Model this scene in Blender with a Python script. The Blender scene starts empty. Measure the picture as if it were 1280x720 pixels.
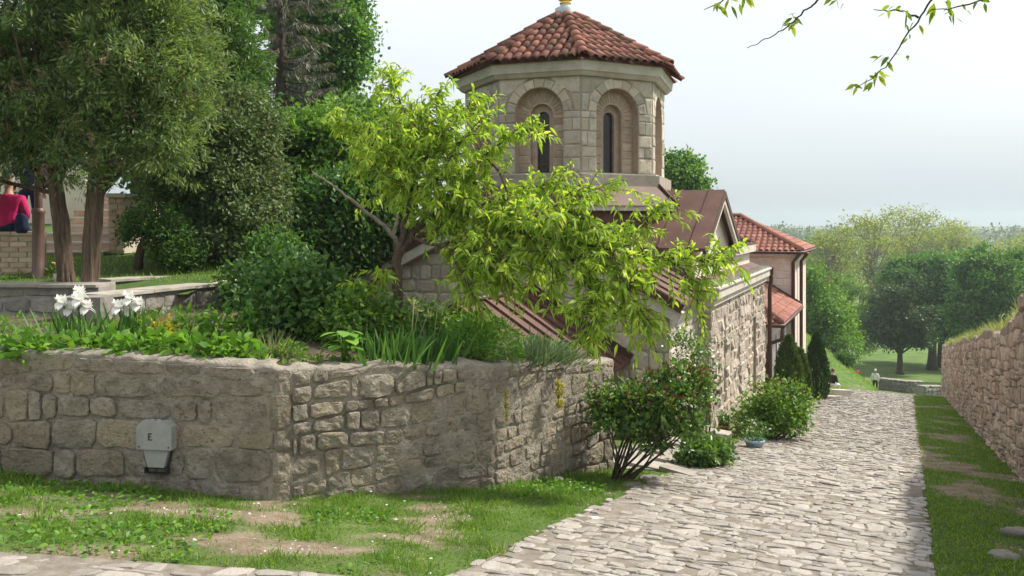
import bpy, math, random
import numpy as np
from mathutils import Matrix, Vector

sc = bpy.context.scene
R = math.radians
# ------------------------------------------------------------------ camera
cam_d = bpy.data.cameras.new('camera')
cam = bpy.data.objects.new('camera', cam_d)
sc.collection.objects.link(cam)
cam_d.sensor_width = 36.0
cam_d.lens = 36.0 * 1000 / 1280
cam_d.shift_y = -82 / 1280
cam_d.clip_start = 0.05
cam_d.clip_end = 9000
cam.location = (0, 0, 0)
cam.rotation_euler = (R(90), 0, 0)
sc.camera = cam
# ------------------------------------------------------------------ world
SUN_AZ, SUN_EL = 68.0, 47.0          # azimuth from +Y towards +X
wd = bpy.data.worlds.new('World')
sc.world = wd
wd.use_nodes = True
nt = wd.node_tree
nt.nodes.clear()
w_out = nt.nodes.new('ShaderNodeOutputWorld')
w_bg = nt.nodes.new('ShaderNodeBackground')
w_sky = nt.nodes.new('ShaderNodeTexSky')
w_sky.sky_type = 'NISHITA'
w_sky.sun_disc = False
w_sky.sun_elevation = R(SUN_EL)
w_sky.sun_rotation = R(SUN_AZ)
w_sky.altitude = 100
w_sky.air_density = 1.2
w_sky.dust_density = 4.0
w_sky.ozone_density = 1.0
w_tc = nt.nodes.new('ShaderNodeTexCoord')
w_map = nt.nodes.new('ShaderNodeMapping')
w_map.inputs['Scale'].default_value = (1.0, 1.0, 3.2)
w_map.inputs['Location'].default_value = (0.3, 0.7, 0.2)
w_no = nt.nodes.new('ShaderNodeTexNoise')
w_no.inputs['Scale'].default_value = 1.5
w_no.inputs['Detail'].default_value = 4.0
w_no.inputs['Roughness'].default_value = 0.5
w_rp = nt.nodes.new('ShaderNodeValToRGB')
w_rp.color_ramp.elements[0].position = 0.30
w_rp.color_ramp.elements[0].color = (0.72, 0.72, 0.72, 1)
w_rp.color_ramp.elements[1].position = 0.66
w_rp.color_ramp.elements[1].color = (0.96, 0.96, 0.96, 1)
w_mx = nt.nodes.new('ShaderNodeMix')
w_mx.data_type = 'RGBA'
w_sep = nt.nodes.new('ShaderNodeSeparateXYZ')             # thin veil of cloud, greyer in the thick air low down
w_el = nt.nodes.new('ShaderNodeValToRGB')
_e = w_el.color_ramp.elements
_e[0].position = 0.0; _e[0].color = (0.35, 0.405, 0.44, 1)
_e[1].position = 0.42; _e[1].color = (0.685, 0.695, 0.70, 1)
_m = _e.new(0.14); _m.color = (0.51, 0.545, 0.57, 1)
w_sc = nt.nodes.new('ShaderNodeVectorMath'); w_sc.operation = 'SCALE'; w_sc.inputs['Scale'].default_value = 7.9
w_bg.inputs['Strength'].default_value = 0.11
L = nt.links.new
L(w_tc.outputs['Generated'], w_map.inputs['Vector'])
L(w_map.outputs['Vector'], w_no.inputs['Vector'])
L(w_no.outputs['Fac'], w_rp.inputs['Fac'])
L(w_rp.outputs['Color'], w_mx.inputs['Factor'])
L(w_tc.outputs['Generated'], w_sep.inputs[0])
L(w_sep.outputs['Z'], w_el.inputs['Fac'])
L(w_el.outputs['Color'], w_sc.inputs[0])
L(w_sc.outputs['Vector'], w_mx.inputs['B'])
L(w_sky.outputs['Color'], w_mx.inputs['A'])
L(w_mx.outputs['Result'], w_bg.inputs['Color'])
L(w_bg.outputs['Background'], w_out.inputs['Surface'])
# ------------------------------------------------------------------ sun
sun_d = bpy.data.lights.new('sun', 'SUN')
sun_d.energy = 3.6
sun_d.angle = R(2.5)
sun_d.color = (1.0, 0.93, 0.82)
sun = bpy.data.objects.new('sun', sun_d)
sc.collection.objects.link(sun)
sdir = Vector((math.sin(R(SUN_AZ)) * math.cos(R(SUN_EL)), math.cos(R(SUN_AZ)) * math.cos(R(SUN_EL)), math.sin(R(SUN_EL))))
sun.rotation_euler = sdir.to_track_quat('Z', 'Y').to_euler()
# ------------------------------------------------------------------ exposure and render settings
vs = sc.view_settings
vs.view_transform = 'Standard'
vs.look = 'None'
vs.gamma = 1.0
vs.exposure = 1.0
vs.use_curve_mapping = False
cy = sc.cycles
cy.use_denoising = True
cy.max_bounces = 8
cy.diffuse_bounces = 3
cy.glossy_bounces = 2
cy.transmission_bounces = 4
cy.volume_bounces = 1
cy.transparent_max_bounces = 6
cy.sample_clamp_indirect = 6.0
cy.use_adaptive_sampling = True
cy.adaptive_threshold = 0.015

# ------------------------------------------------------------------ helpers
COL = sc.collection
rs = np.random.RandomState(7)


def _hash(ix, iy, iz):
    n = (ix.astype(np.int64) * 73856093) ^ (iy.astype(np.int64) * 19349663) ^ (iz.astype(np.int64) * 83492791)
    n = (n ^ (n >> 13)) * 1274126177
    n = n & 0x7fffffff
    return ((n ^ (n >> 16)) & 0xffff) / 65535.0


def vnoise(x, y, z=None):
    x = np.asarray(x, float); y = np.asarray(y, float)
    z = np.zeros_like(x) if z is None else np.asarray(z, float) + 0 * x
    ix, iy, iz = np.floor(x), np.floor(y), np.floor(z)
    fx, fy, fz = x - ix, y - iy, z - iz
    fx, fy, fz = [f * f * (3 - 2 * f) for f in (fx, fy, fz)]
    r = 0
    for a in (0, 1):
        for b in (0, 1):
            for c in (0, 1):
                wt = (fx if a else 1 - fx) * (fy if b else 1 - fy) * (fz if c else 1 - fz)
                r = r + wt * _hash(ix + a, iy + b, iz + c)
    return r


def fbm(x, y, z=None, o=4):
    r, a, t = 0, 1.0, 0
    zz = 0 if z is None else z
    x = np.asarray(x, float); y = np.asarray(y, float)
    for i in range(o):
        r = r + a * vnoise(x * 2 ** i + 17.3 * i, y * 2 ** i - 9.1 * i, np.asarray(zz) * 2 ** i + 0 * x)
        t += a
        a *= 0.5
    return r / t


def sstep(x, a, b):
    t = np.clip((x - a) / (b - a), 0, 1)
    return t * t * (3 - 2 * t)


def unit(v):
    v = np.asarray(v, float)
    return v / (np.linalg.norm(v, axis=-1, keepdims=True) + 1e-9)


def fast_mesh(name, V, T, rnd=None, smooth=True, attrs=None):
    V = np.ascontiguousarray(V, np.float32); T = np.ascontiguousarray(T, np.int32)
    me = bpy.data.meshes.new(name)
    me.vertices.add(len(V)); me.vertices.foreach_set('co', V.ravel())
    me.loops.add(T.size); me.loops.foreach_set('vertex_index', T.ravel())
    me.polygons.add(len(T)); me.polygons.foreach_set('loop_start', np.arange(0, T.size, T.shape[1], dtype=np.int32))
    me.update(calc_edges=True)
    if rnd is not None:
        at = me.attributes.new('rnd', 'FLOAT', 'POINT')
        at.data.foreach_set('value', np.ascontiguousarray(rnd, np.float32))
    for k, v in (attrs or {}).items():
        at = me.attributes.new(k, 'FLOAT', 'POINT')
        at.data.foreach_set('value', np.ascontiguousarray(v, np.float32))
    if not smooth:
        me.shade_flat()
    return me


ROOTLOC = {}


def link(name, me, mat, parent=None, kind=None):
    o = bpy.data.objects.new(name, me)
    COL.objects.link(o)
    if mat is not None and me is not None and not me.materials:
        me.materials.append(mat)
    if parent is not None:
        o.parent = parent
        if parent.type == 'EMPTY':
            o.matrix_parent_inverse = Matrix.Translation(-Vector(parent.location))
    if kind:
        o['kind'] = kind
    return o


def tag(o, label, cat=None, group=None, kind=None):
    o['label'] = label
    if cat: o['category'] = cat
    if group: o['group'] = group
    if kind: o['kind'] = kind
    return o


def thing(name, loc, label, cat, group=None):
    e = bpy.data.objects.new(name, None)
    e.empty_display_size = 0.1
    e.location = tuple(float(c) for c in loc)
    COL.objects.link(e)
    return tag(e, label, cat, group, 'thing')


class G:
    """collects triangles for one mesh object"""
    def __init__(s):
        s.V, s.T, s.Rn, s.n = [], [], [], 0

    def add(s, V, T, r=None):
        V = np.asarray(V, float).reshape(-1, 3); T = np.asarray(T, int).reshape(-1, 3)
        s.V.append(V); s.T.append(T + s.n)
        rr = np.zeros(len(V)) if r is None else (np.zeros(len(V)) + r)
        s.Rn.append(rr); s.n += len(V)
        return s

    def poly(s, P, r=None):
        P = np.asarray(P, float)
        return s.add(P, [(0, i, i + 1) for i in range(1, len(P) - 1)], r)

    def prism(s, P, d, r=None):
        """P: ring of 3d points (one face), d: extrusion vector"""
        P = np.asarray(P, float); n = len(P); d = np.asarray(d, float)
        V = np.vstack([P, P + d])
        T = [(0, i + 1, i) for i in range(1, n - 1)] + [(n, n + i, n + i + 1) for i in range(1, n - 1)]
        for i in range(n):
            j = (i + 1) % n
            T += [(i, j, n + j), (i, n + j, n + i)]
        # split verts so faces stay crisp
        V2 = V[np.array(T).ravel()]
        return s.add(V2, np.arange(len(V2)).reshape(-1, 3), r)

    def box(s, c, sz, ax=None, r=None):
        c = np.asarray(c, float); sz = np.asarray(sz, float) / 2
        A = np.eye(3) if ax is None else np.asarray(ax, float)
        P = [c + A[0] * a * sz[0] + A[1] * b * sz[1] - A[2] * sz[2] for a, b in ((-1, -1), (1, -1), (1, 1), (-1, 1))]
        return s.prism(P, A[2] * sz[2] * 2, r)

    def tube(s, P, rad, n=7, r=None, cap=True):
        P = np.asarray(P, float); m = len(P)
        rad = np.zeros(m) + rad
        tg = unit(np.gradient(P, axis=0))
        up = np.array([0.0, 0.0, 1.0]) if abs(tg[0][2]) < 0.9 else np.array([1.0, 0.0, 0.0])
        V = []
        ang = np.arange(n) * 2 * math.pi / n
        x = unit(np.cross(up, tg[0]))
        for i in range(m):
            x = unit(x - tg[i] * np.dot(x, tg[i])); y = np.cross(tg[i], x)
            V.append(P[i] + rad[i] * (np.cos(ang)[:, None] * x + np.sin(ang)[:, None] * y))
        V = np.vstack(V); T = []
        for i in range(m - 1):
            for k in range(n):
                a, b = i * n + k, i * n + (k + 1) % n
                T += [(a, b, b + n), (a, b + n, a + n)]
        if cap:
            V = np.vstack([V, P[0], P[-1]])
            for k in range(n):
                T += [(m * n, (k + 1) % n, k), (m * n + 1, (m - 1) * n + k, (m - 1) * n + (k + 1) % n)]
        return s.add(V, T, r)

    def lathe(s, c, prof, n=16, r=None, ax=None):
        """prof: list of (radius, height)"""
        c = np.asarray(c, float); V = []
        for (ra, h) in prof:
            for k in range(n):
                a = 2 * math.pi * k / n
                V.append(c + np.array([ra * math.cos(a), ra * math.sin(a), h]))
        T = []
        for i in range(len(prof) - 1):
            for k in range(n):
                a, b = i * n + k, i * n + (k + 1) % n
                T += [(a, b, b + n), (a, b + n, a + n)]
        return s.add(V, T, r)

    def mesh(s, name, smooth=False, flip=False):
        V = np.vstack(s.V); T = np.vstack(s.T)
        return fast_mesh(name, V, T, np.concatenate(s.Rn), smooth)

    def obj(s, name, mat, parent=None, smooth=False, kind=None):
        return link(name, s.mesh(name, smooth), mat, parent, kind)


# ------------------------------------------------------------------ materials
def nd(nt, t, props=None, **inp):
    n = nt.nodes.new('ShaderNode' + t)
    for k, v in (props or {}).items():
        setattr(n, k, v)
    for k, v in inp.items():
        k = k.replace('_', ' ')
        sk = n.inputs[int(k[1:])] if k[0] == '#' else n.inputs[k]
        if isinstance(v, bpy.types.NodeSocket):
            nt.links.new(v, sk)
        else:
            sk.default_value = v
    return n


def col4(c):
    return (c[0], c[1], c[2], 1.0)


def srgb(r, g, b):
    f = lambda c: (c / 255 / 12.92) if c / 255 <= 0.04045 else ((c / 255 + 0.055) / 1.055) ** 2.4
    return (f(r), f(g), f(b))


def mixc(nt, fac, a, b, mode='MIX'):
    n = nt.nodes.new('ShaderNodeMix')
    n.data_type = 'RGBA'; n.blend_type = mode
    for sk, v in ((n.inputs['Factor'], fac), (n.inputs['A'], a), (n.inputs['B'], b)):
        if isinstance(v, bpy.types.NodeSocket): nt.links.new(v, sk)
        elif isinstance(v, (int, float)): sk.default_value = v
        else: sk.default_value = col4(v)
    return n.outputs['Result']


def ramp(nt, fac, stops):
    n = nt.nodes.new('ShaderNodeValToRGB')
    nt.links.new(fac, n.inputs['Fac'])
    e = n.color_ramp.elements
    while len(e) < len(stops): e.new(0.5)
    for el, (p, c) in zip(e, stops):
        el.position = p
        el.color = col4(c if isinstance(c, (tuple, list)) else (c, c, c))
    return n.outputs['Color']


def new_mat(name):
    m = bpy.data.materials.new(name)
    m.use_nodes = True
    nt = m.node_tree
    return m, nt, nt.nodes['Principled BSDF']


def rnd_socket(nt):
    a = nd(nt, 'Attribute', {'attribute_name': 'rnd'})
    o = nd(nt, 'ObjectInfo')
    s = nt.nodes.new('ShaderNodeMath')
    s.operation = 'ADD'
    nt.links.new(a.outputs['Fac'], s.inputs[0]); nt.links.new(o.outputs['Random'], s.inputs[1])
    f = nt.nodes.new('ShaderNodeMath'); f.operation = 'FRACT'
    nt.links.new(s.outputs[0], f.inputs[0])
    return f.outputs[0]


def surf(name, cols, scale=3.0, detail=6.0, rough=0.9, bump=0.4, bscale=30.0, bdist=0.02, var=None, spots=None, vary=0.0, spec=0.25, metal=0.0, attr_mix=None, stretch=None):
    """weathered surface: noise ramp of cols, per piece variation towards var, spots=(colour, scale, threshold)"""
    m, nt, b = new_mat(name)
    pos = nd(nt, 'NewGeometry').outputs['Position']
    if stretch:
        mp = nd(nt, 'Mapping', Vector=pos); mp.inputs['Scale'].default_value = stretch
        pos = mp.outputs[0]
    n1 = nd(nt, 'TexNoise', Vector=pos, Scale=scale, Detail=detail, Roughness=0.62)
    st = [(0.30 + 0.40 * i / max(1, len(cols) - 1), c) for i, c in enumerate(cols)]
    c = ramp(nt, n1.outputs['Fac'], st)
    rv = None
    if var is not None or vary:
        rv = rnd_socket(nt)
    if var is not None:
        f = nd(nt, 'MapRange', Value=rv); f.inputs['From Min'].default_value = 0.35
        f.inputs['To Max'].default_value = 0.85
        c = mixc(nt, f.outputs[0], c, var)
    if vary:
        mr = nd(nt, 'MapRange', Value=rv)
        # decorrelate from var
        mu = nt.nodes.new('ShaderNodeMath'); mu.operation = 'MULTIPLY'; mu.inputs[1].default_value = 7.31
        nt.links.new(rv, mu.inputs[0])
        fr = nt.nodes.new('ShaderNodeMath'); fr.operation = 'FRACT'; nt.links.new(mu.outputs[0], fr.inputs[0])
        nt.links.new(fr.outputs[0], mr.inputs['Value'])
        mr.inputs['To Min'].default_value = 1 - vary; mr.inputs['To Max'].default_value = 1 + vary
        hs = nd(nt, 'HueSaturation', Color=c); nt.links.new(mr.outputs[0], hs.inputs['Value'])
        c = hs.outputs[0]
    for sp in (spots or []):
        n2 = nd(nt, 'TexNoise', Vector=pos, Scale=sp[1], Detail=5.0, Roughness=0.7)
        c = mixc(nt, ramp(nt, n2.outputs['Fac'], [(sp[2], 0.0), (min(1, sp[2] + 0.12), sp[3] if len(sp) > 3 else 1.0)]), c, sp[0])
    if attr_mix:
        at = nd(nt, 'Attribute', {'attribute_name': attr_mix[0]})
        ng = nd(nt, 'TexNoise', Vector=pos, Scale=0.5, Detail=9.0, Roughness=0.7)
        c = mixc(nt, at.outputs['Fac'], c, ramp(nt, ng.outputs['Fac'], [(0.35, attr_mix[1]), (0.65, attr_mix[2])]))
    nt.links.new(c, b.inputs['Base Color'])
    b.inputs['Roughness'].default_value = rough
    b.inputs['Specular IOR Level'].default_value = spec
    b.inputs['Metallic'].default_value = metal
    if bump:
        n3 = nd(nt, 'TexNoise', Vector=pos, Scale=bscale, Detail=8.0, Roughness=0.68)
        bp = nd(nt, 'Bump', Strength=bump, Distance=bdist, Height=n3.outputs['Fac'])
        nt.links.new(bp.outputs[0], b.inputs['Normal'])
    return m


def leafm(name, c1, c2, c3=None, trans=0.4, tcol=None, rough=0.5, spec=0.3):
    m, nt, b = new_mat(name)
    rv = rnd_socket(nt)
    c3 = c3 or c2
    c = ramp(nt, rv, [(0.0, c1), (0.55, c2), (1.0, c3)])
    nt.links.new(c, b.inputs['Base Color'])
    b.inputs['Roughness'].default_value = rough
    b.inputs['Specular IOR Level'].default_value = spec
    tr = nd(nt, 'BsdfTranslucent')
    tc = mixc(nt, 1.0, c, tcol or (1.5, 1.5, 0.6), 'MULTIPLY')
    nt.links.new(tc, tr.inputs['Color'])
    ms = nd(nt, 'MixShader', Fac=trans)
    nt.links.new(b.outputs[0], ms.inputs[1]); nt.links.new(tr.outputs[0], ms.inputs[2])
    nt.links.new(ms.outputs[0], nt.nodes['Material Output'].inputs['Surface'])
    return m


def plain(name, c, rough=0.7, metal=0.0, spec=0.4):
    return surf(name, [tuple(x * 0.85 for x in c), c, tuple(min(1, x * 1.12) for x in c)], 9.0, 5.0, rough, 0.12, 60.0, 0.005, spec=spec, metal=metal)


MT = {}
MT['wall_stone'] = surf('wall_stone', [(0.19, 0.167, 0.133), (0.305, 0.27, 0.22), (0.42, 0.38, 0.315)], 7.0, 9.0, 0.95, 1.0, 17.0, 0.06, var=(0.34, 0.29, 0.21), vary=0.16, spots=[((0.13, 0.105, 0.08), 1.6, 0.55, 0.5), ((0.44, 0.37, 0.26), 2.3, 0.60, 0.5), ((0.10, 0.088, 0.068), 22.0, 0.55, 0.8), ((0.52, 0.47, 0.39), 13.0, 0.61, 0.6)])
MT['wall_mortar'] = surf('wall_mortar', [(0.22, 0.195, 0.16), (0.325, 0.29, 0.242), (0.42, 0.38, 0.32)], 4.0, 9.0, 0.97, 1.0, 20.0, 0.05, spots=[((0.13, 0.105, 0.08), 1.6, 0.55, 0.5), ((0.10, 0.088, 0.068), 19.0, 0.56, 0.75), ((0.47, 0.42, 0.34), 12.0, 0.63, 0.5)])
MT['dry_stone'] = surf('dry_stone', [(0.29, 0.23, 0.19), (0.43, 0.35, 0.29), (0.56, 0.48, 0.41)], 6.0, 8.0, 0.95, 0.9, 22.0, 0.03, var=(0.42, 0.30, 0.24), vary=0.25, spots=[((0.16, 0.13, 0.10), 12.0, 0.58, 0.6)])
MT['dry_core'] = surf('dry_core', [(0.20, 0.16, 0.125), (0.31, 0.25, 0.20)], 4.0, 8.0, 0.97, 0.9, 20.0, 0.03)
MT['cobble'] = surf('cobble', [(0.21, 0.187, 0.163), (0.315, 0.286, 0.255), (0.41, 0.378, 0.345)], 5.0, 9.0, 0.5, 0.9, 20.0, 0.025, var=(0.30, 0.275, 0.25), vary=0.24, spots=[((0.22, 0.185, 0.15), 14.0, 0.60, 0.6)], spec=0.4)
MT['road_dirt'] = surf('road_dirt', [(0.12, 0.105, 0.085), (0.19, 0.167, 0.138), (0.26, 0.23, 0.192)], 9.0, 8.0, 0.97, 0.7, 50.0, 0.01)
MT['church_stone'] = surf('church_stone', [(0.33, 0.298, 0.245), (0.455, 0.42, 0.355), (0.54, 0.50, 0.435)], 6.0, 8.0, 0.92, 0.6, 26.0, 0.025, var=(0.42, 0.36, 0.275), vary=0.24, spots=[((0.20, 0.175, 0.14), 4.0, 0.57, 0.6)])
MT['church_mortar'] = surf('church_mortar', [(0.25, 0.22, 0.18), (0.36, 0.325, 0.27)], 5.0, 8.0, 0.95, 0.6, 40.0, 0.012)
MT['annex_stone'] = surf('annex_stone', [(0.30, 0.255, 0.205), (0.42, 0.37, 0.31), (0.51, 0.46, 0.395)], 5.0, 8.0, 0.94, 0.9, 20.0, 0.03, var=(0.40, 0.335, 0.265), vary=0.2, spots=[((0.24, 0.195, 0.145), 9.0, 0.60, 0.6)])
MT['niche_brick'] = surf('niche_brick', [(0.32, 0.245, 0.19), (0.43, 0.345, 0.275)], 8.0, 6.0, 0.95, 0.5, 40.0, 0.01, vary=0.2)
MT['cornice'] = surf('cornice', [(0.38, 0.35, 0.31), (0.48, 0.45, 0.40), (0.55, 0.52, 0.47)], 3.0, 8.0, 0.85, 0.2, 30.0, 0.01, spots=[((0.33, 0.29, 0.24), 5.0, 0.60, 0.5)])
MT['tile'] = surf('tile', [(0.13, 0.06, 0.045), (0.235, 0.10, 0.075), (0.33, 0.165, 0.125)], 5.0, 7.0, 0.85, 0.3, 40.0, 0.01, var=(0.24, 0.10, 0.075), vary=0.4, spots=[((0.075, 0.07, 0.048), 2.2, 0.52, 0.75), ((0.12, 0.14, 0.055), 2.8, 0.60, 0.85)])
MT['tile_clean'] = surf('tile_clean', [(0.20, 0.08, 0.058), (0.285, 0.12, 0.088), (0.35, 0.172, 0.13)], 4.0, 7.0, 0.85, 0.3, 30.0, 0.01, var=(0.25, 0.112, 0.085), vary=0.3)
MT['metal_roof'] = surf('metal_roof', [(0.075, 0.038, 0.03), (0.105, 0.053, 0.042), (0.13, 0.07, 0.056)], 2.0, 6.0, 0.62, 0.06, 20.0, 0.01, spec=0.25)
MT['metal_trim'] = surf('metal_trim', [(0.06, 0.03, 0.024), (0.085, 0.042, 0.034)], 3.0, 5.0, 0.5, 0.05, 30.0, 0.01)
MT['dark_glass'] = surf('dark_glass', [(0.012, 0.008, 0.008), (0.02, 0.013, 0.012)], 6.0, 3.0, 0.25, 0.0, spec=0.5)
MT['gold'] = surf('gold', [(0.75, 0.50, 0.10), (0.85, 0.60, 0.16)], 5.0, 3.0, 0.28, 0.05, 40.0, 0.004, metal=1.0)
MT['lead'] = surf('lead', [(0.36, 0.42, 0.45), (0.48, 0.54, 0.57)], 5.0, 4.0, 0.6, 0.1, 40.0, 0.004)
MT['plaster_pink'] = surf('plaster_pink', [(0.50, 0.43, 0.36), (0.58, 0.51, 0.44), (0.64, 0.57, 0.50)], 2.5, 7.0, 0.92, 0.2, 40.0, 0.008)
MT['house_block'] = surf('house_block', [(0.50, 0.44, 0.385), (0.59, 0.53, 0.475), (0.66, 0.60, 0.55)], 4.0, 6.0, 0.92, 0.3, 40.0, 0.01, var=(0.55, 0.48, 0.41), vary=0.07)
MT['bark'] = surf('bark', [(0.09, 0.06, 0.042), (0.17, 0.12, 0.085), (0.26, 0.19, 0.14)], 9.0, 8.0, 0.95, 1.0, 14.0, 0.05, stretch=(3.0, 3.0, 0.5))
MT['bark_red'] = surf('bark_red', [(0.06, 0.042, 0.031), (0.13, 0.092, 0.068), (0.21, 0.155, 0.12)], 9.0, 8.0, 0.95, 1.0, 13.0, 0.05, stretch=(3.5, 3.5, 0.35))
MT['bark_dark'] = surf('bark_dark', [(0.03, 0.024, 0.018), (0.065, 0.05, 0.036), (0.10, 0.08, 0.06)], 7.0, 7.0, 0.95, 0.8, 14.0, 0.04)
MT['bark_grey'] = surf('bark_grey', [(0.13, 0.11, 0.09), (0.22, 0.19, 0.155), (0.30, 0.26, 0.22)], 9.0, 7.0, 0.95, 0.8, 16.0, 0.03)
MT['soil'] = surf('soil', [(0.055, 0.042, 0.03), (0.10, 0.078, 0.055), (0.15, 0.12, 0.09)], 5.0, 8.0, 0.98, 0.9, 22.0, 0.04)
MT['lawn'] = surf('lawn', [(0.05, 0.095, 0.022), (0.075, 0.135, 0.03), (0.11, 0.165, 0.045)], 1.3, 9.0, 0.95, 0.9, 30.0, 0.05, spots=[((0.20, 0.165, 0.10), 0.8, 0.62, 0.6)])
MT['ground'] = surf('ground', [(0.16, 0.122, 0.085), (0.26, 0.205, 0.145), (0.35, 0.285, 0.21)], 4.0, 10.0, 0.97, 1.0, 22.0, 0.05, spots=[((0.13, 0.10, 0.07), 26.0, 0.56, 0.6), ((0.42, 0.36, 0.28), 34.0, 0.62, 0.6)], attr_mix=('grass', (0.055, 0.11, 0.022), (0.115, 0.185, 0.038)))
MT['meter_grey'] = surf('meter_grey', [(0.25, 0.255, 0.245), (0.31, 0.315, 0.305), (0.35, 0.355, 0.345)], 7.0, 6.0, 0.6, 0.15, 40.0, 0.004, spots=[((0.30, 0.28, 0.25), 11.0, 0.62, 0.5)])
MT['black'] = plain('black', (0.02, 0.02, 0.022), 0.6)
MT['brick'] = surf('brick', [(0.42, 0.29, 0.22), (0.56, 0.41, 0.32), (0.64, 0.50, 0.40)], 9.0, 7.0, 0.92, 0.4, 40.0, 0.01, var=(0.50, 0.40, 0.32), vary=0.16)
MT['brick_mortar'] = surf('brick_mortar', [(0.42, 0.36, 0.30), (0.54, 0.47, 0.40)], 9.0, 7.0, 0.95, 0.4, 40.0, 0.01)
MT['concrete'] = surf('concrete', [(0.36, 0.33, 0.285), (0.46, 0.425, 0.375), (0.55, 0.51, 0.46)], 3.5, 8.0, 0.93, 0.45, 30.0, 0.012, vary=0.1, spots=[((0.25, 0.22, 0.18), 6.0, 0.60, 0.5)])
MT['grey_stone'] = surf('grey_stone', [(0.14, 0.13, 0.115), (0.22, 0.205, 0.185), (0.31, 0.29, 0.265)], 6.0, 8.0, 0.95, 0.8, 24.0, 0.025, vary=0.2)
MT['cap_stone'] = surf('cap_stone', [(0.22, 0.20, 0.175), (0.31, 0.285, 0.25), (0.40, 0.37, 0.33)], 5.0, 8.0, 0.95, 0.6, 30.0, 0.015, vary=0.12)
MT['grey_mortar'] = surf('grey_mortar', [(0.22, 0.205, 0.185), (0.31, 0.29, 0.265)], 6.0, 8.0, 0.95, 0.7, 30.0, 0.02)
MT['lamp_brown'] = surf('lamp_brown', [(0.10, 0.055, 0.045), (0.145, 0.082, 0.067)], 6.0, 5.0, 0.5, 0.1, 60.0, 0.004, spec=0.5)
MT['skin'] = plain('skin', (0.45, 0.27, 0.19), 0.6)
MT['magenta'] = surf('magenta', [(0.42, 0.012, 0.10), (0.50, 0.018, 0.13)], 12.0, 4.0, 0.85, 0.3, 14.0, 0.02)
MT['navy'] = surf('navy', [(0.012, 0.016, 0.05), (0.02, 0.026, 0.075)], 12.0, 4.0, 0.85, 0.3, 14.0, 0.02)
MT['dark_cloth'] = surf('dark_cloth', [(0.014, 0.014, 0.018), (0.025, 0.025, 0.03)], 12.0, 4.0, 0.85, 0.3, 14.0, 0.02)
MT['white_cloth'] = surf('white_cloth', [(0.62, 0.62, 0.63), (0.75, 0.75, 0.75)], 12.0, 4.0, 0.85, 0.3, 14.0, 0.02)
MT['red_cloth'] = surf('red_cloth', [(0.55, 0.025, 0.02), (0.66, 0.04, 0.03)], 12.0, 4.0, 0.85, 0.3, 14.0, 0.02)
MT['hair_grey'] = plain('hair_grey', (0.40, 0.36, 0.30), 0.7)
MT['hair_brown'] = plain('hair_brown', (0.10, 0.055, 0.03), 0.6)
MT['hair_ginger'] = plain('hair_ginger', (0.42, 0.16, 0.06), 0.6)
MT['terracotta'] = plain('terracotta', (0.42, 0.17, 0.10), 0.85)
MT['blue_pot'] = plain('blue_pot', (0.30, 0.42, 0.52), 0.5)
MT['white_petal'] = leafm('white_petal', (0.80, 0.80, 0.76), (0.86, 0.86, 0.83), trans=0.3, tcol=(1, 1, 1))
MT['yellow_petal'] = leafm('yellow_petal', (0.75, 0.48, 0.02), (0.80, 0.58, 0.05), trans=0.3, tcol=(1, 1, 1))
MT['red_petal'] = leafm('red_petal', (0.30, 0.05, 0.05), (0.40, 0.10, 0.08), trans=0.3, tcol=(1, 1, 1))
# foliage
MT['peach_leaf'] = leafm('peach_leaf', (0.20, 0.35, 0.04), (0.33, 0.48, 0.06), (0.49, 0.59, 0.11), 0.52, (1.25, 1.25, 0.6))
MT['thuja_leaf'] = leafm('thuja_leaf', (0.062, 0.125, 0.045), (0.14, 0.215, 0.075), (0.26, 0.33, 0.13), 0.38)
MT['thuja_green'] = leafm('thuja_green', (0.04, 0.105, 0.032), (0.08, 0.175, 0.042), (0.13, 0.22, 0.055), 0.3)
MT['thuja_dead'] = leafm('thuja_dead', (0.16, 0.11, 0.07), (0.26, 0.18, 0.12), trans=0.15, tcol=(1, 1, 1))
MT['holly_leaf'] = leafm('holly_leaf', (0.05, 0.092, 0.037), (0.092, 0.152, 0.056), (0.19, 0.235, 0.12), 0.28, rough=0.6, spec=0.2)
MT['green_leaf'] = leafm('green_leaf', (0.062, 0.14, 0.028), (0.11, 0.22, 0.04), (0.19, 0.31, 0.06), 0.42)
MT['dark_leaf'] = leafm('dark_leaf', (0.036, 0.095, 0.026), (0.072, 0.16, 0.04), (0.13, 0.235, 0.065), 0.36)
MT['maple_leaf'] = leafm('maple_leaf', (0.055, 0.15, 0.038), (0.095, 0.21, 0.05), (0.16, 0.29, 0.075), 0.42)
MT['spruce_leaf'] = leafm('spruce_leaf', (0.085, 0.095, 0.07), (0.13, 0.14, 0.10), (0.19, 0.19, 0.14), 0.15)
MT['willow_leaf'] = leafm('willow_leaf', (0.15, 0.195, 0.045), (0.21, 0.255, 0.06), (0.28, 0.31, 0.085), 0.45)
MT['park_leaf'] = leafm('park_leaf', (0.045, 0.115, 0.032), (0.075, 0.175, 0.044), (0.12, 0.23, 0.06), 0.4)
MT['park_dark'] = leafm('park_dark', (0.03, 0.06, 0.028), (0.048, 0.09, 0.038), (0.07, 0.12, 0.05), 0.28)
MT['far_leaf'] = leafm('far_leaf', (0.045, 0.075, 0.035), (0.065, 0.10, 0.042), (0.085, 0.125, 0.05), 0.3)
MT['cypress_leaf'] = leafm('cypress_leaf', (0.018, 0.05, 0.014), (0.032, 0.08, 0.02), (0.055, 0.12, 0.03), 0.15)
MT['cypress_olive'] = leafm('cypress_olive', (0.04, 0.085, 0.02), (0.07, 0.13, 0.028), (0.11, 0.17, 0.04), 0.2)
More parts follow.
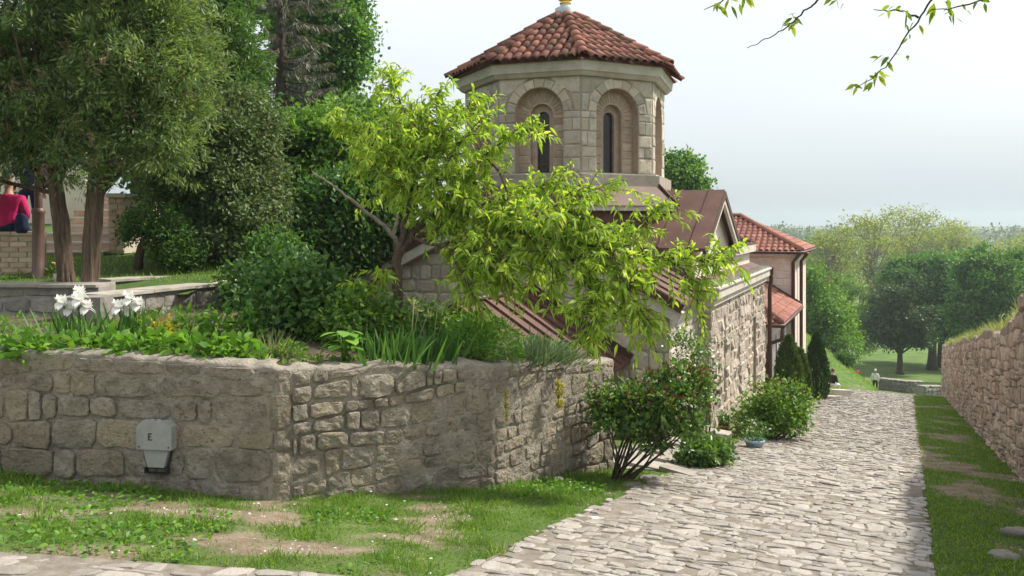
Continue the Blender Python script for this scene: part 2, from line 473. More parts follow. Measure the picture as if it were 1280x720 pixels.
MT['rose_leaf'] = leafm('rose_leaf', (0.045, 0.11, 0.024), (0.08, 0.17, 0.034), (0.16, 0.26, 0.06), 0.36, rough=0.4, spec=0.45)
MT['rose_red'] = leafm('rose_red', (0.09, 0.035, 0.025), (0.13, 0.055, 0.035), (0.12, 0.10, 0.04), 0.3)
MT['bed_leaf'] = leafm('bed_leaf', (0.07, 0.18, 0.026), (0.115, 0.25, 0.036), (0.19, 0.33, 0.055), 0.42)
MT['hosta_leaf'] = leafm('hosta_leaf', (0.085, 0.22, 0.04), (0.14, 0.30, 0.05), (0.26, 0.42, 0.06), 0.4)
MT['iris_leaf'] = leafm('iris_leaf', (0.045, 0.115, 0.03), (0.07, 0.165, 0.04), (0.11, 0.22, 0.05), 0.35)
MT['blue_leaf'] = leafm('blue_leaf', (0.07, 0.12, 0.075), (0.10, 0.16, 0.10), (0.15, 0.21, 0.14), 0.25)
MT['yellow_leaf'] = leafm('yellow_leaf', (0.26, 0.27, 0.03), (0.36, 0.34, 0.04), (0.42, 0.36, 0.05), 0.4)
MT['grass_blade'] = leafm('grass_blade', (0.085, 0.165, 0.026), (0.15, 0.265, 0.038), (0.27, 0.37, 0.07), 0.42)
MT['grass_dry'] = leafm('grass_dry', (0.12, 0.16, 0.06), (0.20, 0.235, 0.11), (0.33, 0.33, 0.19), 0.4)
MT['hang_leaf'] = leafm('hang_leaf', (0.11, 0.19, 0.02), (0.18, 0.26, 0.028), (0.26, 0.32, 0.04), 0.5)

# ------------------------------------------------------------------ terrain
SX, CX = 0.444, 0.896                   # road direction (to the right and away)


def to_st(X, Y):
    return SX * X + CX * Y, CX * X - SX * Y


def to_xy(s, t):
    return SX * s + CX * t, CX * s - SX * t


S_K = [-60, 40, 48, 60, 70, 85, 105, 145, 340, 1000, 6000]
S_Z = [-1.6 + 60 * .152, -7.68, -9.35, -11.95, -13.85, -15.5, -17.2, -19.2, -22.5, -27, -30]


def lane_z(X, Y):
    s = SX * np.asarray(X, float) + CX * np.asarray(Y, float)
    return (np.interp(s, S_K, S_Z) + np.interp(s - 2, S_K, S_Z) + np.interp(s + 2, S_K, S_Z)) / 3


def gz(X, Y):
    X = np.asarray(X, float); Y = np.asarray(Y, float)
    s, t = to_st(X, Y)
    z = (np.interp(s, S_K, S_Z) + np.interp(s - 2, S_K, S_Z) + np.interp(s + 2, S_K, S_Z)) / 3
    z = z + np.clip((-t - 1.3) / 3.2, 0, 1.7) * 2.5 * sstep(s, 41, 50) * (1 - sstep(s, 60, 74))
    z = z + 0.10 * (fbm(X * 0.07, Y * 0.07) - 0.5) * sstep(s, 45, 80) * 10
    off = sstep(-t, 2.7, 3.4) * (1 - sstep(s, 40, 50)) + sstep(t, 0.2, 0.6) * (1 - sstep(s, 40, 50))
    off = off * np.where((t < -2.7) & (Y < 5.1), sstep(Y, 4.9, 5.08), 1.0)
    z = z + off * (0.05 * (fbm(X * 1.3, Y * 1.3) - 0.5) + 0.02)
    return z


WALL = np.array([(-6.2, 7.35), (-2.32, 6.87), (-2.02, 6.89), (-0.2, 8.0), (1.24, 9.72)])


def wall_dist(X, Y):
    X = np.asarray(X, float); Y = np.asarray(Y, float)
    d = np.full(X.shape, 1e9)
    for a, b in zip(WALL[:-1], WALL[1:]):
        e = b - a; l2 = e @ e
        k = np.clip(((X - a[0]) * e[0] + (Y - a[1]) * e[1]) / l2, 0, 1)
        d = np.minimum(d, np.hypot(X - a[0] - k * e[0], Y - a[1] - k * e[1]))
    return d


def grass_mask(X, Y):
    """where turf grows (1) or bare earth shows (0)"""
    X = np.asarray(X, float); Y = np.asarray(Y, float)
    s, t = to_st(X, Y)
    n = fbm(X * 1.5 + 3.0, Y * 2.6 + 1.7, None, 5)
    m = n + 0.16 * np.exp(-wall_dist(X, Y) / 0.45) + 0.13 * sstep(X, -2.2, 0.4) + 0.02
    fore = np.clip(sstep(m, 0.43, 0.60) + 1.1 * (fbm(X * 6, Y * 9, None, 4) - .52), 0, 1)
    n2 = fbm(X * 0.9 + 31.0, Y * 0.9 + 5.0, None, 4)
    right = np.clip(sstep(n2 + 0.11, 0.42, 0.53) + .9 * (fbm(X * 7, Y * 7, None, 4) - .48), 0, 1)
    m = np.where(t > 0, right, fore)
    return np.where(s > 42, 1.0, m)


def sheet(name, xs, ys, zf, mat, kind='structure', attrs=None, parent=None):
    X, Y = np.meshgrid(xs, ys)
    Z = zf(X, Y)
    V = np.stack([X, Y, Z], -1).reshape(-1, 3)
    nx, ny = len(xs), len(ys)
    i = (np.arange(ny - 1)[:, None] * nx + np.arange(nx - 1)[None, :]).ravel()
    Q = np.stack([i, i + 1, i + 1 + nx, i + nx], -1)
    at = {k: f(X, Y).ravel() for k, f in (attrs or {}).items()}
    me = fast_mesh(name, V, Q, None, True, at)
    return link(name, me, mat, parent, kind)


def axis_pts(lo, hi, fine_lo, fine_hi, step, grow=1.25):
    p = list(np.arange(fine_lo, fine_hi + 1e-6, step))
    d = step
    while p[-1] < hi: d *= grow; p.append(p[-1] + d)
    d = step
    while p[0] > lo: d *= grow; p.insert(0, p[0] - d)
    return np.array(p)


MT['meadow'] = surf('meadow', [(0.055, 0.12, 0.024), (0.085, 0.17, 0.032), (0.12, 0.20, 0.045)], 0.35, 9.0, 0.95, 0.8, 6.0, 0.15, spots=[((0.15, 0.16, 0.055), 0.15, 0.60, 0.5)])


def ground_mat():
    m = MT['ground']
    return m


xs = axis_pts(-5000, 5000, -5.5, 12.0, 0.11, 1.16)
ys = axis_pts(-60, 6000, 4.2, 20.0, 0.11, 1.12)
sheet('ground', xs, ys, gz, MT['ground'], attrs={'grass': grass_mask})
# grassy bank held up by the wall on the right
s_k = np.linspace(3.5, 41.2, 60); t_k = np.concatenate([[1.60], np.linspace(1.75, 30, 24)])


def bank_z(X, Y):
    s, t = to_st(X, Y)
    return -1.6 - .152 * s + 2.12 - 0.05 * sstep(s, 20, 40) + 0.25 * (fbm(X * .6, Y * .6) - .5) + 0.02 * (t - 1.6)


S_, T_ = np.meshgrid(s_k, t_k)
X_, Y_ = to_xy(S_, T_)
V_ = np.stack([X_, Y_, bank_z(X_, Y_)], -1).reshape(-1, 3)
nx_, ny_ = len(s_k), len(t_k)
i_ = (np.arange(ny_ - 1)[:, None] * nx_ + np.arange(nx_ - 1)[None, :]).ravel()
link('grass_bank', fast_mesh('grass_bank', V_, np.stack([i_, i_ + nx_, i_ + nx_ + 1, i_ + 1], -1)), MT['lawn'], None, 'structure')

# ------------------------------------------------------------------ stone laying
def courses(u0, u1, v0, v1, hr, wr, rng, wave=0.02, slope=0.0):
    """quads of an irregular coursed stonework, slope tilts the courses"""
    rows = [v0]
    while rows[-1] < v1 - hr[0] * 0.6:
        rows.append(rows[-1] + rng.uniform(*hr))
    rows[-1] = v1
    ph = [rng.uniform(0, 6.28, 2) for _ in rows]

    def bv(k, u):
        e = 0 if k in (0, len(rows) - 1) else 1
        return rows[k] + slope * (u - u0) + e * wave * (math.sin(u * 2.1 + ph[k][0]) + 0.6 * math.sin(u * 5.3 + ph[k][1]))
    out = []
    for k in range(len(rows) - 1):
        u = u0 - rng.uniform(0, wr[0])
        while u < u1:
            w = rng.uniform(*wr)
            if rng.rand() < 0.15: w *= 0.6
            a, b = u, u + w
            u = b
            a2, b2 = max(a, u0), min(b, u1)
            if b2 - a2 < 0.05: continue
            j = [rng.uniform(-.02, .02) for _ in range(2)]
            out.append([(a2, bv(k, a2)), (b2, bv(k, b2)), (b2, bv(k + 1, b2)), (a2, bv(k + 1, a2))])
    return out


def round_quad(q, joint, rng, jit=0.06, n=8):
    q = np.array(q, float)
    c = q.mean(0)
    w = max(0.03, abs(q[1, 0] - q[0, 0])); h = max(0.03, abs(q[3, 1] - q[0, 1]))
    sc_ = np.array([max(0.3, (w - joint) / w), max(0.3, (h - joint) / h)])
    q = c + (q - c) * sc_
    ks = {8: (0.17, 0.83), 12: (0.12, 0.5, 0.88)}[n]
    P = []
    for i in range(4):
        a, b = q[i], q[(i + 1) % 4]
        for k in ks:
            P.append(a + (b - a) * k + rng.uniform(-jit, jit, 2) * min(w, h))
    return np.array(P)


def stone_geom(P, fr, d0, d1, rng, rough=0.25):
    """rounded stone: fr = (origin, U, V, N)"""
    O, U, Vv, N = fr
    n = len(P); c = P.mean(0)

    def to3(p, d):
        return O + p[:, :1] * U + p[:, 1:2] * Vv + np.reshape(d, (-1, 1)) * N
    tl = rng.uniform(-1, 1, 2)
    sz = np.abs(P - c).max(0) + 1e-6
    tilt = lambda p: d1 * 0.35 * ((p - c) / sz) @ tl
    r0 = to3(P, np.full(n, d0))
    r1 = to3(c + (P - c) * 0.985, d1 * 0.5 + 0.5 * tilt(P))
    p2 = c + (P - c) * rng.uniform(0.70, 0.84)
    r2 = to3(p2, d1 * (1 + rng.uniform(-rough, rough, n)) + tilt(p2))
    cc = to3(c[None], np.array([d1 * (1.0 + rng.uniform(-rough, rough))]))
    V = np.vstack([r0, r1, r2, cc]); T = []
    for b in (0, n):
        for i in range(n):
            j = (i + 1) % n
            T += [(b + i, b + j, b + n + j), (b + i, b + n + j, b + n + i)]
    for i in range(n):
        T.append((2 * n + i, 2 * n + (i + 1) % n, 3 * n))
    return V, T


def stone_rough(P, d0, d1, rng, amp=0.011, m=16):
    """weathered stone in flat (u, depth, z) space with a broken, pitted face"""
    c = P.mean(0)
    Q = np.vstack([P, P[:1]]); ln = np.concatenate([[0], np.cumsum(np.hypot(*np.diff(Q, axis=0).T))])
    k = np.linspace(0, ln[-1], m, endpoint=False)
    P = np.stack([np.interp(k, ln, Q[:, 0]), np.interp(k, ln, Q[:, 1])], 1)
    tl = rng.uniform(-1, 1, 2); sz = np.abs(P - c).max(0) + 1e-6
    rings = []
    for i, (f, h) in enumerate(((1.0, None), (.985, .35), (.90, .85), (.68, 1.0), (.42, 1.05), (.18, 1.0))):
        p = c + (P - c) * f * (1 + (rng.uniform(-.03, .03, (m, 1)) if i > 1 else 0))
        if h is None: d = np.full(m, d0)
        else:
            nz = fbm(p[:, 0] * 16 + 3, p[:, 1] * 16, None, 3) - .5
            d = d1 * h + .35 * d1 * ((p - c) / sz) @ tl + amp * 2.2 * nz * (.4 if i == 1 else 1)
        rings.append(np.stack([p[:, 0], d, p[:, 1]], 1))
    V = np.vstack(rings + [np.array([[c[0], d1, c[1]]])]); T = []
    for b in range(5):
        for i in range(m):
            j = (i + 1) % m; o = b * m
            T += [(o + i, o + j, o + m + j), (o + i, o + m + j, o + m + i)]
    for i in range(m): T.append((5 * m + i, 5 * m + (i + 1) % m, 6 * m))
    return V, T


def proj_size(c, r):
    return r / max(c[1], 0.5) if 0.3 < c[1] else 0


def in_view(c, m=0.02):
    if c[1] < 0.5: return False
    x = c[0] / c[1]; y = c[2] / c[1]
    return -0.64 - m < x < 0.64 + m and -0.442 - m < y < 0.278 + m


def put_stones(items, name, mat, parent, limit=300, restname=None, smooth=False):
    """items: (V, T, centre, size); the largest in view become parts of their own, the rest one part"""
    sc_ = [(proj_size(c, z) if in_view(c) else 0) for (_, _, c, z) in items]
    order = np.argsort(sc_)[::-1]
    rest = G(); nrest = 0
    for rank, k in enumerate(order):
        V, T, c, z = items[k]
        if rank < limit and sc_[k] > 0:
            me = fast_mesh(name, V, T, np.full(len(V), rs.rand()), smooth)
            link(name, me, mat, parent)
        else:
            rest.add(V, T, rs.rand()); nrest += 1
    if nrest:
        rest.obj(restname or name + '_mass', mat, parent, smooth, 'stuff')


def frame(a, b, z0=0.0):
    a = np.asarray(a, float); b = np.asarray(b, float)
    d = unit(b - a)
    return np.array([a[0], a[1], z0]), np.array([d[0], d[1], 0.0]), np.array([0, 0, 1.0]), np.array([d[1], -d[0], 0.0])


def wall_core(name, poly, ztop, zbot, thick, mat, parent, step=0.07, amp=0.012, rough_top=0.02, seed=0, recess=None):
    """thick masonry body along a polyline; ztop(u), zbot(u) by arc length"""
    poly = np.asarray(poly, float)
    seg = np.diff(poly, axis=0); ln = np.hypot(seg[:, 0], seg[:, 1]); cum = np.concatenate([[0], np.cumsum(ln)])
    us = []
    for i in range(len(ln)):
        n = max(2, int(ln[i] / step))
        us += list(cum[i] + ln[i] * np.arange(n) / n)
    us.append(cum[-1]); us = np.array(us)
    nrm = np.stack([seg[:, 1], -seg[:, 0]], 1) / ln[:, None]
    P = np.stack([np.interp(us, cum, poly[:, 0]), np.interp(us, cum, poly[:, 1])], 1)
    Nn = []
    for u in us:
        i = min(len(ln) - 1, np.searchsorted(cum, u, 'right') - 1)
        if abs(u - cum[i]) < 1e-6 and i > 0:
            m = nrm[i] + nrm[i - 1]; m = m / (m @ m) * 2; Nn.append(m)
        else:
            Nn.append(nrm[i])
    Nn = np.array(Nn)
    hs = np.linspace(0, 1, 40)
    prof = [(0.0, h) for h in hs[:-1]] + [(0.0, 0.985), (0.02, 1.0), (thick * .3, 1.012), (thick * .7, 1.012), (thick - .02, 1.0), (thick, 0.97), (thick, 0.3)]
    rows = []
    zt = np.array([ztop(u) for u in us]) + rough_top * 2 * (fbm(us * 2.3 + seed, us * 0 + seed) - .5) + rough_top * (fbm(us * 9 + seed, us * 0 + 3 + seed, None, 2) - .5)
    zb = np.array([zbot(u) for u in us])
    for k, (dep, h) in enumerate(prof):
        z = zb + (zt - zb) * min(h, 1.0) + (h - 1.0 if h > 1 else 0)
        dn = amp * 2 * (fbm(us * 5.0 + seed, z * 5.0, None, 4) - 0.5) if dep < 0.03 else 0
        if recess is not None and dep < 0.005: dn = dn - recess(us, z)
        XY = P - Nn * dep + Nn * np.reshape(dn + 0 * us, (-1, 1))
        rows.append(np.stack([XY[:, 0], XY[:, 1], z], 1))
    V = np.concatenate(rows); nu = len(us); Q = []
    for k in range(len(prof) - 1):
        i = np.arange(nu - 1) + k * nu
        Q.append(np.stack([i, i + 1, i + 1 + nu, i + nu], 1))
    Q = np.concatenate(Q)
    T = np.concatenate([Q[:, [0, 1, 2]], Q[:, [0, 2, 3]]])
    # end caps
    m = len(prof)
    caps = [(e, e + (k + 1) * nu, e + k * nu) if e == 0 else (e, e + k * nu, e + (k + 1) * nu) for e in (0, nu - 1) for k in range(1, m - 1)]
    T = np.concatenate([T, np.array(caps)])
    me = fast_mesh(name, V, T, np.zeros(len(V)), True)
    return link(name, me, mat, parent), cum


# ------------------------------------------------------------------ garden wall in the foreground
gw = thing('garden_wall', (-2.05, 6.84, -2.4), 'long rubble stone wall with mortared face holding up the flower bed', 'wall')
seglen = np.hypot(*np.diff(WALL, axis=0).T)
cumw = np.concatenate([[0], np.cumsum(seglen)])
Xn, Yn = WALL[:, 0], WALL[:, 1]
ZT_U = [0, 1.9, cumw[1], cumw[3], cumw[4]]
ZT = [-1.16, -1.135, -1.215, -1.43, -1.665]


def gw_top(u): return float(np.interp(u, ZT_U, ZT))
def gw_bot(u): return float(lane_z(np.interp(u, cumw, Xn), np.interp(u, cumw, Yn))) - 0.25


wall_core('mortar_core', WALL, gw_top, gw_bot, 0.34, MT['wall_mortar'], gw, 0.035, 0.020, 0.04, 3, lambda u, z: 0.020 * sstep(fbm(u * 1.1 + 4, z * 1.6), .55, .38) * sstep(z, -1.2, -1.65) + 0.012 * sstep(fbm(u * 6 + 2, z * 6), .6, .7))
rng = np.random.RandomState(11)
items = []
nrmw = np.stack([np.diff(WALL[:, 1]), -np.diff(WALL[:, 0])], 1) / seglen[:, None]
midu = (cumw[:-1] + cumw[1:]) / 2


def gw_map(V):
    """flat (u, depth, z) to the bent wall: stones wrap round the corners"""
    u = V[:, 0]
    # normals blend only within a few centimetres of a corner
    kn, vn = [0.0], [nrmw[0]]
    for i in range(1, len(seglen)):
        for du, k_ in ((-.06, i - 1), (.06, i)): kn.append(cumw[i] + du); vn.append(nrmw[k_])
    kn.append(cumw[-1]); vn.append(nrmw[-1]); vn = np.array(vn)
    nx = np.interp(u, kn, vn[:, 0]); ny = np.interp(u, kn, vn[:, 1])
    return np.stack([np.interp(u, cumw, Xn) + nx * V[:, 1], np.interp(u, cumw, Yn) + ny * V[:, 1], V[:, 2]], 1)


FLAT = (np.zeros(3), np.array([1.0, 0, 0]), np.array([0, 0, 1.0]), np.array([0, 1.0, 0]))
zones = [(0, cumw[2] + .12, -2.85, (0.17, 0.31), (0.20, 0.60)), (cumw[2] + .12, cumw[3] + .05, -2.95, (0.12, 0.21), (0.13, 0.36)), (cumw[3] + .05, cumw[4], -3.15, (0.10, 0.20), (0.13, 0.36))]
for zi, (ua, ub, zlo, hr_, wr_) in enumerate(zones):
    for q in courses(ua, ub - .005, zlo, -1.16, hr_, wr_, rng, 0.028):
        c = np.mean(q, 0); u = c[0]
        top = gw_top(u) - 0.03
        if max(p[1] for p in q) > top:
            q = [(p[0], min(p[1], top)) for p in q]
            if q[2][1] - q[1][1] < 0.05: continue
        if q[2][1] < gw_bot(u) + 0.12: continue
        sm = float(fbm(np.array([u * 1.1 + 4]), np.array([c[1] * 1.6]))[0])        # mortar smeared over (high) or washed out (low)
        joint = rng.uniform(0.010, 0.030)
        prot = np.interp(sm, [.35, .65], [0.020, 0.004]) * rng.uniform(.6, 1.3)
        if zi == 0 and c[1] > -1.60: prot = rng.uniform(0.003, 0.014)
        if zi == 0 and abs(u - 3.36) < .28 and -2.15 < c[1] < -1.62: prot = 0.004
        P = round_quad(q, joint, rng, 0.06, 12)
        V, T = stone_rough(P, -0.035, prot, rng, 0.013 if zi else 0.009)
        V = gw_map(V)
        items.append((V, T, V.mean(0), np.ptp(P, axis=0).max()))
put_stones(items, 'stone', MT['wall_stone'], gw, 340, smooth=False)
# yellow flowers and weeds growing from joints come later

# ------------------------------------------------------------------ dry stone wall on the right
rwA = np.array([0.495 * 37.0 + 1.58, 37.0]); rwB = np.array([0.495 * 5.0 + 1.58, 5.0])
rw = thing('stone_wall', (rwB[0], rwB[1], float(gz(*rwB))), 'tall rough rubble wall along the right of the cobbled lane', 'wall')
RL = float(np.hypot(*(rwB - rwA)))


def rw_xy(u): return rwA + (rwB - rwA) * u / RL
def rw_bot(u): return float(lane_z(*rw_xy(u))) - 0.3
RWN = np.random.RandomState(3)


def rw_top(u):
    p = rw_xy(u); s = SX * p[0] + CX * p[1]
    return -1.6 - .152 * s + 2.22 + 0.10 * math.sin(u * 1.3) * math.sin(u * .41 + 1) + 0.40 * float(sstep(14.6 - s, 0, 1.8))


wall_core('rubble_core', [rwA, rwB], rw_top, rw_bot, 0.45, MT['dry_core'], rw, 0.15, 0.03, 0.07, 8)
rng = np.random.RandomState(21)
fr = frame(rwA, rwB)
items = []
slope = 0.152 * (1.0)                    # courses follow the lane, rising towards the camera
for q in courses(0.02, RL, rw_bot(0), rw_bot(0) + 3.0, (0.09, 0.24), (0.14, 0.48), rng, 0.03, slope):
    c = np.mean(q, 0)
    if max(p[1] for p in q) > rw_top(min(max(c[0], 0), RL)) + 0.03: continue
    P = round_quad(q, rng.uniform(0.006, 0.03), rng, 0.10, 8)
    V, T = stone_geom(P, fr, -0.03, rng.uniform(0.008, 0.05), rng, 0.5)
    items.append((V, T, V.mean(0), np.ptp(P, axis=0).max()))
put_stones(items, 'stone', MT['dry_stone'], rw, 300, 'stone_rubble')

# ------------------------------------------------------------------ cobbled lane
road_t0, road_t1 = -2.60, 0.15


def road_z(X, Y): return gz(X, Y) + 0.012


s_k = np.linspace(2.0, 47, 120); t_k = np.linspace(road_t0, road_t1, 12)
S_, T_ = np.meshgrid(s_k, t_k)
wob = 0.10 * (fbm(S_ * 0.8, T_ * 0 + 3.3) - .5) * np.where(T_ < -2.5, 1, 0)
X_, Y_ = to_xy(S_, T_ + wob)
V_ = np.stack([X_, Y_, road_z(X_, Y_)], -1).reshape(-1, 3)
nx_, ny_ = len(s_k), len(t_k)
i_ = (np.arange(ny_ - 1)[:, None] * nx_ + np.arange(nx_ - 1)[None, :]).ravel()
road = link('cobbled_lane', fast_mesh('cobbled_lane', V_, np.stack([i_, i_ + nx_, i_ + nx_ + 1, i_ + 1], -1)), MT['road_dirt'], None, 'structure')
rng = np.random.RandomState(5)
items = []


def cobble(q2, n, h, joint, jit=0.07):
    """q2 in (s-like, t-like) world XY quad"""
    P = round_quad(q2, joint, rng, jit, n)
    c = P.mean(0); zc = None
    m = len(P)
    tl = rng.uniform(-1, 1, 2) * 0.075
    hh = h * rng.uniform(0.4, 1.3)

    def w(pts, dz):
        X, Y = to_xy(pts[:, 1], pts[:, 0])
        return np.stack([X, Y, lane_z(X, Y) + dz], 1)
    t_ = lambda p: (p - c) @ tl
    r0 = w(P, np.full(m, -0.01)); r1 = w(P * 0.96 + c * .04, hh * 0.72 + t_(P)); p2 = c + (P - c) * 0.76
    r2 = w(p2, hh * (1.0 + rng.uniform(-.12, .12, m)) + t_(p2))
    cc = w(c[None], np.array([hh * 1.04]))
    far = r0[0, 1] > 13
    V = np.vstack([r0, r2, r2, cc] if far else [r0, r1, r2, cc]); T = []
    if far: V = np.vstack([r0, r2, cc])
    for b in ((0,) if far else (0, m)):
        for i in range(m):
            j = (i + 1) % m
            T += [(b + i, b + j, b + m + j), (b + i, b + m + j, b + m + i)]
    o_ = m if far else 2 * m
    for i in range(m): T.append((o_ + i, o_ + (i + 1) % m, o_ + m))
    return V, T, V.mean(0), np.ptp(P, axis=0).max()


for q in courses(road_t0 - .05, road_t1 + .04, 3.6, 44.0, (0.06, 0.125), (0.08, 0.25), rng, 0.045, 0.10):
    q = np.array(q)
    if rng.rand() < 0.015: continue
    if q[0, 0] < road_t0 + .16 and rng.rand() < .38: continue
    if q[1, 0] > road_t1 - .10 and rng.rand() < .30: continue
    mx, my = to_xy(q[0, 1], q[0, 0])
    if not in_view((mx, my, float(lane_z(mx, my))), 0.06): continue
    V, T, c, z = cobble(q, 8, 0.022, rng.uniform(0.000, 0.010), 0.14)
    if not in_view(c, 0.05): continue
    items.append((V, T, c, z))
# the lane turns left in front of the camera: second patch laid the other way
patch = sheet('lane_bend', np.linspace(-4.6, 0.3, 40), np.linspace(3.0, 4.98, 20), lambda X, Y: gz(X, Y) + 0.004 - 0.4 * sstep(to_st(X, Y)[1], -2.7, -2.5), MT['road_dirt'])
for q in courses(-4.6, 0.2, 4.1, 5.0, (0.10, 0.17), (0.12, 0.30), rng, 0.03):
    q = np.array(q)
    cx_, cy_ = q.mean(0)
    if to_st(cx_, cy_)[1] > -2.7 or rng.rand() < .28: continue
    st = np.array([to_st(x, y)[::-1] for x, y in q])
    V, T, c, z = cobble(np.array([st[0], st[1], st[2], st[3]]), 8, 0.014, rng.uniform(0.004, 0.03), 0.14)
    if in_view(c, 0.05): items.append((V, T, c, z))
put_stones(items, 'cobblestone', MT['cobble'], road, 300, 'cobblestone_paving')

# ------------------------------------------------------------------ church
PHI = R(25)
AX = np.array([math.sin(PHI), math.cos(PHI), 0.0]); RX = np.array([math.cos(PHI), -math.sin(PHI), 0.0]); ZX = np.array([0, 0, 1.0])
CC = np.array([1.2, 18.0, 0.0])


def ch(p, q, z): return CC + RX * p + AX * q + ZX * z


church = thing('church', (1.2, 18.0, -5.4), 'small stone church with octagonal drum and red tiled cone roof', 'church')
CHAX = np.array([RX, AX, ZX])


def roof_slab(name, P, th, mat, parent):
    """P: four corners (upper face), th: thickness downwards"""
    g = G(); g.prism([p - ZX * th for p in P], ZX * th)
    return g.obj(name, mat, parent)


def seams(parent, A0, A1, B0, B1, n, mat, h=0.035, w=0.03):
    """standing seams from line A0-A1 (upper) to B0-B1 (lower)"""
    nrm = unit(np.cross(A1 - A0, B0 - A0)); nrm = nrm if nrm[2] > 0 else -nrm
    for k in range(n):
        f = (k + 0.5) / n
        a = A0 + (A1 - A0) * f; b = B0 + (B1 - B0) * f
        d = unit(b - a); sd = unit(np.cross(d, nrm))
        g = G(); g.box((a + b) / 2 + nrm * (h / 2 - .004), (np.linalg.norm(b - a), w, h), [d, sd, nrm])
        g.obj('seam', mat, parent)


# west arm: walls, gable, roof
WL, WR, WQ = -2.9, 3.4, -4.2
RP, RZ, EZ = 0.3, 0.45, -1.1
zb = -5.6
g = G()
g.prism([ch(WL, WQ, zb), ch(WR, WQ, zb), ch(WR, WQ, EZ - .05), ch(RP, WQ, RZ - .07), ch(WL, WQ, EZ - .05)], AX * 4.0)
west = g.obj('nave_wall', MT['church_mortar'], church)
rng = np.random.RandomState(31)
fr = (ch(0, WQ, 0), RX, ZX, -AX)
items = []
for q in courses(WL, WR, -2.6, RZ - .15, (0.20, 0.30), (0.28, 0.55), rng, 0.008):
    c = np.mean(q, 0)
    lim = RZ - .2 - (RZ - EZ) * (abs(c[0] - RP) + .2) / (WR - RP if c[0] > RP else RP - WL)
    if q[2][1] > lim: continue
    P = round_quad(q, 0.022, rng, 0.03, 8)
    V, T = stone_geom(P, fr, -0.02, rng.uniform(.012, .03), rng, .2)
    items.append((V, T, V.mean(0), np.ptp(P, axis=0).max()))
fr2 = (ch(WR, 0, 0), AX, ZX, RX)
for q in courses(WQ, -2.05, -4.6, EZ - .12, (0.22, 0.32), (0.30, 0.5), rng, 0.008):
    P = round_quad(q, 0.022, rng, 0.03, 8)
    V, T = stone_geom(P, fr2, -0.02, rng.uniform(.012, .03), rng, .2)
    items.append((V, T, V.mean(0), np.ptp(P, axis=0).max()))
put_stones(items, 'stone_block', MT['church_stone'], west, 300)
ov = 0.28
for sgn, pe in ((-1, WL - ov), (1, WR + ov)):
    ez = RZ - (RZ - EZ) * (abs(pe - RP)) / ((WR - RP) if sgn > 0 else (RP - WL))
    A0, A1 = ch(RP, WQ - ov, RZ), ch(RP, -1.0, RZ); B0, B1 = ch(pe, WQ - ov, ez), ch(pe, -1.0, ez)
    sl = roof_slab('nave_roof', [A0, A1, B1, B0] if sgn < 0 else [A0, B0, B1, A1], 0.06, MT['metal_roof'], church)
    seams(sl, A0, A1, B0, B1, 7, MT['metal_roof'])
    # verge board and beige fascia under it
    d = unit(B0 - A0)
    g = G(); g.box((A0 + B0) / 2 - ZX * .10 - AX * .012, (np.linalg.norm(B0 - A0), .03, .15), [d, AX, np.cross(d, AX)]); g.obj('verge_board', MT['metal_trim'], sl)
    g = G(); g.box((A0 + B0) / 2 - ZX * .27 + AX * .10, (np.linalg.norm(B0 - A0) - .1, .16, .18), [d, AX, np.cross(d, AX)]); g.obj('fascia', MT['cornice'], sl)
# side arms with gables (transept)
for sgn, pe in ((1, 3.3), (-1, -3.0)):
    g = G()
    g.prism([ch(0, -1.8, zb), ch(0, 1.8, zb), ch(0, 1.8, -.45), ch(0, 0, .60), ch(0, -1.8, -.45)], RX * pe)
    tr = g.obj('side_arm_wall', MT['plaster_pink'], church)
    for s2 in (-1, 1):
        pe2 = pe + sgn * .22
        A0, A1 = ch(0, 0, .68), ch(pe2, 0, .68); B0, B1 = ch(0, s2 * 2.0, -.48), ch(pe2, s2 * 2.0, -.48)
        sl = roof_slab('side_arm_roof', [A0, A1, B1, B0], 0.06, MT['metal_roof'], church)
        seams(sl, A0, A1, B0, B1, 6, MT['metal_roof'])
        d = unit(B1 - A1)
        g = G(); g.box((A1 + B1) / 2 - ZX * .09 + RX * sgn * .012, (np.linalg.norm(B1 - A1), .025, .12), [d, RX, np.cross(d, RX)]); g.obj('verge_board', MT['metal_trim'], sl)
        g = G(); g.box((A1 + B1) / 2 - ZX * .21 - RX * sgn * .03, (np.linalg.norm(B1 - A1) - .08, .07, .13), [d, RX, np.cross(d, RX)]); g.obj('fascia', MT['cornice'], sl)
# east arm
g = G(); g.prism([ch(-3.0, 1.8, zb), ch(3.3, 1.8, zb), ch(3.3, 1.8, -.62), ch(0, 1.8, .45), ch(-3.0, 1.8, -.62)], AX * 3.0)
g.obj('chancel_wall', MT['plaster_pink'], church)
for sgn in (-1, 1):
    A0, A1 = ch(0, 1.7, .5), ch(0, 4.95, .5); B0, B1 = ch(sgn * 3.42, 1.7, -.52), ch(sgn * 3.42, 4.95, -.52)
    sl = roof_slab('chancel_roof', [A0, A1, B1, B0], 0.06, MT['metal_roof'], church)
    seams(sl, A0, A1, B0, B1, 6, MT['metal_roof'])
    g = G(); g.box((B0 + B1) / 2 - ZX * .15 - RX * sgn * .05, (.14, 3.3, .17), CHAX); g.obj('fascia', MT['cornice'], sl)
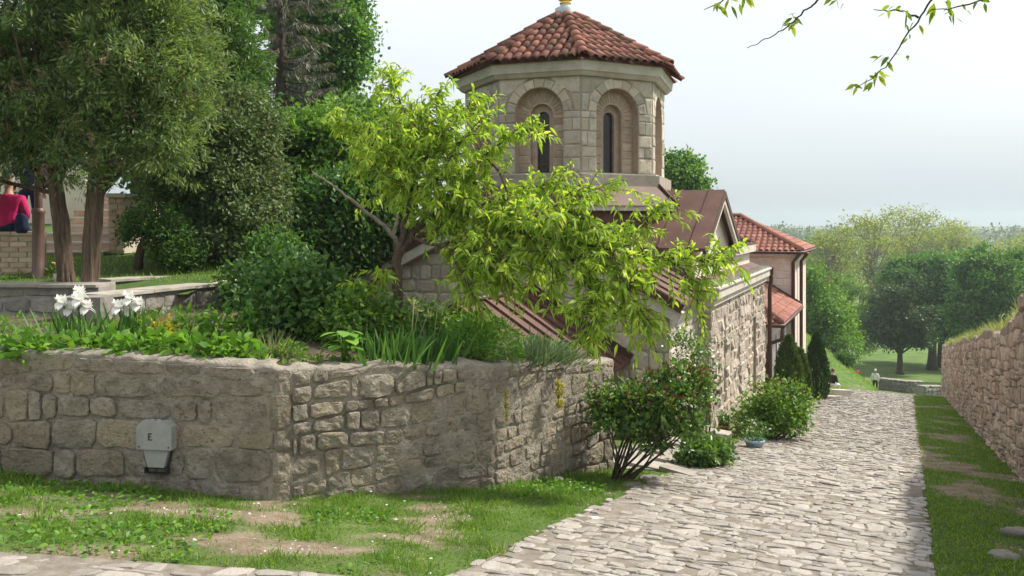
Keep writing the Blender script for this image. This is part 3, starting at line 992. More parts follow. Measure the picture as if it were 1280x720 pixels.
# porch roof over the side entrance, lower than the flower bed
pp, pz, pw, ps = 1.02, -1.16, 1.75, 0.617
for sgn in (-1, 1):
    A0, A1 = ch(pp, -6.9, pz), ch(pp, -4.22, pz); B0, B1 = ch(pp + sgn * pw, -6.9, pz - ps * pw), ch(pp + sgn * pw, -4.22, pz - ps * pw)
    sl = roof_slab('porch_roof', [A0, A1, B1, B0] if sgn < 0 else [A0, B0, B1, A1], 0.05, MT['metal_roof'], church)
    seams(sl, A0, A1, B0, B1, 8, MT['metal_roof'], 0.045, 0.035)
    d = unit(B1 - A1)
    g = G(); g.box((A1 + B1) / 2 + ZX * .05, (np.linalg.norm(B1 - A1) + .05, .10, .14), [d, AX, np.cross(d, AX)]); g.obj('flashing', MT['metal_trim'], sl)
    g = G(); g.box((A0 + B0) / 2 - ZX * .05 - AX * .02, (np.linalg.norm(B1 - A1), .04, .14), [d, AX, np.cross(d, AX)]); g.obj('verge_board', MT['metal_trim'], sl)
g = G(); g.tube([ch(pp, -6.92, pz + .015), ch(pp, -4.2, pz + .015)], .05, 8); g.obj('ridge_cap', MT['metal_trim'], church, True)
for p_ in (-.45, 2.5):
    g = G(); g.box(ch(p_, -6.6, -3.9), (.22, .22, 3.4), CHAX); g.obj('porch_post', MT['church_stone'], church)
# spotlight under the left eave
g = G(); g.box(ch(-3.0, -4.62, -1.42), (.22, .14, .17), CHAX); g.obj('spotlight', MT['black'], church)
g = G(); g.tube([ch(-2.85, -4.5, -1.35), ch(-2.6, -4.25, -1.25)], .018); g.obj('spotlight_bracket', MT['black'], church)

# ------------------------------------------------------------------ drum
DTH = [R(4 + 45 * k) for k in range(8)]


def oct_pt(Rr, th, z): return np.array([CC[0] + Rr * math.sin(th), CC[1] - Rr * math.cos(th), z])


def oct_ring(R0, z0, R1, z1, name, mat, parent, cap=True):
    g = G()
    for k in range(8):
        a, b = DTH[k], DTH[(k + 1) % 8]
        g.poly([oct_pt(R0, a, z0), oct_pt(R0, b, z0), oct_pt(R1, b, z1), oct_pt(R1, a, z1)])
        if cap:
            g.poly([CC + ZX * z1, oct_pt(R1, a, z1), oct_pt(R1, b, z1)])
            g.poly([CC + ZX * z0, oct_pt(R0, b, z0), oct_pt(R0, a, z0)])
    return g.obj(name, mat, parent)


DR, DZ0, DZ1 = 2.25, 0.98, 2.92
sk = oct_ring(2.85, 0.33, 2.30, 0.84, 'drum_skirt_roof', MT['metal_roof'], church)
for k in range(8):
    g = G(); g.tube([oct_pt(2.87, DTH[k], .34), oct_pt(2.31, DTH[k], .86)], .03, 6); g.obj('hip_seam', MT['metal_roof'], sk, True)
oct_ring(2.80, 0.23, 2.80, 0.326, 'drum_skirt_fascia', MT['cornice'], church)
oct_ring(2.62, -0.10, 2.62, 0.229, 'drum_base', MT['metal_roof'], church)
oct_ring(2.42, 0.70, 2.42, 0.95, 'drum_ledge', MT['church_mortar'], church)
oct_ring(2.34, 0.9505, 2.34, 0.985, 'drum_ledge_top', MT['concrete'], church)
# drum: each face has an arched niche with a narrower arch and a slit window
FW = 2 * DR * math.sin(math.pi / 8); hw = FW / 2
core = G()
drum = thing_core = None
NA, NZ = 0.50, 2.20            # niche half width and springing height (top = 2.70)
NB0 = DZ0 + 0.02
drum_g = G()
frames = []
for k in range(8):
    a, b = oct_pt(DR, DTH[k], 0), oct_pt(DR, DTH[(k + 1) % 8], 0)
    U = unit(b - a); N = np.array([U[1], -U[0], 0.0]); M = (a + b) / 2
    frames.append((M, U, ZX, N))
    F = lambda u, v, d=0.0: M + U * u + ZX * v + N * d
    # wall ring around the niche opening (front skin slightly behind the blocks)
    arc = [(-NA * math.cos(t), NZ + NA * math.sin(t)) for t in np.linspace(0, math.pi, 13)]
    top = [(-hw, NZ)] + [(-hw + 2 * hw * i / 12, DZ1) for i in range(13)] + [(hw, NZ)]
    for i in range(12):
        drum_g.poly([F(*arc[i]), F(*arc[i + 1]), F(top[i + 2][0], DZ1), F(top[i + 1][0], DZ1)][::-1])
    drum_g.poly([F(-hw, NZ), F(*arc[0]), F(-hw, DZ1)]); drum_g.poly([F(*arc[12]), F(hw, NZ), F(hw, DZ1)])
    drum_g.poly([F(-hw, DZ0), F(-NA, DZ0), F(-NA, NZ), F(-hw, NZ)]); drum_g.poly([F(NA, DZ0), F(hw, DZ0), F(hw, NZ), F(NA, NZ)])
drum = drum_g.obj('drum_wall', MT['church_mortar'], church)


def arch_outline(h, zs, n=10, z0=NB0):
    return [(-h, z0)] + [(-h * math.cos(t), zs + h * math.sin(t)) for t in np.linspace(0, math.pi, n)] + [(h, z0)]


rng = np.random.RandomState(41)
vis = (0, 1, 7, 6)
for k in range(8):
    fr = frames[k]; M, U, _, N = fr
    F = lambda u, v, d=0.0: M + U * u + ZX * v + N * d
    o1 = arch_outline(NA, NZ); o2 = arch_outline(0.235, 2.17); o3 = arch_outline(0.13, 2.13)
    g = G()
    for i in range(len(o1) - 1):
        g.poly([F(*o1[i], 0.0), F(*o1[i + 1], 0.0), F(*o1[i + 1], -.20), F(*o1[i], -.20)][::-1])
    for i in range(len(o1) - 1):
        g.poly([F(*o1[i], -.20), F(*o1[i + 1], -.20), F(*o2[i + 1], -.20), F(*o2[i], -.20)][::-1])
    for i in range(len(o2) - 1):
        g.poly([F(*o2[i], -.20), F(*o2[i + 1], -.20), F(*o2[i + 1], -.32), F(*o2[i], -.32)][::-1])
        g.poly([F(*o2[i], -.32), F(*o2[i + 1], -.32), F(*o3[i + 1], -.32), F(*o3[i], -.32)][::-1])
        g.poly([F(*o3[i], -.32), F(*o3[i + 1], -.32), F(*o3[i + 1], -.42), F(*o3[i], -.42)][::-1])
    g.poly([F(-NA, NB0, 0), F(NA, NB0, 0), F(NA, NB0, -.45), F(-NA, NB0, -.45)])
    g.obj('niche', MT['niche_brick'], drum)
    g = G(); g.poly([F(u, v, -.40) for u, v in o3][::-1])
    g.obj('slit_window', MT['dark_glass'], drum)
    if k not in vis: continue
    items = []

    def blk(P, d=0.02):
        P = np.array(P, float); c = P.mean(0)
        V, T = stone_geom(c + (P - c) * 0.94 + rng.uniform(-.004, .004, P.shape), fr, -.015, d * rng.uniform(.6, 1.2), rng, .15)
        items.append((V, T, V.mean(0), np.ptp(P, axis=0).max()))
    # arch stones
    nv = 9
    for i in range(nv):
        t0, t1 = math.pi * i / nv, math.pi * (i + 1) / nv
        ro = rng.uniform(.68, .74)
        P = [(-NA * math.cos(t0), NZ + NA * math.sin(t0)), (-NA * math.cos((t0 + t1) / 2), NZ + NA * math.sin((t0 + t1) / 2)), (-NA * math.cos(t1), NZ + NA * math.sin(t1)), (-ro * math.cos(t1), NZ + min(ro * math.sin(t1), DZ1 - NZ - .01)), (-ro * math.cos(t0), NZ + min(ro * math.sin(t0), DZ1 - NZ - .01))]
        blk([P[0], P[4], P[3], P[2], P[1]][::-1] if False else P[::-1])
    # jamb blocks
    for sd in (-1, 1):
        z = DZ0 + .02
        while z < NZ - .05:
            h = rng.uniform(.20, .32); z1 = min(z + h, NZ)
            if NZ - z1 < .1: z1 = NZ
            cut = rng.uniform(.40, .75)
            lo, hi = NA, hw - .01
            if rng.rand() < .45: segs = [(lo, hi)]
            else: segs = [(lo, lo + (hi - lo) * cut), (lo + (hi - lo) * cut, hi)]
            for x0, x1 in segs:
                q = [(sd * x0, z), (sd * x1, z), (sd * x1, z1), (sd * x0, z1)]
                blk(q if sd > 0 else q[::-1])
            z = z1
        # spandrels
        for (zz0, zz1) in ((NZ, NZ + .36), (NZ + .36, DZ1 - .01)):
            xin0 = math.sqrt(max(.02, .73 ** 2 - (zz0 - NZ) ** 2)); xin1 = math.sqrt(max(.02, .73 ** 2 - min(zz1 - NZ, .72) ** 2))
            q = [(sd * (xin0 + .01), zz0), (sd * (hw - .01), zz0), (sd * (hw - .01), zz1), (sd * (xin1 + .02), zz1)]
            blk(q if sd > 0 else q[::-1])
    put_stones(items, 'stone_block', MT['church_stone'], drum, 60)
    # small radial bricks inside the niche head, rows of them on its back
    items = []
    fr_b = (M - N * .20, U, ZX, N)
    for i in range(15):
        t0, t1 = math.pi * i / 15, math.pi * (i + 1) / 15
        P = np.array([(-.26 * math.cos(t0), 2.17 + .26 * math.sin(t0)), (-.47 * math.cos(t0), NZ + .47 * math.sin(t0)), (-.47 * math.cos(t1), NZ + .47 * math.sin(t1)), (-.26 * math.cos(t1), 2.17 + .26 * math.sin(t1))])
        c = P.mean(0); V, T = stone_geom(c + (P - c) * .86, fr_b, -.01, .012, rng, .1); items.append((V, T, V.mean(0), .1))
    for sd in (-1, 1):
        z = NB0
        while z < 2.12:
            h = rng.uniform(.12, .2); q = np.array([(sd * .25, z), (sd * .485, z), (sd * .485, min(z + h, 2.17)), (sd * .25, min(z + h, 2.17))])
            q = q if sd > 0 else q[::-1]
            c = q.mean(0); V, T = stone_geom(c + (q - c) * .92, fr_b, -.01, .012, rng, .1); items.append((V, T, V.mean(0), .1)); z += h
    put_stones(items, 'niche_brick', MT['niche_brick'], drum, 40)
# cornice
corn = oct_ring(2.34, 2.90, 2.42, 2.98, 'drum_cornice_lower', MT['cornice'], church)
corn = oct_ring(2.44, 2.981, 2.47, 3.18, 'drum_cornice', MT['cornice'], church)
# tiled roof
ER, EZ0, AZ0 = 2.60, 3.17, 4.70
base_g = G()
for k in range(8):
    a, b = DTH[k], DTH[(k + 1) % 8]
    base_g.poly([oct_pt(ER - .06, a, EZ0), oct_pt(ER - .06, b, EZ0), CC + ZX * (AZ0 - .02)])
    base_g.poly([oct_pt(ER - .06, b, EZ0), oct_pt(ER - .06, a, EZ0), CC + ZX * (EZ0 + .02)])
droof = base_g.obj('drum_roof', MT['tile'], church)


def tile_mesh(name, r=0.088, Lh=0.38, n=6, taper=.86, flat=.8, lip=.012):
    V = []
    for (x, rr, dz) in ((0, r * taper, 0), (Lh, r, 0.018), (Lh, r - lip, 0.018 - lip)):
        for i in range(n + 1):
            t = math.pi * i / n
            V.append((x, rr * math.cos(t), rr * flat * math.sin(t) + dz))
    T = []
    m = n + 1
    for b in (0, m):
        for i in range(n):
            T += [(b + i, b + m + i, b + m + i + 1), (b + i, b + m + i + 1, b + i + 1)]
    return fast_mesh(name, np.array(V), np.array(T), None, True)


tile_me = tile_mesh('roof_tile'); hip_me = tile_mesh('hip_tile', .115, .40)
tile_me.materials.append(MT['tile']); hip_me.materials.append(MT['tile'])


def place(name, me, O, X, Y, Z, parent):
    o = bpy.data.objects.new(name, me); COL.objects.link(o); o.parent = parent
    m = Matrix(((X[0], Y[0], Z[0], O[0]), (X[1], Y[1], Z[1], O[1]), (X[2], Y[2], Z[2], O[2]), (0, 0, 0, 1)))
    o.matrix_basis = m
    return o


tv = np.array([v.co[:] for v in tile_me.vertices]); tt = np.array([p.vertices[:] for p in tile_me.polygons])
restg = G()
rng = np.random.RandomState(51)
for k in range(8):
    a, b = oct_pt(ER, DTH[k], EZ0 + .03), oct_pt(ER, DTH[(k + 1) % 8], EZ0 + .03); ap = CC + ZX * (AZ0 + .03)
    A = unit(b - a); mid = (a + b) / 2; D = unit(mid - ap); Nm = unit(np.cross(D, A)); Nm = Nm if Nm[2] > 0 else -Nm
    A = np.cross(Nm, D)
    Ls = np.linalg.norm(mid - ap); Wb = np.linalg.norm(b - a)
    pitch = 0.192
    for r_ in range(9):
        d1 = Ls + .05 - r_ * 0.325           # lower end distance from apex
        if d1 < .45: continue
        w = Wb * (d1 - .2) / Ls
        for c_ in np.arange(-12, 13):
            u = (c_ + .0) * pitch
            if abs(u) > w / 2 - .02: continue
            O = ap + D * (d1 - .38) + A * (u + rng.uniform(-.008, .008)) + Nm * (.012 + rng.uniform(0, .012))
            yaw = rng.uniform(-.03, .03)
            X = unit(D + A * yaw); Y = unit(np.cross(Nm, X))
            if k in (0, 1, 6, 7): place('roof_tile', tile_me, O, X, Y, Nm, droof)
            else: restg.add(O + tv[:, :1] * X + tv[:, 1:2] * Y + tv[:, 2:3] * Nm, tt, rng.rand())
    # hips
    hp = a; D2 = unit(hp - ap); side = unit(np.cross(ZX, D2)); N2 = np.cross(D2, side)
    N2 = N2 if N2[2] > 0 else -N2; Y2 = np.cross(N2, D2)
    Lh = np.linalg.norm(hp - ap)
    for i in range(8):
        O = ap + D2 * (Lh + .06 - .40 - i * .345) + N2 * .045
        if (Lh - i * .345) < .5: continue
        place('hip_tile', hip_me, O, D2, Y2, N2, droof)
restg.obj('roof_tile_mass', MT['tile'], droof, True, 'stuff')
g = G(); g.lathe((CC[0], CC[1], 0), [(.30, 4.50), (.27, 4.62), (.235, 4.70), (.235, 4.80), (.12, 4.86), (.10, 4.92)], 20); g.obj('finial_base', MT['lead'], church, True)
g = G(); g.lathe((CC[0], CC[1], 0), [(.08, 4.88), (.13, 4.91), (.13, 4.94), (.10, 4.96)] + [(.04 + .19 * math.sin(t), 5.15 - .19 * math.cos(t)) for t in np.linspace(.3, 3.0, 12)], 24); g.obj('finial_ball', MT['gold'], church, True)

# ------------------------------------------------------------------ annex along the lane
annex = thing('church_annex', ch(3.65, -2.0, -4.2), 'long low rubble stone side building with plain cornice beside the lane', 'building')
AP, AQ0, AQ1, AZT = 3.57, -2.03, 5.15, -1.40
g = G(); g.box(ch(AP - .20, (AQ0 + AQ1) / 2, (AZT - 6.2) / 2), (.40, AQ1 - AQ0, AZT + 6.2), CHAX)
awall = g.obj('wall', MT['church_mortar'], annex)
fr = (ch(AP, 0, 0), AX, ZX, RX)
rng = np.random.RandomState(61)
slots = [(-0.75, -0.60, -3.6, -1.75), (0.95, 1.10, -3.7, -1.6), (3.0, 3.55, -4.2, -2.3)]
items = []
for q in courses(AQ0, AQ1, -6.1, AZT, (0.15, 0.27), (0.18, 0.5), rng, 0.02):
    c = np.mean(q, 0)
    x0, x1, y0, y1 = q[0][0], q[1][0], q[0][1], q[2][1]
    parts = [(x0, x1)]
    for (a, b, lo, hi) in slots:
        if lo < c[1] < hi:
            np_ = []
            for (u, v) in parts:
                if v <= a or u >= b: np_.append((u, v))
                else:
                    if u < a - .06: np_.append((u, a))
                    if v > b + .06: np_.append((b, v))
            parts = np_
    for (u, v) in parts:
        P = round_quad([(u, q[0][1]), (v, q[1][1]), (v, q[2][1]), (u, q[3][1])], rng.uniform(.008, .025), rng, .07, 8)
        V, T = stone_geom(P, fr, 0.0, rng.uniform(.080, .098), rng, .05)
        items.append((V, T, V.mean(0), np.ptp(P, axis=0).max()))
fr = (ch(AP, AQ0, 0), RX, ZX, -AX)
for q in courses(-.40, 0.09, -5.2, AZT, (0.2, 0.3), (0.24, 0.4), rng, 0.01):
    P = round_quad(q, .02, rng, .04, 8)
    V, T = stone_geom(P, fr, -.02, rng.uniform(.02, .04), rng, .2)
    items.append((V, T, V.mean(0), np.ptp(P, axis=0).max()))
put_stones(items, 'stone', MT['annex_stone'], awall, 300, 'stone_rubble')
ub_ = [AQ0] + [x for sl_ in slots for x in sl_[:2]] + [AQ1]
for i in range(0, 8, 2):
    g = G(); g.box(ch(AP + .037, (ub_[i] + ub_[i + 1]) / 2, (AZT - .16 - 6.15) / 2), (.072, ub_[i + 1] - ub_[i], AZT - .16 + 6.15), CHAX); g.obj('mortar_bed', MT['church_mortar'], awall)
for (a, b, lo, hi) in slots:
    for z0_, z1_ in ((-6.15, lo), (hi, AZT - .16)):
        g = G(); g.box(ch(AP + .036, (a + b) / 2, (z0_ + z1_) / 2), (.070, b - a, z1_ - z0_), CHAX); g.obj('mortar_bed', MT['church_mortar'], awall)
for (a, b, lo, hi) in slots[:2]:
    g = G(); g.box(ch(AP + .004, (a + b) / 2, (lo + hi) / 2), (.03, b - a - .05, hi - lo - .05), CHAX); g.obj('slit_recess', MT['dark_glass'], awall)
a, b, lo, hi = slots[2]
g = G(); ol = [(a + .02, lo)] + [((a + b) / 2 - (b - a - .04) / 2 * math.cos(t), hi - .27 + .25 * math.sin(t)) for t in np.linspace(0, math.pi, 9)] + [(b - .02, lo)]
g.prism([ch(AP - .01, u, v) for u, v in ol][::-1], RX * .025); g.obj('blind_arch', MT['niche_brick'], awall)
g = G(); g.box(ch(AP - .14, (AQ0 + AQ1) / 2, AZT + .09), (.70, AQ1 - AQ0 + .28, .17), CHAX); g.obj('cornice', MT['cornice'], annex)
g = G(); g.box(ch(AP - .18, (AQ0 + AQ1) / 2, AZT - .062), (.64, AQ1 - AQ0 + .14, .13), CHAX); g.obj('cornice_band', MT['concrete'], annex)
g = G(); g.box(ch(AP - .16, (AQ0 + AQ1) / 2, AZT + .197), (.82, AQ1 - AQ0 + .34, .035), CHAX); lt = g.obj('coping', MT['concrete'], annex)
for i in range(19):
    q_ = AQ0 + .05 + i * (AQ1 - AQ0) / 18.5
    g = G(); g.prism([ch(AP + .20, q_ - .035, AZT + .216), ch(AP + .20, q_ + .035, AZT + .216), ch(AP + .20, q_, AZT + .27)], -RX * .72); g.obj('coping_rib', MT['concrete'], lt)
# paved strip roof behind, rising to the church walls
roof_slab('lean_roof', [ch(AP + .1, AQ0, AZT + .20), ch(AP + .1, AQ1, AZT + .20), ch(2.6, AQ1, AZT + .62), ch(2.6, AQ0, AZT + .62)], .05, MT['metal_roof'], annex)
g = G(); pts = [ch(AP + .2, AQ1 + .12, AZT + .12), ch(AP + .22, AQ1 + .14, AZT - .1), ch(AP + .18, AQ1 + .12, AZT - .4), ch(AP + .18, AQ1 + .12, -6.0)]
g.tube(pts, .055, 8); g.obj('drainpipe', MT['metal_trim'], annex, True)
g = G(); g.box(ch(AP + .19, AQ1 + .1, AZT + .12), (.18, .22, .2), CHAX); g.obj('rain_hopper', MT['metal_trim'], annex)

# ------------------------------------------------------------------ house behind the annex
HO = np.array([9.98, 28.2, 0.0])


def ho(p, q, z): return HO + RX * p + AX * q + ZX * z


house = thing('house', ho(0, 0, -6.2), 'pale block house with hipped red tile roof behind the church', 'house')
g = G(); g.box(ho(-4.5, 2.1, -4.2), (9.0, 4.2, 6.4), CHAX); hwall = g.obj('wall', MT['plaster_pink'], house)
rng = np.random.RandomState(71)
items = []
fr = (ho(0, 0, 0), RX, ZX, -AX)
z = -4.6
row = 0
while z < -1.25:
    u = -4.6 - (0.28 if row % 2 else 0)
    while u < -.16:
        u1 = min(u + .56, -.13)
        P = np.array([(u + .012, z + .012), (u1 - .012, z + .012), (u1 - .012, z + .248), (u + .012, z + .248)])
        V, T = stone_geom(P, fr, -.01, .014, rng, .05); items.append((V, T, V.mean(0), .5)); u = u1
    z += .26; row += 1
put_stones(items, 'wall_block', MT['house_block'], hwall, 200)
g = G(); g.box(ho(.02, 2.1, -1.10), (.38, 4.7, .18), CHAX); g.obj('eave_board', MT['cornice'], house)
g = G(); g.box(ho(-4.5, -.08, -1.10), (9.0, .42, .18), CHAX); g.obj('eave_board', MT['cornice'], house)
e0, e1, e2, e3 = ho(-9.4, -.36, -1.0), ho(.28, -.36, -1.0), ho(.28, 4.5, -1.0), ho(-9.4, 4.5, -1.0)
r0_, r1_ = ho(-6.6, 2.1, .22), ho(-2.2, 2.1, .22)
g = G()
for P in ([e0, e1, r1_, r0_], [e1, e2, r1_], [e2, e3, r0_, r1_], [e3, e0, r0_]): g.poly(P)
hroof = g.obj('roof', MT['tile_clean'], house)


def tile_slope(parent, e0, e1, t0, t1, pitch, rows, mat, name='roof_tile_mass', r=.085, clipf=None):
    """barrel tile columns on a sloping quad (e0-e1 eave, t0-t1 top)"""
    g = G()
    A = unit(e1 - e0); n = int(np.linalg.norm(e1 - e0) / pitch)
    U_ = ((t0 + t1) - (e0 + e1)) / 2; U_ = U_ - A * (U_ @ A); H = np.linalg.norm(U_); U_ = U_ / H
    N = np.cross(A, U_); N = N if N[2] > 0 else -N
    a0, a1 = (t0 - e0) @ A, (t1 - e0) @ A; Lb = np.linalg.norm(e1 - e0)
    for i in range(n + 1):
        u = (i + .5) * pitch
        for k in range(rows):
            v0, v1 = H * k / rows - .04, H * (k + 1) / rows
            f = (v0 + v1) / 2 / H
            if u < a0 * f or u > Lb + (a1 - Lb) * f: continue
            V = []
            for (v, rr, dz) in ((v1, r * .85, 0.0), (v0, r, .02)):
                for j in range(5):
                    t = math.pi * j / 4
                    V.append(e0 + A * (u + rr * math.cos(t)) + U_ * v + N * (rr * .8 * math.sin(t) + dz))
            T = []
            for j in range(4): T += [(j, j + 5, j + 6), (j, j + 6, j + 1)]
            g.add(V, T, rng.rand())
    return g.obj(name, mat, parent, True, 'stuff')


tile_slope(hroof, e0, e1, r0_, r1_, .21, 11, MT['tile_clean'])
tile_slope(hroof, e1, e2, r1_, r1_, .21, 11, MT['tile_clean'])
for (a, b) in ((e1, r1_), (r0_, r1_), (e0, r0_)):
    g = G(); g.tube([a + ZX * .05, b + ZX * .06], .09, 8); g.obj('ridge_tile', MT['tile_clean'], hroof, True)
g = G(); g.tube([ho(-9, -.41, -1.05), ho(.33, -.41, -1.05), ho(.33, 4.5, -1.05)], .06, 8); g.obj('gutter', MT['metal_trim'], house, True)
for (p_, q_) in ((-.06, -.09), (.12, .9)):
    g = G(); g.tube([ho(p_ + .25, q_ - .28, -1.1), ho(p_, q_, -1.4), ho(p_, q_, -6.6)], .06, 8); g.obj('drainpipe', MT['metal_trim'], house, True)
# lower wing in front of the house
wq = -5.6
g = G(); g.prism([ho(-.32, wq + .35, -8), ho(-.32, wq + .35, -3.1), ho(-4.5, wq + .35, -.85), ho(-4.5, wq + .35, -8)], AX * (-wq - .36)); wing = g.obj('wing_wall', MT['plaster_pink'], house)
W0, W1 = ho(.18, wq, -2.92), ho(.18, -.02, -2.92)
T0, T1 = ho(-2.2, wq + 2.0, -1.47), ho(-2.2, -.02, -1.47)
L0 = ho(-4.6, wq, -2.92)
g = G(); g.poly([W0, W1, T1, T0]); g.poly([L0, W0, T0])
wroof = g.obj('wing_roof', MT['tile_clean'], house)
tile_slope(wroof, W0, W1, T0, T1, .2, 9, MT['tile_clean'])
tile_slope(wroof, L0, W0, T0, T0, .2, 9, MT['tile_clean'])
g = G(); g.tube([W0 + ZX * .04, T0 + ZX * .05], .09, 8); g.obj('ridge_tile', MT['tile_clean'], wroof, True)
g = G(); g.box(ho(-2.2, -.05, -1.42), (.05, .06, .1), CHAX); 
d = unit(ho(.2, -.04, -2.84) - ho(-2.2, -.04, -1.38))
g = G(); g.box((ho(.2, -.04, -2.84) + ho(-2.2, -.04, -1.38)) / 2, (2.8, .07, .09), [d, AX, np.cross(d, AX)]); g.obj('flashing', MT['metal_trim'], wroof)
g = G(); g.tube([L0 - ZX * .06 - AX * .05, W0 - ZX * .06 + RX * .05 - AX * .05, W1 - ZX * .06 + RX * .05], .06, 8); g.obj('gutter', MT['metal_trim'], house, True)
g = G(); g.tube([W0 + RX * .03 - ZX * .1, W0 + RX * .0 - ZX * .45, ho(-.2, wq + .2, -3.55), ho(-.26, wq + .22, -3.8), ho(-.26, wq + .22, -7)], .055, 8); g.obj('drainpipe', MT['metal_trim'], house, True)
for i in range(4):
    q0 = wq + 1.1 + i * 1.15
    g = G(); g.box(ho(-.31, q0, -4.3), (.05, .55, 1.3), CHAX); wdw = g.obj('window', MT['dark_glass'], house)
    g = G(); g.box(ho(-.29, q0 - .32, -4.3), (.10, .09, 1.45), CHAX); g.obj('window_frame', MT['white_cloth'], wdw)
    g = G(); g.box(ho(-.29, q0 + .32, -4.3), (.10, .09, 1.45), CHAX); g.obj('window_frame', MT['white_cloth'], wdw)

# ------------------------------------------------------------------ foliage helpers
def rand_dirs(n, rng):
    v = rng.normal(size=(n, 3))
    return unit(v)


def leaves2(P, D, Ln, Wd, rng, fold=0.25):
    """two-triangle folded leaves at P along D"""
    n = len(P)
    D = unit(D)
    sd = unit(np.cross(D, rand_dirs(n, rng)))
    nr = np.cross(D, sd)
    Ln = (np.zeros(n) + Ln)[:, None]; Wd = (np.zeros(n) + Wd)[:, None]
    mid = P + D * Ln * 0.45
    V = np.stack([P, mid + sd * Wd * .5 + nr * Wd * fold, P + D * Ln, mid - sd * Wd * .5 + nr * Wd * fold], 1).reshape(-1, 3)
    b = np.arange(n)[:, None] * 4
    T = np.concatenate([b + np.array([0, 1, 2]), b + np.array([0, 2, 3])], 1).reshape(-1, 3)
    return V, T


def strips(P, D, Ln, Wd, droop, prof, rng, side=None, cup=0.0):
    """curved blades: prof = half-width factors per level, last level is the tip"""
    n = len(P); D = unit(D); m = len(prof)
    if side is None:
        side = unit(np.cross(D, rand_dirs(n, rng)))
    Ln = (np.zeros(n) + Ln)[:, None]; Wd = (np.zeros(n) + Wd)[:, None]; droop = (np.zeros(n) + droop)[:, None]
    nr = np.cross(D, side)
    L_ = []
    for i, pf in enumerate(prof):
        k = i / m
        c = P + D * Ln * k - np.array([0, 0, 1.0]) * droop * Ln * k * k
        L_ += [c - side * Wd * pf * .5 + nr * Wd * pf * cup, c + side * Wd * pf * .5 + nr * Wd * pf * cup]
    L_.append(P + D * Ln - np.array([0, 0, 1.0]) * droop * Ln)
    V = np.stack(L_, 1); nv = V.shape[1]; V = V.reshape(-1, 3)
    tri = []
    for i in range(m - 1):
        a = 2 * i; tri += [(a, a + 1, a + 3), (a, a + 3, a + 2)]
    tri.append((2 * m - 2, 2 * m - 1, 2 * m))
    T = (np.arange(n)[:, None, None] * nv + np.array(tri)[None]).reshape(-1, 3)
    return V, T, nv


def rep(r, k): return np.repeat(r, k)


def foliage(name, V, T, per, mat, parent, rng, kind=None, rnd=None):
    n = len(V) // per
    r = rng.rand(n) * 0.999 if rnd is None else rnd
    # object random adds an offset, fract wraps: keep spread
    me = fast_mesh(name, V, T, rep(r, per), True)
    return link(name, me, mat, parent, kind)


def at(px, py, Y):
    return np.array([(px - 640) / 1000 * Y, Y, (278 - py) / 1000 * Y])


def bez(a, b, bend, n=6):
    a = np.asarray(a, float); b = np.asarray(b, float)
    t = np.linspace(0, 1, n)[:, None]
    return a + (b - a) * t + np.asarray(bend) * (4 * t * (1 - t))


def clumps_in(ells, n, rng, shell=0.55):
    """points in a union of ellipsoids, biased outwards"""
    out = []
    vol = np.array([e[3] * e[4] * e[5] for e in ells]) ** 0.8; vol = vol / vol.sum()
    for e, k in zip(ells, rng.multinomial(n, vol)):
        d = rand_dirs(k, rng)
        r = (shell + (1 - shell) * rng.rand(k)) ** 0.9
        out.append(np.array(e[:3]) + d * r[:, None] * np.array(e[3:6]))
    return np.vstack(out)


def tree(name, label, base, trunk_top, trunk_r, ells, n_clump, per, csz, leaf, mats, seed, group=None, cat='tree', limb=True, lean=(0, 0, 0), down=0.25, out=0.5, flat=1.0, wide=0.6, n_limb=26, crown_name='crown', parent=None):
    """trunk with limbs reaching into clumps of leaves"""
    rng = np.random.RandomState(seed)
    base = np.asarray(base, float); top = np.asarray(trunk_top, float)
    t = thing(name, base, label, cat, group)
    g = G()
    H = np.linalg.norm(top - base)
    g.tube(bez(base - np.array([0, 0, .15]), top, np.asarray(lean, float), 9), np.linspace(trunk_r, trunk_r * .45, 9) * np.concatenate([[1.35, 1.1], np.ones(7)]), 9)
    tk = g.obj('trunk', mats[1], t, True)
    cl = clumps_in(ells, n_clump, rng, .6)
    ctr = np.mean([e[:3] for e in ells], 0)
    if limb:
        idx = rng.permutation(len(cl))[:n_limb]
        gl = G()
        for k in idx:
            f = rng.uniform(.45, 1.0)
            a = base + (top - base) * f + np.asarray(lean) * 4 * f * (1 - f)
            b = cl[k]
            ln = np.linalg.norm(b - a)
            gl.tube(bez(a, b, rng.uniform(-.08, .08, 3) * ln + np.array([0, 0, .06 * ln]), 6), np.linspace(trunk_r * .42 * (1.1 - f * .5), trunk_r * .06, 6), 5, cap=False)
        gl.obj('limbs', mats[1], tk, True, 'stuff')
    n = n_clump * per
    cid = np.repeat(np.arange(n_clump), per)
    off = rng.normal(size=(n, 3)) * np.array([csz, csz, csz * .75 * flat])
    P = cl[cid] + off
    D = rand_dirs(n, rng) * .8 + unit(P - ctr) * out + np.array([0, 0, -down])
    cs = rng.rand(n_clump)
    V, T = leaves2(P, D, leaf * rng.uniform(.6, 1.25, n), leaf * wide * rng.uniform(.7, 1.2, n), rng)
    r = np.clip(0.35 * cs[cid] + .65 * rng.rand(n), 0, .999)
    me = fast_mesh(crown_name, V, T, rep(r, 4), True)
    link(crown_name, me, mats[0], t)
    return t


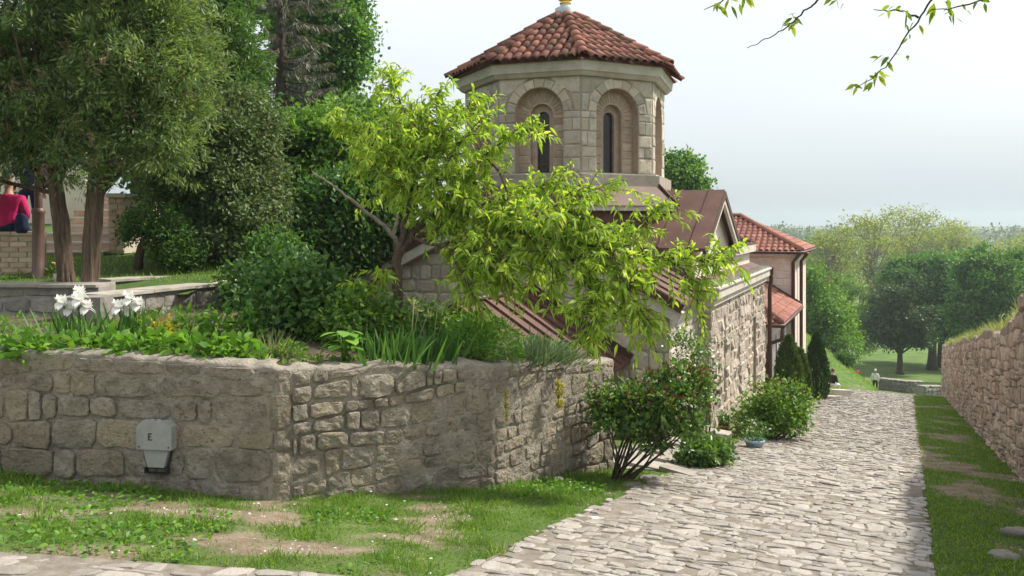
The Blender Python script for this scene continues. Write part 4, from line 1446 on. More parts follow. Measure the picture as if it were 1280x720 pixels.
def shrub(name, label, base, ells, n_clump, per, csz, leaf, mats, seed, stems=7, group=None, cat='shrub', wide=.6, extra=None, down=.2, stem_r=.018, droop=None):
    rng = np.random.RandomState(seed)
    base = np.asarray(base, float)
    t = thing(name, base, label, cat, group)
    cl = clumps_in(ells, n_clump, rng, .35)
    for k in rng.permutation(len(cl))[:stems]:
        g = G(); b0 = base + np.array([rng.uniform(-.08, .08), rng.uniform(-.08, .08), -.05])
        ln = np.linalg.norm(cl[k] - b0)
        g.tube(bez(b0, cl[k], rng.uniform(-.12, .12, 3) * ln, 6), np.linspace(stem_r, stem_r * .3, 6), 6)
        g.obj('stem', mats[1], t, True)
    n = n_clump * per; cid = np.repeat(np.arange(n_clump), per)
    P = cl[cid] + rng.normal(size=(n, 3)) * csz
    P[:, 2] = np.maximum(P[:, 2], base[2] + .03)
    ctr = np.mean([e[:3] for e in ells], 0)
    D = rand_dirs(n, rng) + unit(P - ctr) * .5 + np.array([0, 0, -down])
    V, T = leaves2(P, D, leaf * rng.uniform(.6, 1.3, n), leaf * wide * rng.uniform(.7, 1.2, n), rng)
    foliage('foliage', V, T, 4, mats[0], t, rng)
    if extra:
        mat, cnt, zmin, nm = extra
        k = np.where(P[:, 2] > zmin)[0]; k = k[rng.permutation(len(k))[:cnt]]
        V, T = leaves2(P[k] + unit(P[k] - ctr) * .03, rand_dirs(len(k), rng) + unit(P[k] - ctr), leaf * 1.0, leaf * .6, rng)
        foliage(nm, V, T, 4, mat, t, rng)
    return t


# ------------------------------------------------------------------ flower bed and upper lawn (ground)
def bed_back(X): return np.interp(X, [-9, -4.9, -4.0, -3.0, -1.5, 0.0, 1.2], [9.6, 9.6, 11.6, 11.2, 11.0, 10.3, 9.7])
def bed_front(X): return np.interp(X, WALL[:, 0], WALL[:, 1]) + 0.18


us = np.linspace(-6.1, 1.05, 60); vs_ = np.linspace(0, 1, 26)
V_ = []
for v in vs_:
    for u in us:
        Y = bed_front(u) + (bed_back(u) - bed_front(u)) * v
        zt = np.interp(u, [-6, -2, -.2, 1.1], [-1.20, -1.26, -1.47, -1.66])
        V_.append((u, Y, zt + .07 * math.sin(v * 1.5) + .06 * float(fbm(u * 2, Y * 2)) - .03))
i_ = (np.arange(25)[:, None] * 60 + np.arange(59)[None, :]).ravel()
link('flower_bed_soil', fast_mesh('flower_bed_soil', np.array(V_), np.stack([i_, i_ + 1, i_ + 61, i_ + 60], -1)), MT['soil'], None, 'structure')


def bed_z(X, Y):
    v = np.clip((Y - bed_front(X)) / (bed_back(X) - bed_front(X)), 0, 1)
    return np.interp(X, [-6, -2, -.2, 1.1], [-1.20, -1.26, -1.47, -1.66]) + .07 * np.sin(v * 1.5)


def lawn_z(X, Y): return -.90 + .105 * (Y - 11) + .06 * np.maximum(0, -X - 9) * 0 + .12 * (fbm(X * .6, Y * .6) - .5) - .105 * np.maximum(0, Y - 24)


sheet('upper_lawn', np.concatenate([np.linspace(-60, -12, 20)[:-1], np.linspace(-12, -4.3, 50)]), np.concatenate([np.linspace(10.6, 24, 80), np.linspace(25, 60, 12)]), lawn_z, MT['lawn'])

# ------------------------------------------------------------------ low stone walls at the back of the bed
def low_wall(label, a, b, zt, zb_, thick, seed, hr=(.12, .2), wr=(.16, .34), cap=True, capmat='cap_stone'):
    t = thing('low_wall', (a[0], a[1], zb_), label, 'wall', 'low grey stone walls behind the flower bed')
    fr = frame(a, b); Ln = float(np.hypot(b[0] - a[0], b[1] - a[1]))
    O, U, _, N = fr
    ctr = O + U * Ln / 2 - N * thick / 2 + ZX * (zt + zb_) / 2
    g = G(); g.box(ctr, (Ln, thick, zt - zb_), [U, -N, ZX]); g.obj('core', MT['grey_mortar'], t)
    rng = np.random.RandomState(seed); items = []
    for q in courses(.01, Ln - .01, zb_, zt - .02, hr, wr, rng, .012):
        P = round_quad(q, rng.uniform(.02, .035), rng, .07, 8)
        V, T = stone_geom(P, fr, -.015, rng.uniform(.012, .03), rng, .3); items.append((V, T, V.mean(0), np.ptp(P, axis=0).max()))
    put_stones(items, 'stone', MT['grey_stone'], t, 120)
    # capping in slabs
    n = max(2, int(Ln / .7))
    for i in range(n):
        g = G(); g.box(O + U * Ln * (i + .5) / n - N * (thick / 2 - .03) + ZX * (zt + .02 + rng.uniform(-.004, .004)), (Ln / n - .008, thick + .06, .035), [U, -N, ZX]); g.obj('capping_slab', MT[capmat], t)
    return t


low_wall('low rubble wall with flat top left of the iris flowers', (-7.6, 10.35), (-5.35, 10.35), -.84, -1.4, .45, 81, (.18, .28), (.3, .6))
lw2 = low_wall('long low wall with pale end block running behind the white irises', (-4.88, 9.55), (-4.10, 11.6), -.90, -1.45, .42, 82)
low_wall('shorter low wall farther back under the pruned shrub', (-5.65, 11.2), (-4.75, 12.55), -.84, -1.3, .35, 83)
g = G(); g.box((-5.02, 9.42, -1.13), (.50, .30, .52)); g.obj('end_block', MT['grey_stone'], lw2)
g = G(); g.box((-4.02, 11.75, -1.15), (.42, .36, .6), [unit(np.array([.9, -.3, 0])), unit(np.array([.3, .9, 0])), ZX]); g.obj('end_block', MT['plaster_pink'], lw2)

# ------------------------------------------------------------------ brick seat wall, stairs and lamp
bw = thing('brick_wall', (-7.6, 12.4, -1.0), 'sunlit low brick wall with a person sitting on it', 'wall')
ba, bb = np.array([-8.6, 12.0]), np.array([-7.28, 12.25])
O, U, _, N = frame(ba, bb); Ln = float(np.hypot(*(bb - ba)))
g = G(); g.box(O + U * Ln / 2 - N * .2 + ZX * -.62, (Ln, .4, .86), [U, -N, ZX]); g.obj('core', MT['brick_mortar'], bw)
bme = None
rng = np.random.RandomState(91)
for row in range(10):
    z = -1.0 + row * .079
    u = -.12 if row % 2 else 0
    while u < Ln - .02:
        u0, u1 = max(0, u), min(Ln, u + .235)
        if u1 - u0 > .04:
            g = G(); g.box(O + U * (u0 + u1) / 2 + ZX * (z + .034) + N * (rng.uniform(0, .008) + .0), (u1 - u0 - .012, .03, .066), [U, -N, ZX], rng.rand()); g.obj('brick', MT['brick'], bw)
        u += .245
for i in range(4):
    g = G(); g.box(O + U * Ln * (i + .5) / 4 - N * .19 + ZX * -.165, (Ln / 4 - .01, .5, .05), [U, -N, ZX], rng.rand()); g.obj('capping', MT['brick'], bw)
st = thing('staircase', (-7.6, 14.5, -.5), 'worn brick stairs climbing behind the lamp post', 'stairs')
for i in range(8):
    g = G(); g.box((-7.95, 14.3 + i * .36, -.62 + i * .155), (1.5, .42, .16), None, rng.rand()); g.obj('riser', MT['brick'], st)
    g = G(); g.box((-7.95, 14.28 + i * .36, -.525 + i * .155), (1.54, .46, .035), None, rng.rand()); g.obj('tread', MT['concrete'], st)
g = G(); g.box((-7.02, 15.2, -.05), (.28, 2.0, 1.0)); sw = g.obj('side_wall', MT['brick_mortar'], st)
for row in range(9):
    z = -.5 + row * .105
    for i in range(2):
        g = G(); g.box((-7.02 - .07 + i * .14 + (.03 if row % 2 else 0), 14.19, z + .045), (.125, .03, .085), None, rng.rand()); g.obj('brick', MT['brick'], sw)
g = G(); g.box((-7.02, 15.2, .48), (.34, 2.1, .07)); g.obj('capping', MT['concrete'], sw)
# pale wall far up on the left
pw_ = thing('garden_house', (-11.2, 19, .2), 'pale cream wall glimpsed under the cypress on the left', 'building')
g = G(); g.box((-11.8, 19.5, 1.6), (3.0, .4, 3.4)); g.obj('wall', MT['plaster_pink'], pw_)
g = G(); g.box((-11.8, 19.45, 3.38), (3.3, .7, .14)); g.obj('eave_board', MT['metal_trim'], pw_)

lampX, lampY = (48 - 640) / 1000 * 11.9, 11.9
lp = thing('lamp_post', (lampX, lampY, -.86), 'brown metal lamp post between brick wall and cypress trunk', 'lamp post')
g = G(); g.lathe((lampX, lampY, 0), [(.10, -.90), (.10, -.84), (.083, -.82), (.083, .12), (.095, .14), (.095, .18), (.07, .21)], 16); g.obj('base_tube', MT['lamp_brown'], lp, True)
g = G(); g.lathe((lampX, lampY, 0), [(.055, .19), (.048, 2.7), (.0, 2.71)], 14); g.obj('pole', MT['lamp_brown'], lp, True)
g = G(); g.lathe((lampX, lampY, 0), [(.05, 2.68), (.16, 2.74), (.2, 2.9), (.2, 3.2), (.05, 3.4)], 16); g.obj('lantern', MT['white_cloth'], lp, True)

# ------------------------------------------------------------------ peach tree in the flower bed
rng = np.random.RandomState(101)
pt = thing('peach_tree', (-1.3, 8.75, -1.35), 'leaning fruit tree with bright yellow-green drooping leaves in the flower bed', 'tree')
limbs = [
    ('trunk', [(486, 452, 8.75, .075), (489, 410, 8.75, .066), (497, 365, 8.75, .060), (495, 330, 8.75, .055), (499, 302, 8.75, .052)]),
    ('dead_limb', [(498, 306, 8.75, .032), (486, 288, 8.68, .026), (462, 268, 8.6, .021), (432, 243, 8.5, .016), (408, 227, 8.45, .011), (390, 214, 8.4, .006)]),
    ('dead_limb', [(492, 296, 8.72, .026), (496, 280, 8.7, .022), (497, 268, 8.68, .014)]),
    ('limb', [(498, 318, 8.75, .046), (512, 296, 8.85, .042), (532, 276, 8.95, .036), (556, 263, 9.0, .032), (590, 262, 8.9, .026), (640, 282, 8.7, .022), (700, 300, 8.5, .017), (760, 312, 8.4, .013), (830, 322, 8.3, .010), (880, 326, 8.3, .006), (915, 322, 8.3, .003)]),
    ('limb', [(500, 304, 8.75, .035), (510, 262, 8.95, .028), (520, 215, 9.1, .021), (512, 165, 9.2, .014), (500, 125, 9.2, .008), (492, 100, 9.2, .004)]),
    ('limb', [(556, 263, 9.0, .026), (580, 230, 9.1, .021), (605, 195, 9.1, .016), (635, 170, 9.0, .009), (664, 160, 8.9, .003)]),
    ('limb', [(605, 195, 9.1, .015), (625, 215, 8.9, .014), (636, 245, 8.7, .013), (634, 272, 8.6, .015), (664, 298, 8.45, .010), (690, 330, 8.35, .006), (700, 360, 8.3, .003)]),
    ('limb', [(640, 282, 8.7, .017), (690, 262, 8.5, .014), (725, 268, 8.35, .012), (746, 292, 8.25, .010), (775, 345, 8.15, .008), (800, 385, 8.1, .005), (812, 410, 8.1, .003)]),
    ('limb', [(520, 215, 9.1, .016), (470, 185, 9.2, .012), (445, 165, 9.2, .006), (425, 155, 9.2, .003)]),
    ('limb', [(760, 312, 8.4, .010), (800, 280, 8.45, .008), (830, 255, 8.5, .004)]),
    ('limb', [(700, 300, 8.5, .011), (735, 355, 8.3, .008), (750, 392, 8.2, .005), (738, 412, 8.15, .003)]),
    ('limb', [(512, 296, 8.85, .02), (560, 310, 8.5, .015), (610, 330, 8.3, .010), (640, 355, 8.2, .004)]),
    ('limb', [(520, 215, 9.1, .014), (560, 160, 9.3, .010), (590, 130, 9.3, .004)]),
    ('limb', [(830, 318, 8.3, .008), (862, 345, 8.2, .006), (872, 378, 8.15, .003)]),
    ('limb', [(690, 262, 8.5, .010), (720, 235, 8.6, .007), (770, 238, 8.6, .003)]),
    ('limb', [(590, 262, 8.9, .018), (640, 240, 9.0, .013), (680, 232, 9.0, .008), (705, 225, 9.0, .004)]),
    ('limb', [(510, 262, 8.95, .018), (545, 225, 8.8, .014), (575, 180, 8.7, .009), (600, 150, 8.7, .004)]),
    ('limb', [(512, 165, 9.2, .010), (535, 140, 9.1, .007), (550, 115, 9.1, .003)]),
    ('limb', [(560, 310, 8.5, .011), (580, 345, 8.3, .008), (590, 370, 8.2, .003)]),
    ('limb', [(640, 282, 8.7, .012), (660, 320, 8.9, .009), (690, 350, 9.1, .004)]),
    ('limb', [(495, 330, 8.75, .022), (470, 345, 8.6, .014), (452, 365, 8.5, .006)]),
]
lobj = {}
twP, twD = [], []
for i, (nm, pts) in enumerate(limbs):
    P = np.array([at(*p[:3]) for p in pts]); rad = np.array([p[3] for p in pts])
    # smooth resample
    k = np.linspace(0, len(P) - 1, len(P) * 4 - 3)
    Ps = np.stack([np.interp(k, np.arange(len(P)), P[:, j]) for j in range(3)], 1)
    for _ in range(2): Ps[1:-1] = (Ps[:-2] + 2 * Ps[1:-1] + Ps[2:]) / 4
    Ps[1:-1] += rng.normal(size=Ps[1:-1].shape) * .008
    g = G(); g.tube(Ps, np.interp(k, np.arange(len(P)), rad), 8)
    g.obj(nm, MT['bark_grey'] if nm == 'dead_limb' else MT['bark_red'], pt, True)
    if nm == 'limb':
        m = len(Ps); tg = unit(np.gradient(Ps, axis=0))
        L_ = np.linalg.norm(np.diff(Ps, axis=0), axis=1).sum()
        nt_ = int(L_ * 34)
        f = rng.uniform(.22, 1.0, nt_) * (m - 1)
        b = np.stack([np.interp(f, np.arange(m), Ps[:, j]) for j in range(3)], 1)
        td = np.stack([np.interp(f, np.arange(m), tg[:, j]) for j in range(3)], 1)
        d = unit(rand_dirs(nt_, rng) * .9 + td * .8 + np.array([0, 0, .12]))
        twP.append(b); twD.append(d)
# fill the crown between the limbs: thin side branches with their own twigs
allP = np.vstack([np.array([at(*p[:3]) for p in pts]) for nm, pts in limbs if nm == 'limb'])
allP = np.vstack([allP] + [(np.array([at(*p[:3]) for p in pts])[:-1] + np.array([at(*p[:3]) for p in pts])[1:]) / 2 for nm, pts in limbs if nm == 'limb'])
sb = G()
def E0(px, py, Y, rx, rz, ry):
    p = at(px, py, Y); return (p[0], p[1], p[2], rx * Y / 1000, ry, rz * Y / 1000)
fill = clumps_in([E0(500, 200, 9.0, 62, 85, .5), E0(575, 250, 8.9, 70, 75, .5), E0(545, 170, 9.1, 60, 50, .45), E0(640, 290, 8.7, 75, 55, .45), E0(720, 300, 8.5, 75, 55, .4), E0(600, 330, 8.5, 60, 40, .35), E0(790, 330, 8.3, 80, 45, .35), E0(745, 375, 8.2, 60, 45, .3)], 265, rng, .0)
for c in fill:
    j = np.argmin(np.linalg.norm(allP - c, axis=1) + .5 * np.maximum(0, allP[:, 2] - c[2])); a = allP[j]
    if np.linalg.norm(c - a) > 1.0: continue
    pth = bez(a, c, rng.normal(size=3) * .05 + np.array([0, 0, .05]), 6); sb.tube(pth, np.linspace(.007, .003, 6), 5, cap=False)
    d0 = unit(c - a)
    for q in range(4):
        twP.append(pth[[rng.randint(2, 6)]]); twD.append(unit(rand_dirs(1, rng) * .9 + d0 * .6 + np.array([[0, 0, .05]])))
sb.obj('side_branches', MT['bark_red'], pt, True, 'stuff')
twP = np.vstack(twP); twD = np.vstack(twD); nT = len(twP)
twL = rng.uniform(.12, .42, nT)
lP, lD = [], []
gt = G()
for k in range(nT):
    t = np.linspace(0, 1, 5)[:, None]
    path = twP[k] + twD[k] * twL[k] * t - np.array([0, 0, .22 * twL[k]]) * t * t
    gt.tube(path, np.linspace(.0045, .0018, 5), 4, cap=False)
    nl = int(6 + twL[k] * 28)
    f = rng.uniform(.12, 1.0, nl)
    b = np.stack([np.interp(f, t[:, 0], path[:, j]) for j in range(3)], 1)
    d = rand_dirs(nl, rng) * .9 + twD[k] * .55 + np.array([0, 0, -.45])
    lP.append(b); lD.append(unit(d))
gt.obj('twigs', MT['bark_red'], pt, True, 'stuff')
lP = np.vstack(lP); lD = np.vstack(lD); nL = len(lP)
Ln = rng.uniform(.05, .118, nL)
V, T, nv = strips(lP, lD, Ln, Ln * rng.uniform(.24, .32, nL), rng.uniform(.1, .55, nL), [.12, .85, 1.0, .62], rng, None, .06)
V = V.reshape(nL, nv, 3)
T1 = T.reshape(nL, -1, 3)[0]
rv = rng.rand(nL) * .999
ordr = np.argsort(Ln / lP[:, 1])[::-1]
for k in ordr[:260]:
    link('leaf', fast_mesh('leaf', V[k], T1, np.full(nv, rv[k])), MT['peach_leaf'], pt)
rest = ordr[260:]
T2 = (np.arange(len(rest))[:, None, None] * nv + T1[None]).reshape(-1, 3)
link('foliage', fast_mesh('foliage', V[rest].reshape(-1, 3), T2, rep(rv[rest], nv)), MT['peach_leaf'], pt, 'stuff')

# ------------------------------------------------------------------ conifers on the left
def thuja(name, label, base, trunk_pts, ells, n_spray, seed, mat, mat2, dead=0.0, L0=.20, per=22, group=None, trunk_r=.17, bark='bark_red'):
    rng = np.random.RandomState(seed)
    t = thing(name, base, label, 'tree', group)
    P = np.array(trunk_pts, float)
    k = np.linspace(0, len(P) - 1, len(P) * 4 - 3)
    Ps = np.stack([np.interp(k, np.arange(len(P)), P[:, j]) for j in range(3)], 1)
    for _ in range(2): Ps[1:-1] = (Ps[:-2] + 2 * Ps[1:-1] + Ps[2:]) / 4
    Ps += rng.normal(size=Ps.shape) * .006
    g = G(); rr = np.linspace(trunk_r, trunk_r * .5, len(Ps)); rr[0] *= 1.25; rr[1] *= 1.1
    kk = np.linspace(0, len(Ps) - 1, 60); Pd = np.stack([np.interp(kk, np.arange(len(Ps)), Ps[:, j]) for j in range(3)], 1)
    g.tube(Pd, np.interp(kk, np.arange(len(Ps)), rr), 30)
    Vt = g.V[-1]; ring = Vt[:-2].reshape(60, 30, 3); aa = np.arange(30) * 2 * math.pi / 30
    A2, Z2 = np.meshgrid(aa, Pd[:, 2])
    rid = fbm(np.cos(A2) * 4.5 + seed, np.sin(A2) * 4.5, Z2 * 1.1, 4) - .5
    ring = Pd[:, None] + (ring - Pd[:, None]) * (1 + .55 * rid)[..., None]
    g.V[-1] = np.vstack([ring.reshape(-1, 3), Vt[-2:]])
    tk = g.obj('trunk', MT[bark], t, False)
    lobes = clumps_in(ells, max(30, n_spray // 24), rng, .45)
    cl = lobes[rng.randint(0, len(lobes), n_spray)] + rng.normal(size=(n_spray, 3)) * np.array([.17, .17, .20])
    ctr = np.mean([e[:3] for e in ells], 0)
    gl = G()
    for c in cl[rng.permutation(n_spray)[:60]]:
        a = Ps[rng.randint(len(Ps) // 3, len(Ps))]
        ln = np.linalg.norm(c - a)
        gl.tube(bez(a, c, np.array([0, 0, -.05 * ln]), 6), np.linspace(.035, .006, 6), 5, cap=False)
    gl.obj('limbs', MT[bark], tk, True, 'stuff')
    # each spray: a fan of scale-leaf twigs in one plane, pointing up and out
    n = n_spray * per; cid = np.repeat(np.arange(n_spray), per)
    outd = cl - ctr; outd[:, 2] *= .25; outd = unit(outd)
    ax = unit(outd * .8 + np.array([0, 0, .25]) + rng.normal(size=(n_spray, 3)) * .45)
    droopy = rng.rand(n_spray) < .35
    ax[droopy] = unit(outd[droopy] * .5 + np.array([0, 0, -.9]) + rng.normal(size=(droopy.sum(), 3)) * .25)
    sd = unit(np.cross(ax, rand_dirs(n_spray, rng)))
    f = rng.uniform(-.1, .45, n); sp = rng.normal(size=n) * .55
    sz = rng.uniform(.7, 1.35, n_spray)
    Pp = cl[cid] + ax[cid] * (f * .27 * sz[cid])[:, None] + sd[cid] * (sp * .075)[:, None] + rng.normal(size=(n, 3)) * .035
    D = ax[cid] + sd[cid] * sp[:, None] * .9 + rng.normal(size=(n, 3)) * .28
    Ln = L0 * rng.uniform(.45, 1.0, n)
    V, T = leaves2(Pp, D, Ln, Ln * .25, rng, .15); nv = 4
    cr = rng.rand(n_spray)
    r = np.clip(.5 * cr[cid] + .5 * rng.rand(n), 0, .999)
    isdead = (rng.rand(n_spray) < dead)[cid]
    V = V.reshape(n, nv, 3); T1 = T.reshape(n, -1, 3)[0]
    for msk, m_, nm in ((~isdead, mat, 'crown'), (isdead, mat2, 'dead_sprays')):
        kk = np.where(msk)[0]
        if len(kk) == 0: continue
        T2 = (np.arange(len(kk))[:, None, None] * nv + T1[None]).reshape(-1, 3)
        link(nm, fast_mesh(nm, V[kk].reshape(-1, 3), T2, rep(r[kk], nv)), m_, t, None if nm == 'crown' else 'stuff')
    return t


A = lambda px, py, Y: tuple(at(px, py, Y))


def E(px, py, Y, rx, rz, ry=None):
    """ellipsoid given by pixel centre and pixel radii at depth Y"""
    p = at(px, py, Y); return (p[0], p[1], p[2], rx * Y / 1000, (ry if ry else rx * Y / 1000), rz * Y / 1000)


thuja('arborvitae_tree', 'tall olive-green conifer with slanting trunk nearer the lamp post', A(84, 370, 11.2), [A(84, 372, 11.2), A(80, 310, 11.2), A(70, 240, 11.2), A(58, 180, 11.2), A(50, 60, 11.2), A(50, -150, 11.2)],
      [E(20, 100, 11.3, 95, 115, 1.1), E(60, -20, 11.4, 140, 150, 1.2), E(-60, 120, 11.6, 110, 120, 1.2), E(110, 120, 10.7, 80, 100, .7), E(40, 180, 11.3, 70, 48, .6)], 4300, 111, MT['thuja_leaf'], MT['thuja_dead'], .07, .11, 27, 'conifers on the upper lawn', .118)
thuja('arborvitae_tree', 'tall olive-green conifer with upright trunk beside the white irises', A(114, 375, 10.9), [A(112, 378, 10.9), A(114, 320, 10.9), A(118, 250, 10.9), A(120, 180, 10.9), A(130, 60, 10.9), A(140, -150, 10.9)],
      [E(180, 90, 10.9, 72, 105, .8), E(150, -20, 11.2, 105, 130, 1.0), E(205, 30, 11.0, 50, 110, .7), E(140, 170, 10.8, 56, 55, .5), E(195, 175, 10.8, 38, 44, .45)], 4600, 112, MT['thuja_leaf'], MT['thuja_dead'], .03, .11, 25, 'conifers on the upper lawn', .125)
thuja('arborvitae_tree', 'deep green conifer rising behind the two olive ones', A(270, 330, 15.5), [A(272, 330, 15.5), A(272, 200, 15.5), A(270, 0, 15.5), A(270, -120, 15.5)],
      [E(268, 40, 15.0, 58, 90, .9), E(270, -60, 15.2, 50, 100, .9), E(250, 100, 14.8, 62, 60, .8), E(290, 95, 14.6, 36, 40, .6)], 2600, 113, MT['thuja_green'], MT['thuja_dead'], .0, .14, 26, 'conifers on the upper lawn', .16)
# sparse grey spruce
rng = np.random.RandomState(121)
spb = at(352, 330, 25)
sp_ = thing('spruce_tree', spb, 'sparse grey half-dead spruce behind the dark evergreens', 'tree')
g = G(); g.tube([spb, at(352, 100, 25), at(350, -150, 25)], [.24, .18, .06], 9); g.obj('trunk', MT['bark_dark'], sp_, True)
gl = G(); PP, DD = [], []
for i in range(150):
    z = at(350, rng.uniform(-130, 170), 25)
    ang = rng.uniform(0, 6.28); ln = rng.uniform(1.0, 2.1)
    d = np.array([math.cos(ang), math.sin(ang), rng.uniform(-.25, .05)])
    path = bez(z, z + d * ln, np.array([0, 0, -.10 * ln]), 7); gl.tube(path, np.linspace(.03, .005, 7), 4, cap=False)
    m = 130
    f = rng.uniform(.15, 1, m) * 6
    b = np.stack([np.interp(f, np.arange(7), path[:, j]) for j in range(3)], 1)
    PP.append(b); DD.append(rand_dirs(m, rng) * .5 + d * .5 + np.array([0, 0, -.75]))
gl.obj('limbs', MT['bark_dark'], sp_, True, 'stuff')
PP = np.vstack(PP); DD = np.vstack(DD)
V, T = leaves2(PP, DD, rng.uniform(.12, .34, len(PP)), .035, rng, .1)
foliage('crown', V, T, 4, MT['spruce_leaf'], sp_, rng)

bark, barkd, barkg = MT['bark'], MT['bark_dark'], MT['bark_grey']
tree('maple_tree', 'bright green broad-leaved tree beyond the grey spruce', A(415, 330, 29), A(410, 60, 29), .3, [E(405, 60, 29, 46, 52, 1.5), E(420, 20, 29, 34, 40, 1.2), E(375, 20, 29.5, 45, 45, 1.3), E(395, 115, 29, 40, 30, 1.2), E(440, 60, 28.6, 16, 34, .6)], 190, 210, .30, .17, (MT['maple_leaf'], bark), 131, wide=.8)
tree('holly_tree', 'dense dark glossy evergreen bush-tree beside the pruned shrub', A(275, 350, 13.6), A(272, 230, 13.6), .09, [E(275, 215, 13.6, 76, 82, 1.0), E(290, 160, 13.6, 55, 50, .8), E(225, 245, 13.5, 42, 46, .7), E(310, 280, 13.3, 55, 62, .8), E(262, 300, 13.5, 50, 38, .7)], 420, 90, .13, .085, (MT['holly_leaf'], barkd), 132, wide=.6)
tree('laurel_tree', 'mid-green leafy tree between the dark evergreen and the fruit tree', A(390, 350, 17), A(388, 260, 17), .1, [E(385, 205, 17, 50, 55, 1.0), E(350, 180, 17.2, 34, 32, .8), E(425, 190, 16.8, 38, 40, .9), E(400, 160, 17.2, 32, 22, .7), E(340, 250, 17.4, 40, 45, .8)], 270, 100, .17, .14, (MT['green_leaf'], bark), 133, wide=.55)
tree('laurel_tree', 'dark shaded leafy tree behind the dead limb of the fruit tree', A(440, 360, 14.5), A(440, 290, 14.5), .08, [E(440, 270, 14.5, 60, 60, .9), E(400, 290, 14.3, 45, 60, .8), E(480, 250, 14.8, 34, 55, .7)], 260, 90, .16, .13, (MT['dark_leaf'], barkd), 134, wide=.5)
tree('background_tree', 'olive tree top peeping out above the laurel trees', A(470, 330, 24), A(470, 200, 24), .14, [E(480, 180, 24, 45, 40, 1.2), E(440, 150, 24.5, 30, 26, 1.0), E(455, 210, 24, 40, 40, 1.2)], 150, 90, .24, .2, (MT['green_leaf'], bark), 135)
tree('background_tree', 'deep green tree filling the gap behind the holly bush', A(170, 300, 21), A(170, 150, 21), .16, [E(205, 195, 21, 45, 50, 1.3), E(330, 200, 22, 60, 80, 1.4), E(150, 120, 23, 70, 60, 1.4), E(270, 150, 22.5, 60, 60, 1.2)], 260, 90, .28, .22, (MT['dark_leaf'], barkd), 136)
tree('background_tree', 'leafy tree top showing beside the octagonal drum', A(850, 330, 40), A(850, 240, 40), .2, [E(848, 222, 40, 26, 30, 1.2), E(866, 234, 40, 16, 14, .8), E(838, 240, 40, 20, 26, .8)], 90, 130, .24, .2, (MT['maple_leaf'], bark), 137, wide=.7)
# pruned shrub with a forked pale trunk
psb = at(172, 345, 12.6)
ps_ = thing('pruned_shrub', psb, 'small pruned shrub with forked pinkish trunk above the low wall', 'shrub')
g = G(); g.tube([psb - ZX * .1, at(173, 325, 12.6), at(177, 308, 12.6), at(182, 298, 12.6)], [.085, .07, .065, .05], 9); g.obj('trunk', MT['plaster_pink'] if False else MT['bark_red'], ps_, True)
g = G(); g.tube([at(177, 308, 12.6), at(190, 292, 12.6), at(200, 280, 12.5)], [.045, .04, .02], 7); g.obj('limb', MT['bark_red'], ps_, True)
rng = np.random.RandomState(141)
cl = clumps_in([E(190, 278, 12.6, 34, 14, .35), E(165, 290, 12.6, 16, 10, .3), E(222, 268, 12.6, 14, 14, .3), E(215, 305, 12.4, 32, 26, .35), E(235, 320, 12.4, 22, 18, .3)], 120, rng)
cid = np.repeat(np.arange(120), 50); P = cl[cid] + rng.normal(size=(6000, 3)) * .07
V, T = leaves2(P, rand_dirs(6000, rng) + np.array([0, 0, .4]), rng.uniform(.05, .10, 6000), .035, rng)
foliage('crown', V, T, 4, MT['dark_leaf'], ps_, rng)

# ------------------------------------------------------------------ park trees beyond the lane
def gp(px, Y, dz=0.0):
    X = (px - 640) / 1000 * Y; return np.array([X, Y, float(gz(X, Y)) + dz])


GRP = 'park trees beyond the end of the lane'
tree('park_tree', 'big dark tree with stout trunk in the middle of the park lawn', gp(1165, 94), A(1167, 390, 94), .55, [E(1160, 362, 94, 46, 42, 5), E(1132, 350, 95, 30, 24, 4), E(1178, 338, 94, 34, 28, 4), E(1150, 405, 93, 42, 22, 4), E(1195, 388, 95, 30, 32, 4)], 150, 260, .60, .40, (MT['park_leaf'], barkd), 151, GRP)
tree('park_tree', 'small dark round tree standing before the big park tree', gp(1125, 86), A(1125, 420, 86), .36, [E(1125, 385, 86, 36, 40, 3.2), E(1112, 400, 86, 26, 30, 2.4), E(1140, 405, 86, 22, 26, 2.2)], 70, 210, .46, .36, (MT['park_dark'], barkd), 152, GRP)
tree('park_tree', 'large round green tree above the end of the right wall', gp(1235, 78), A(1235, 400, 78), .5, [E(1236, 358, 78, 36, 44, 4), E(1215, 390, 78, 24, 26, 3), E(1262, 345, 79, 28, 34, 3.2), E(1222, 330, 79, 20, 20, 3)], 110, 240, .48, .36, (MT['park_leaf'], barkd), 153, GRP)
tree('park_tree', 'second trunk of dark tree at the edge of the right wall', gp(1176, 97), A(1178, 390, 97), .5, [E(1197, 355, 99, 28, 34, 4), E(1185, 398, 98, 26, 24, 3)], 120, 90, .9, .6, (MT['park_leaf'], barkd), 154, GRP)
wl = [('tall pale yellow-green tree with bare rising limbs in mid park', 1090, 150, [E(1090, 330, 150, 48, 60, 6), E(1075, 300, 150, 34, 34, 5), E(1115, 290, 150, 38, 30, 5), E(1085, 370, 149, 40, 40, 5)]),
      ('highest pale yellow-green tree of the park skyline', 1140, 165, [E(1140, 300, 165, 44, 42, 6), E(1125, 280, 165, 24, 22, 4), E(1160, 285, 165, 28, 24, 4), E(1150, 340, 164, 40, 40, 6)]),
      ('pale tree leaning out right of the skyline top', 1190, 172, [E(1188, 310, 172, 34, 36, 6), E(1205, 330, 172, 30, 36, 6), E(1175, 290, 172, 22, 20, 4)]),
      ('pale spreading tree behind the hipped house roof', 1035, 140, [E(1035, 335, 140, 36, 48, 6), E(1050, 310, 140, 28, 28, 5), E(1020, 360, 139, 30, 40, 5)]),
      ('low pale tree at the far right over the wall', 1262, 160, [E(1255, 340, 160, 34, 40, 6), E(1285, 330, 160, 30, 40, 6)])]
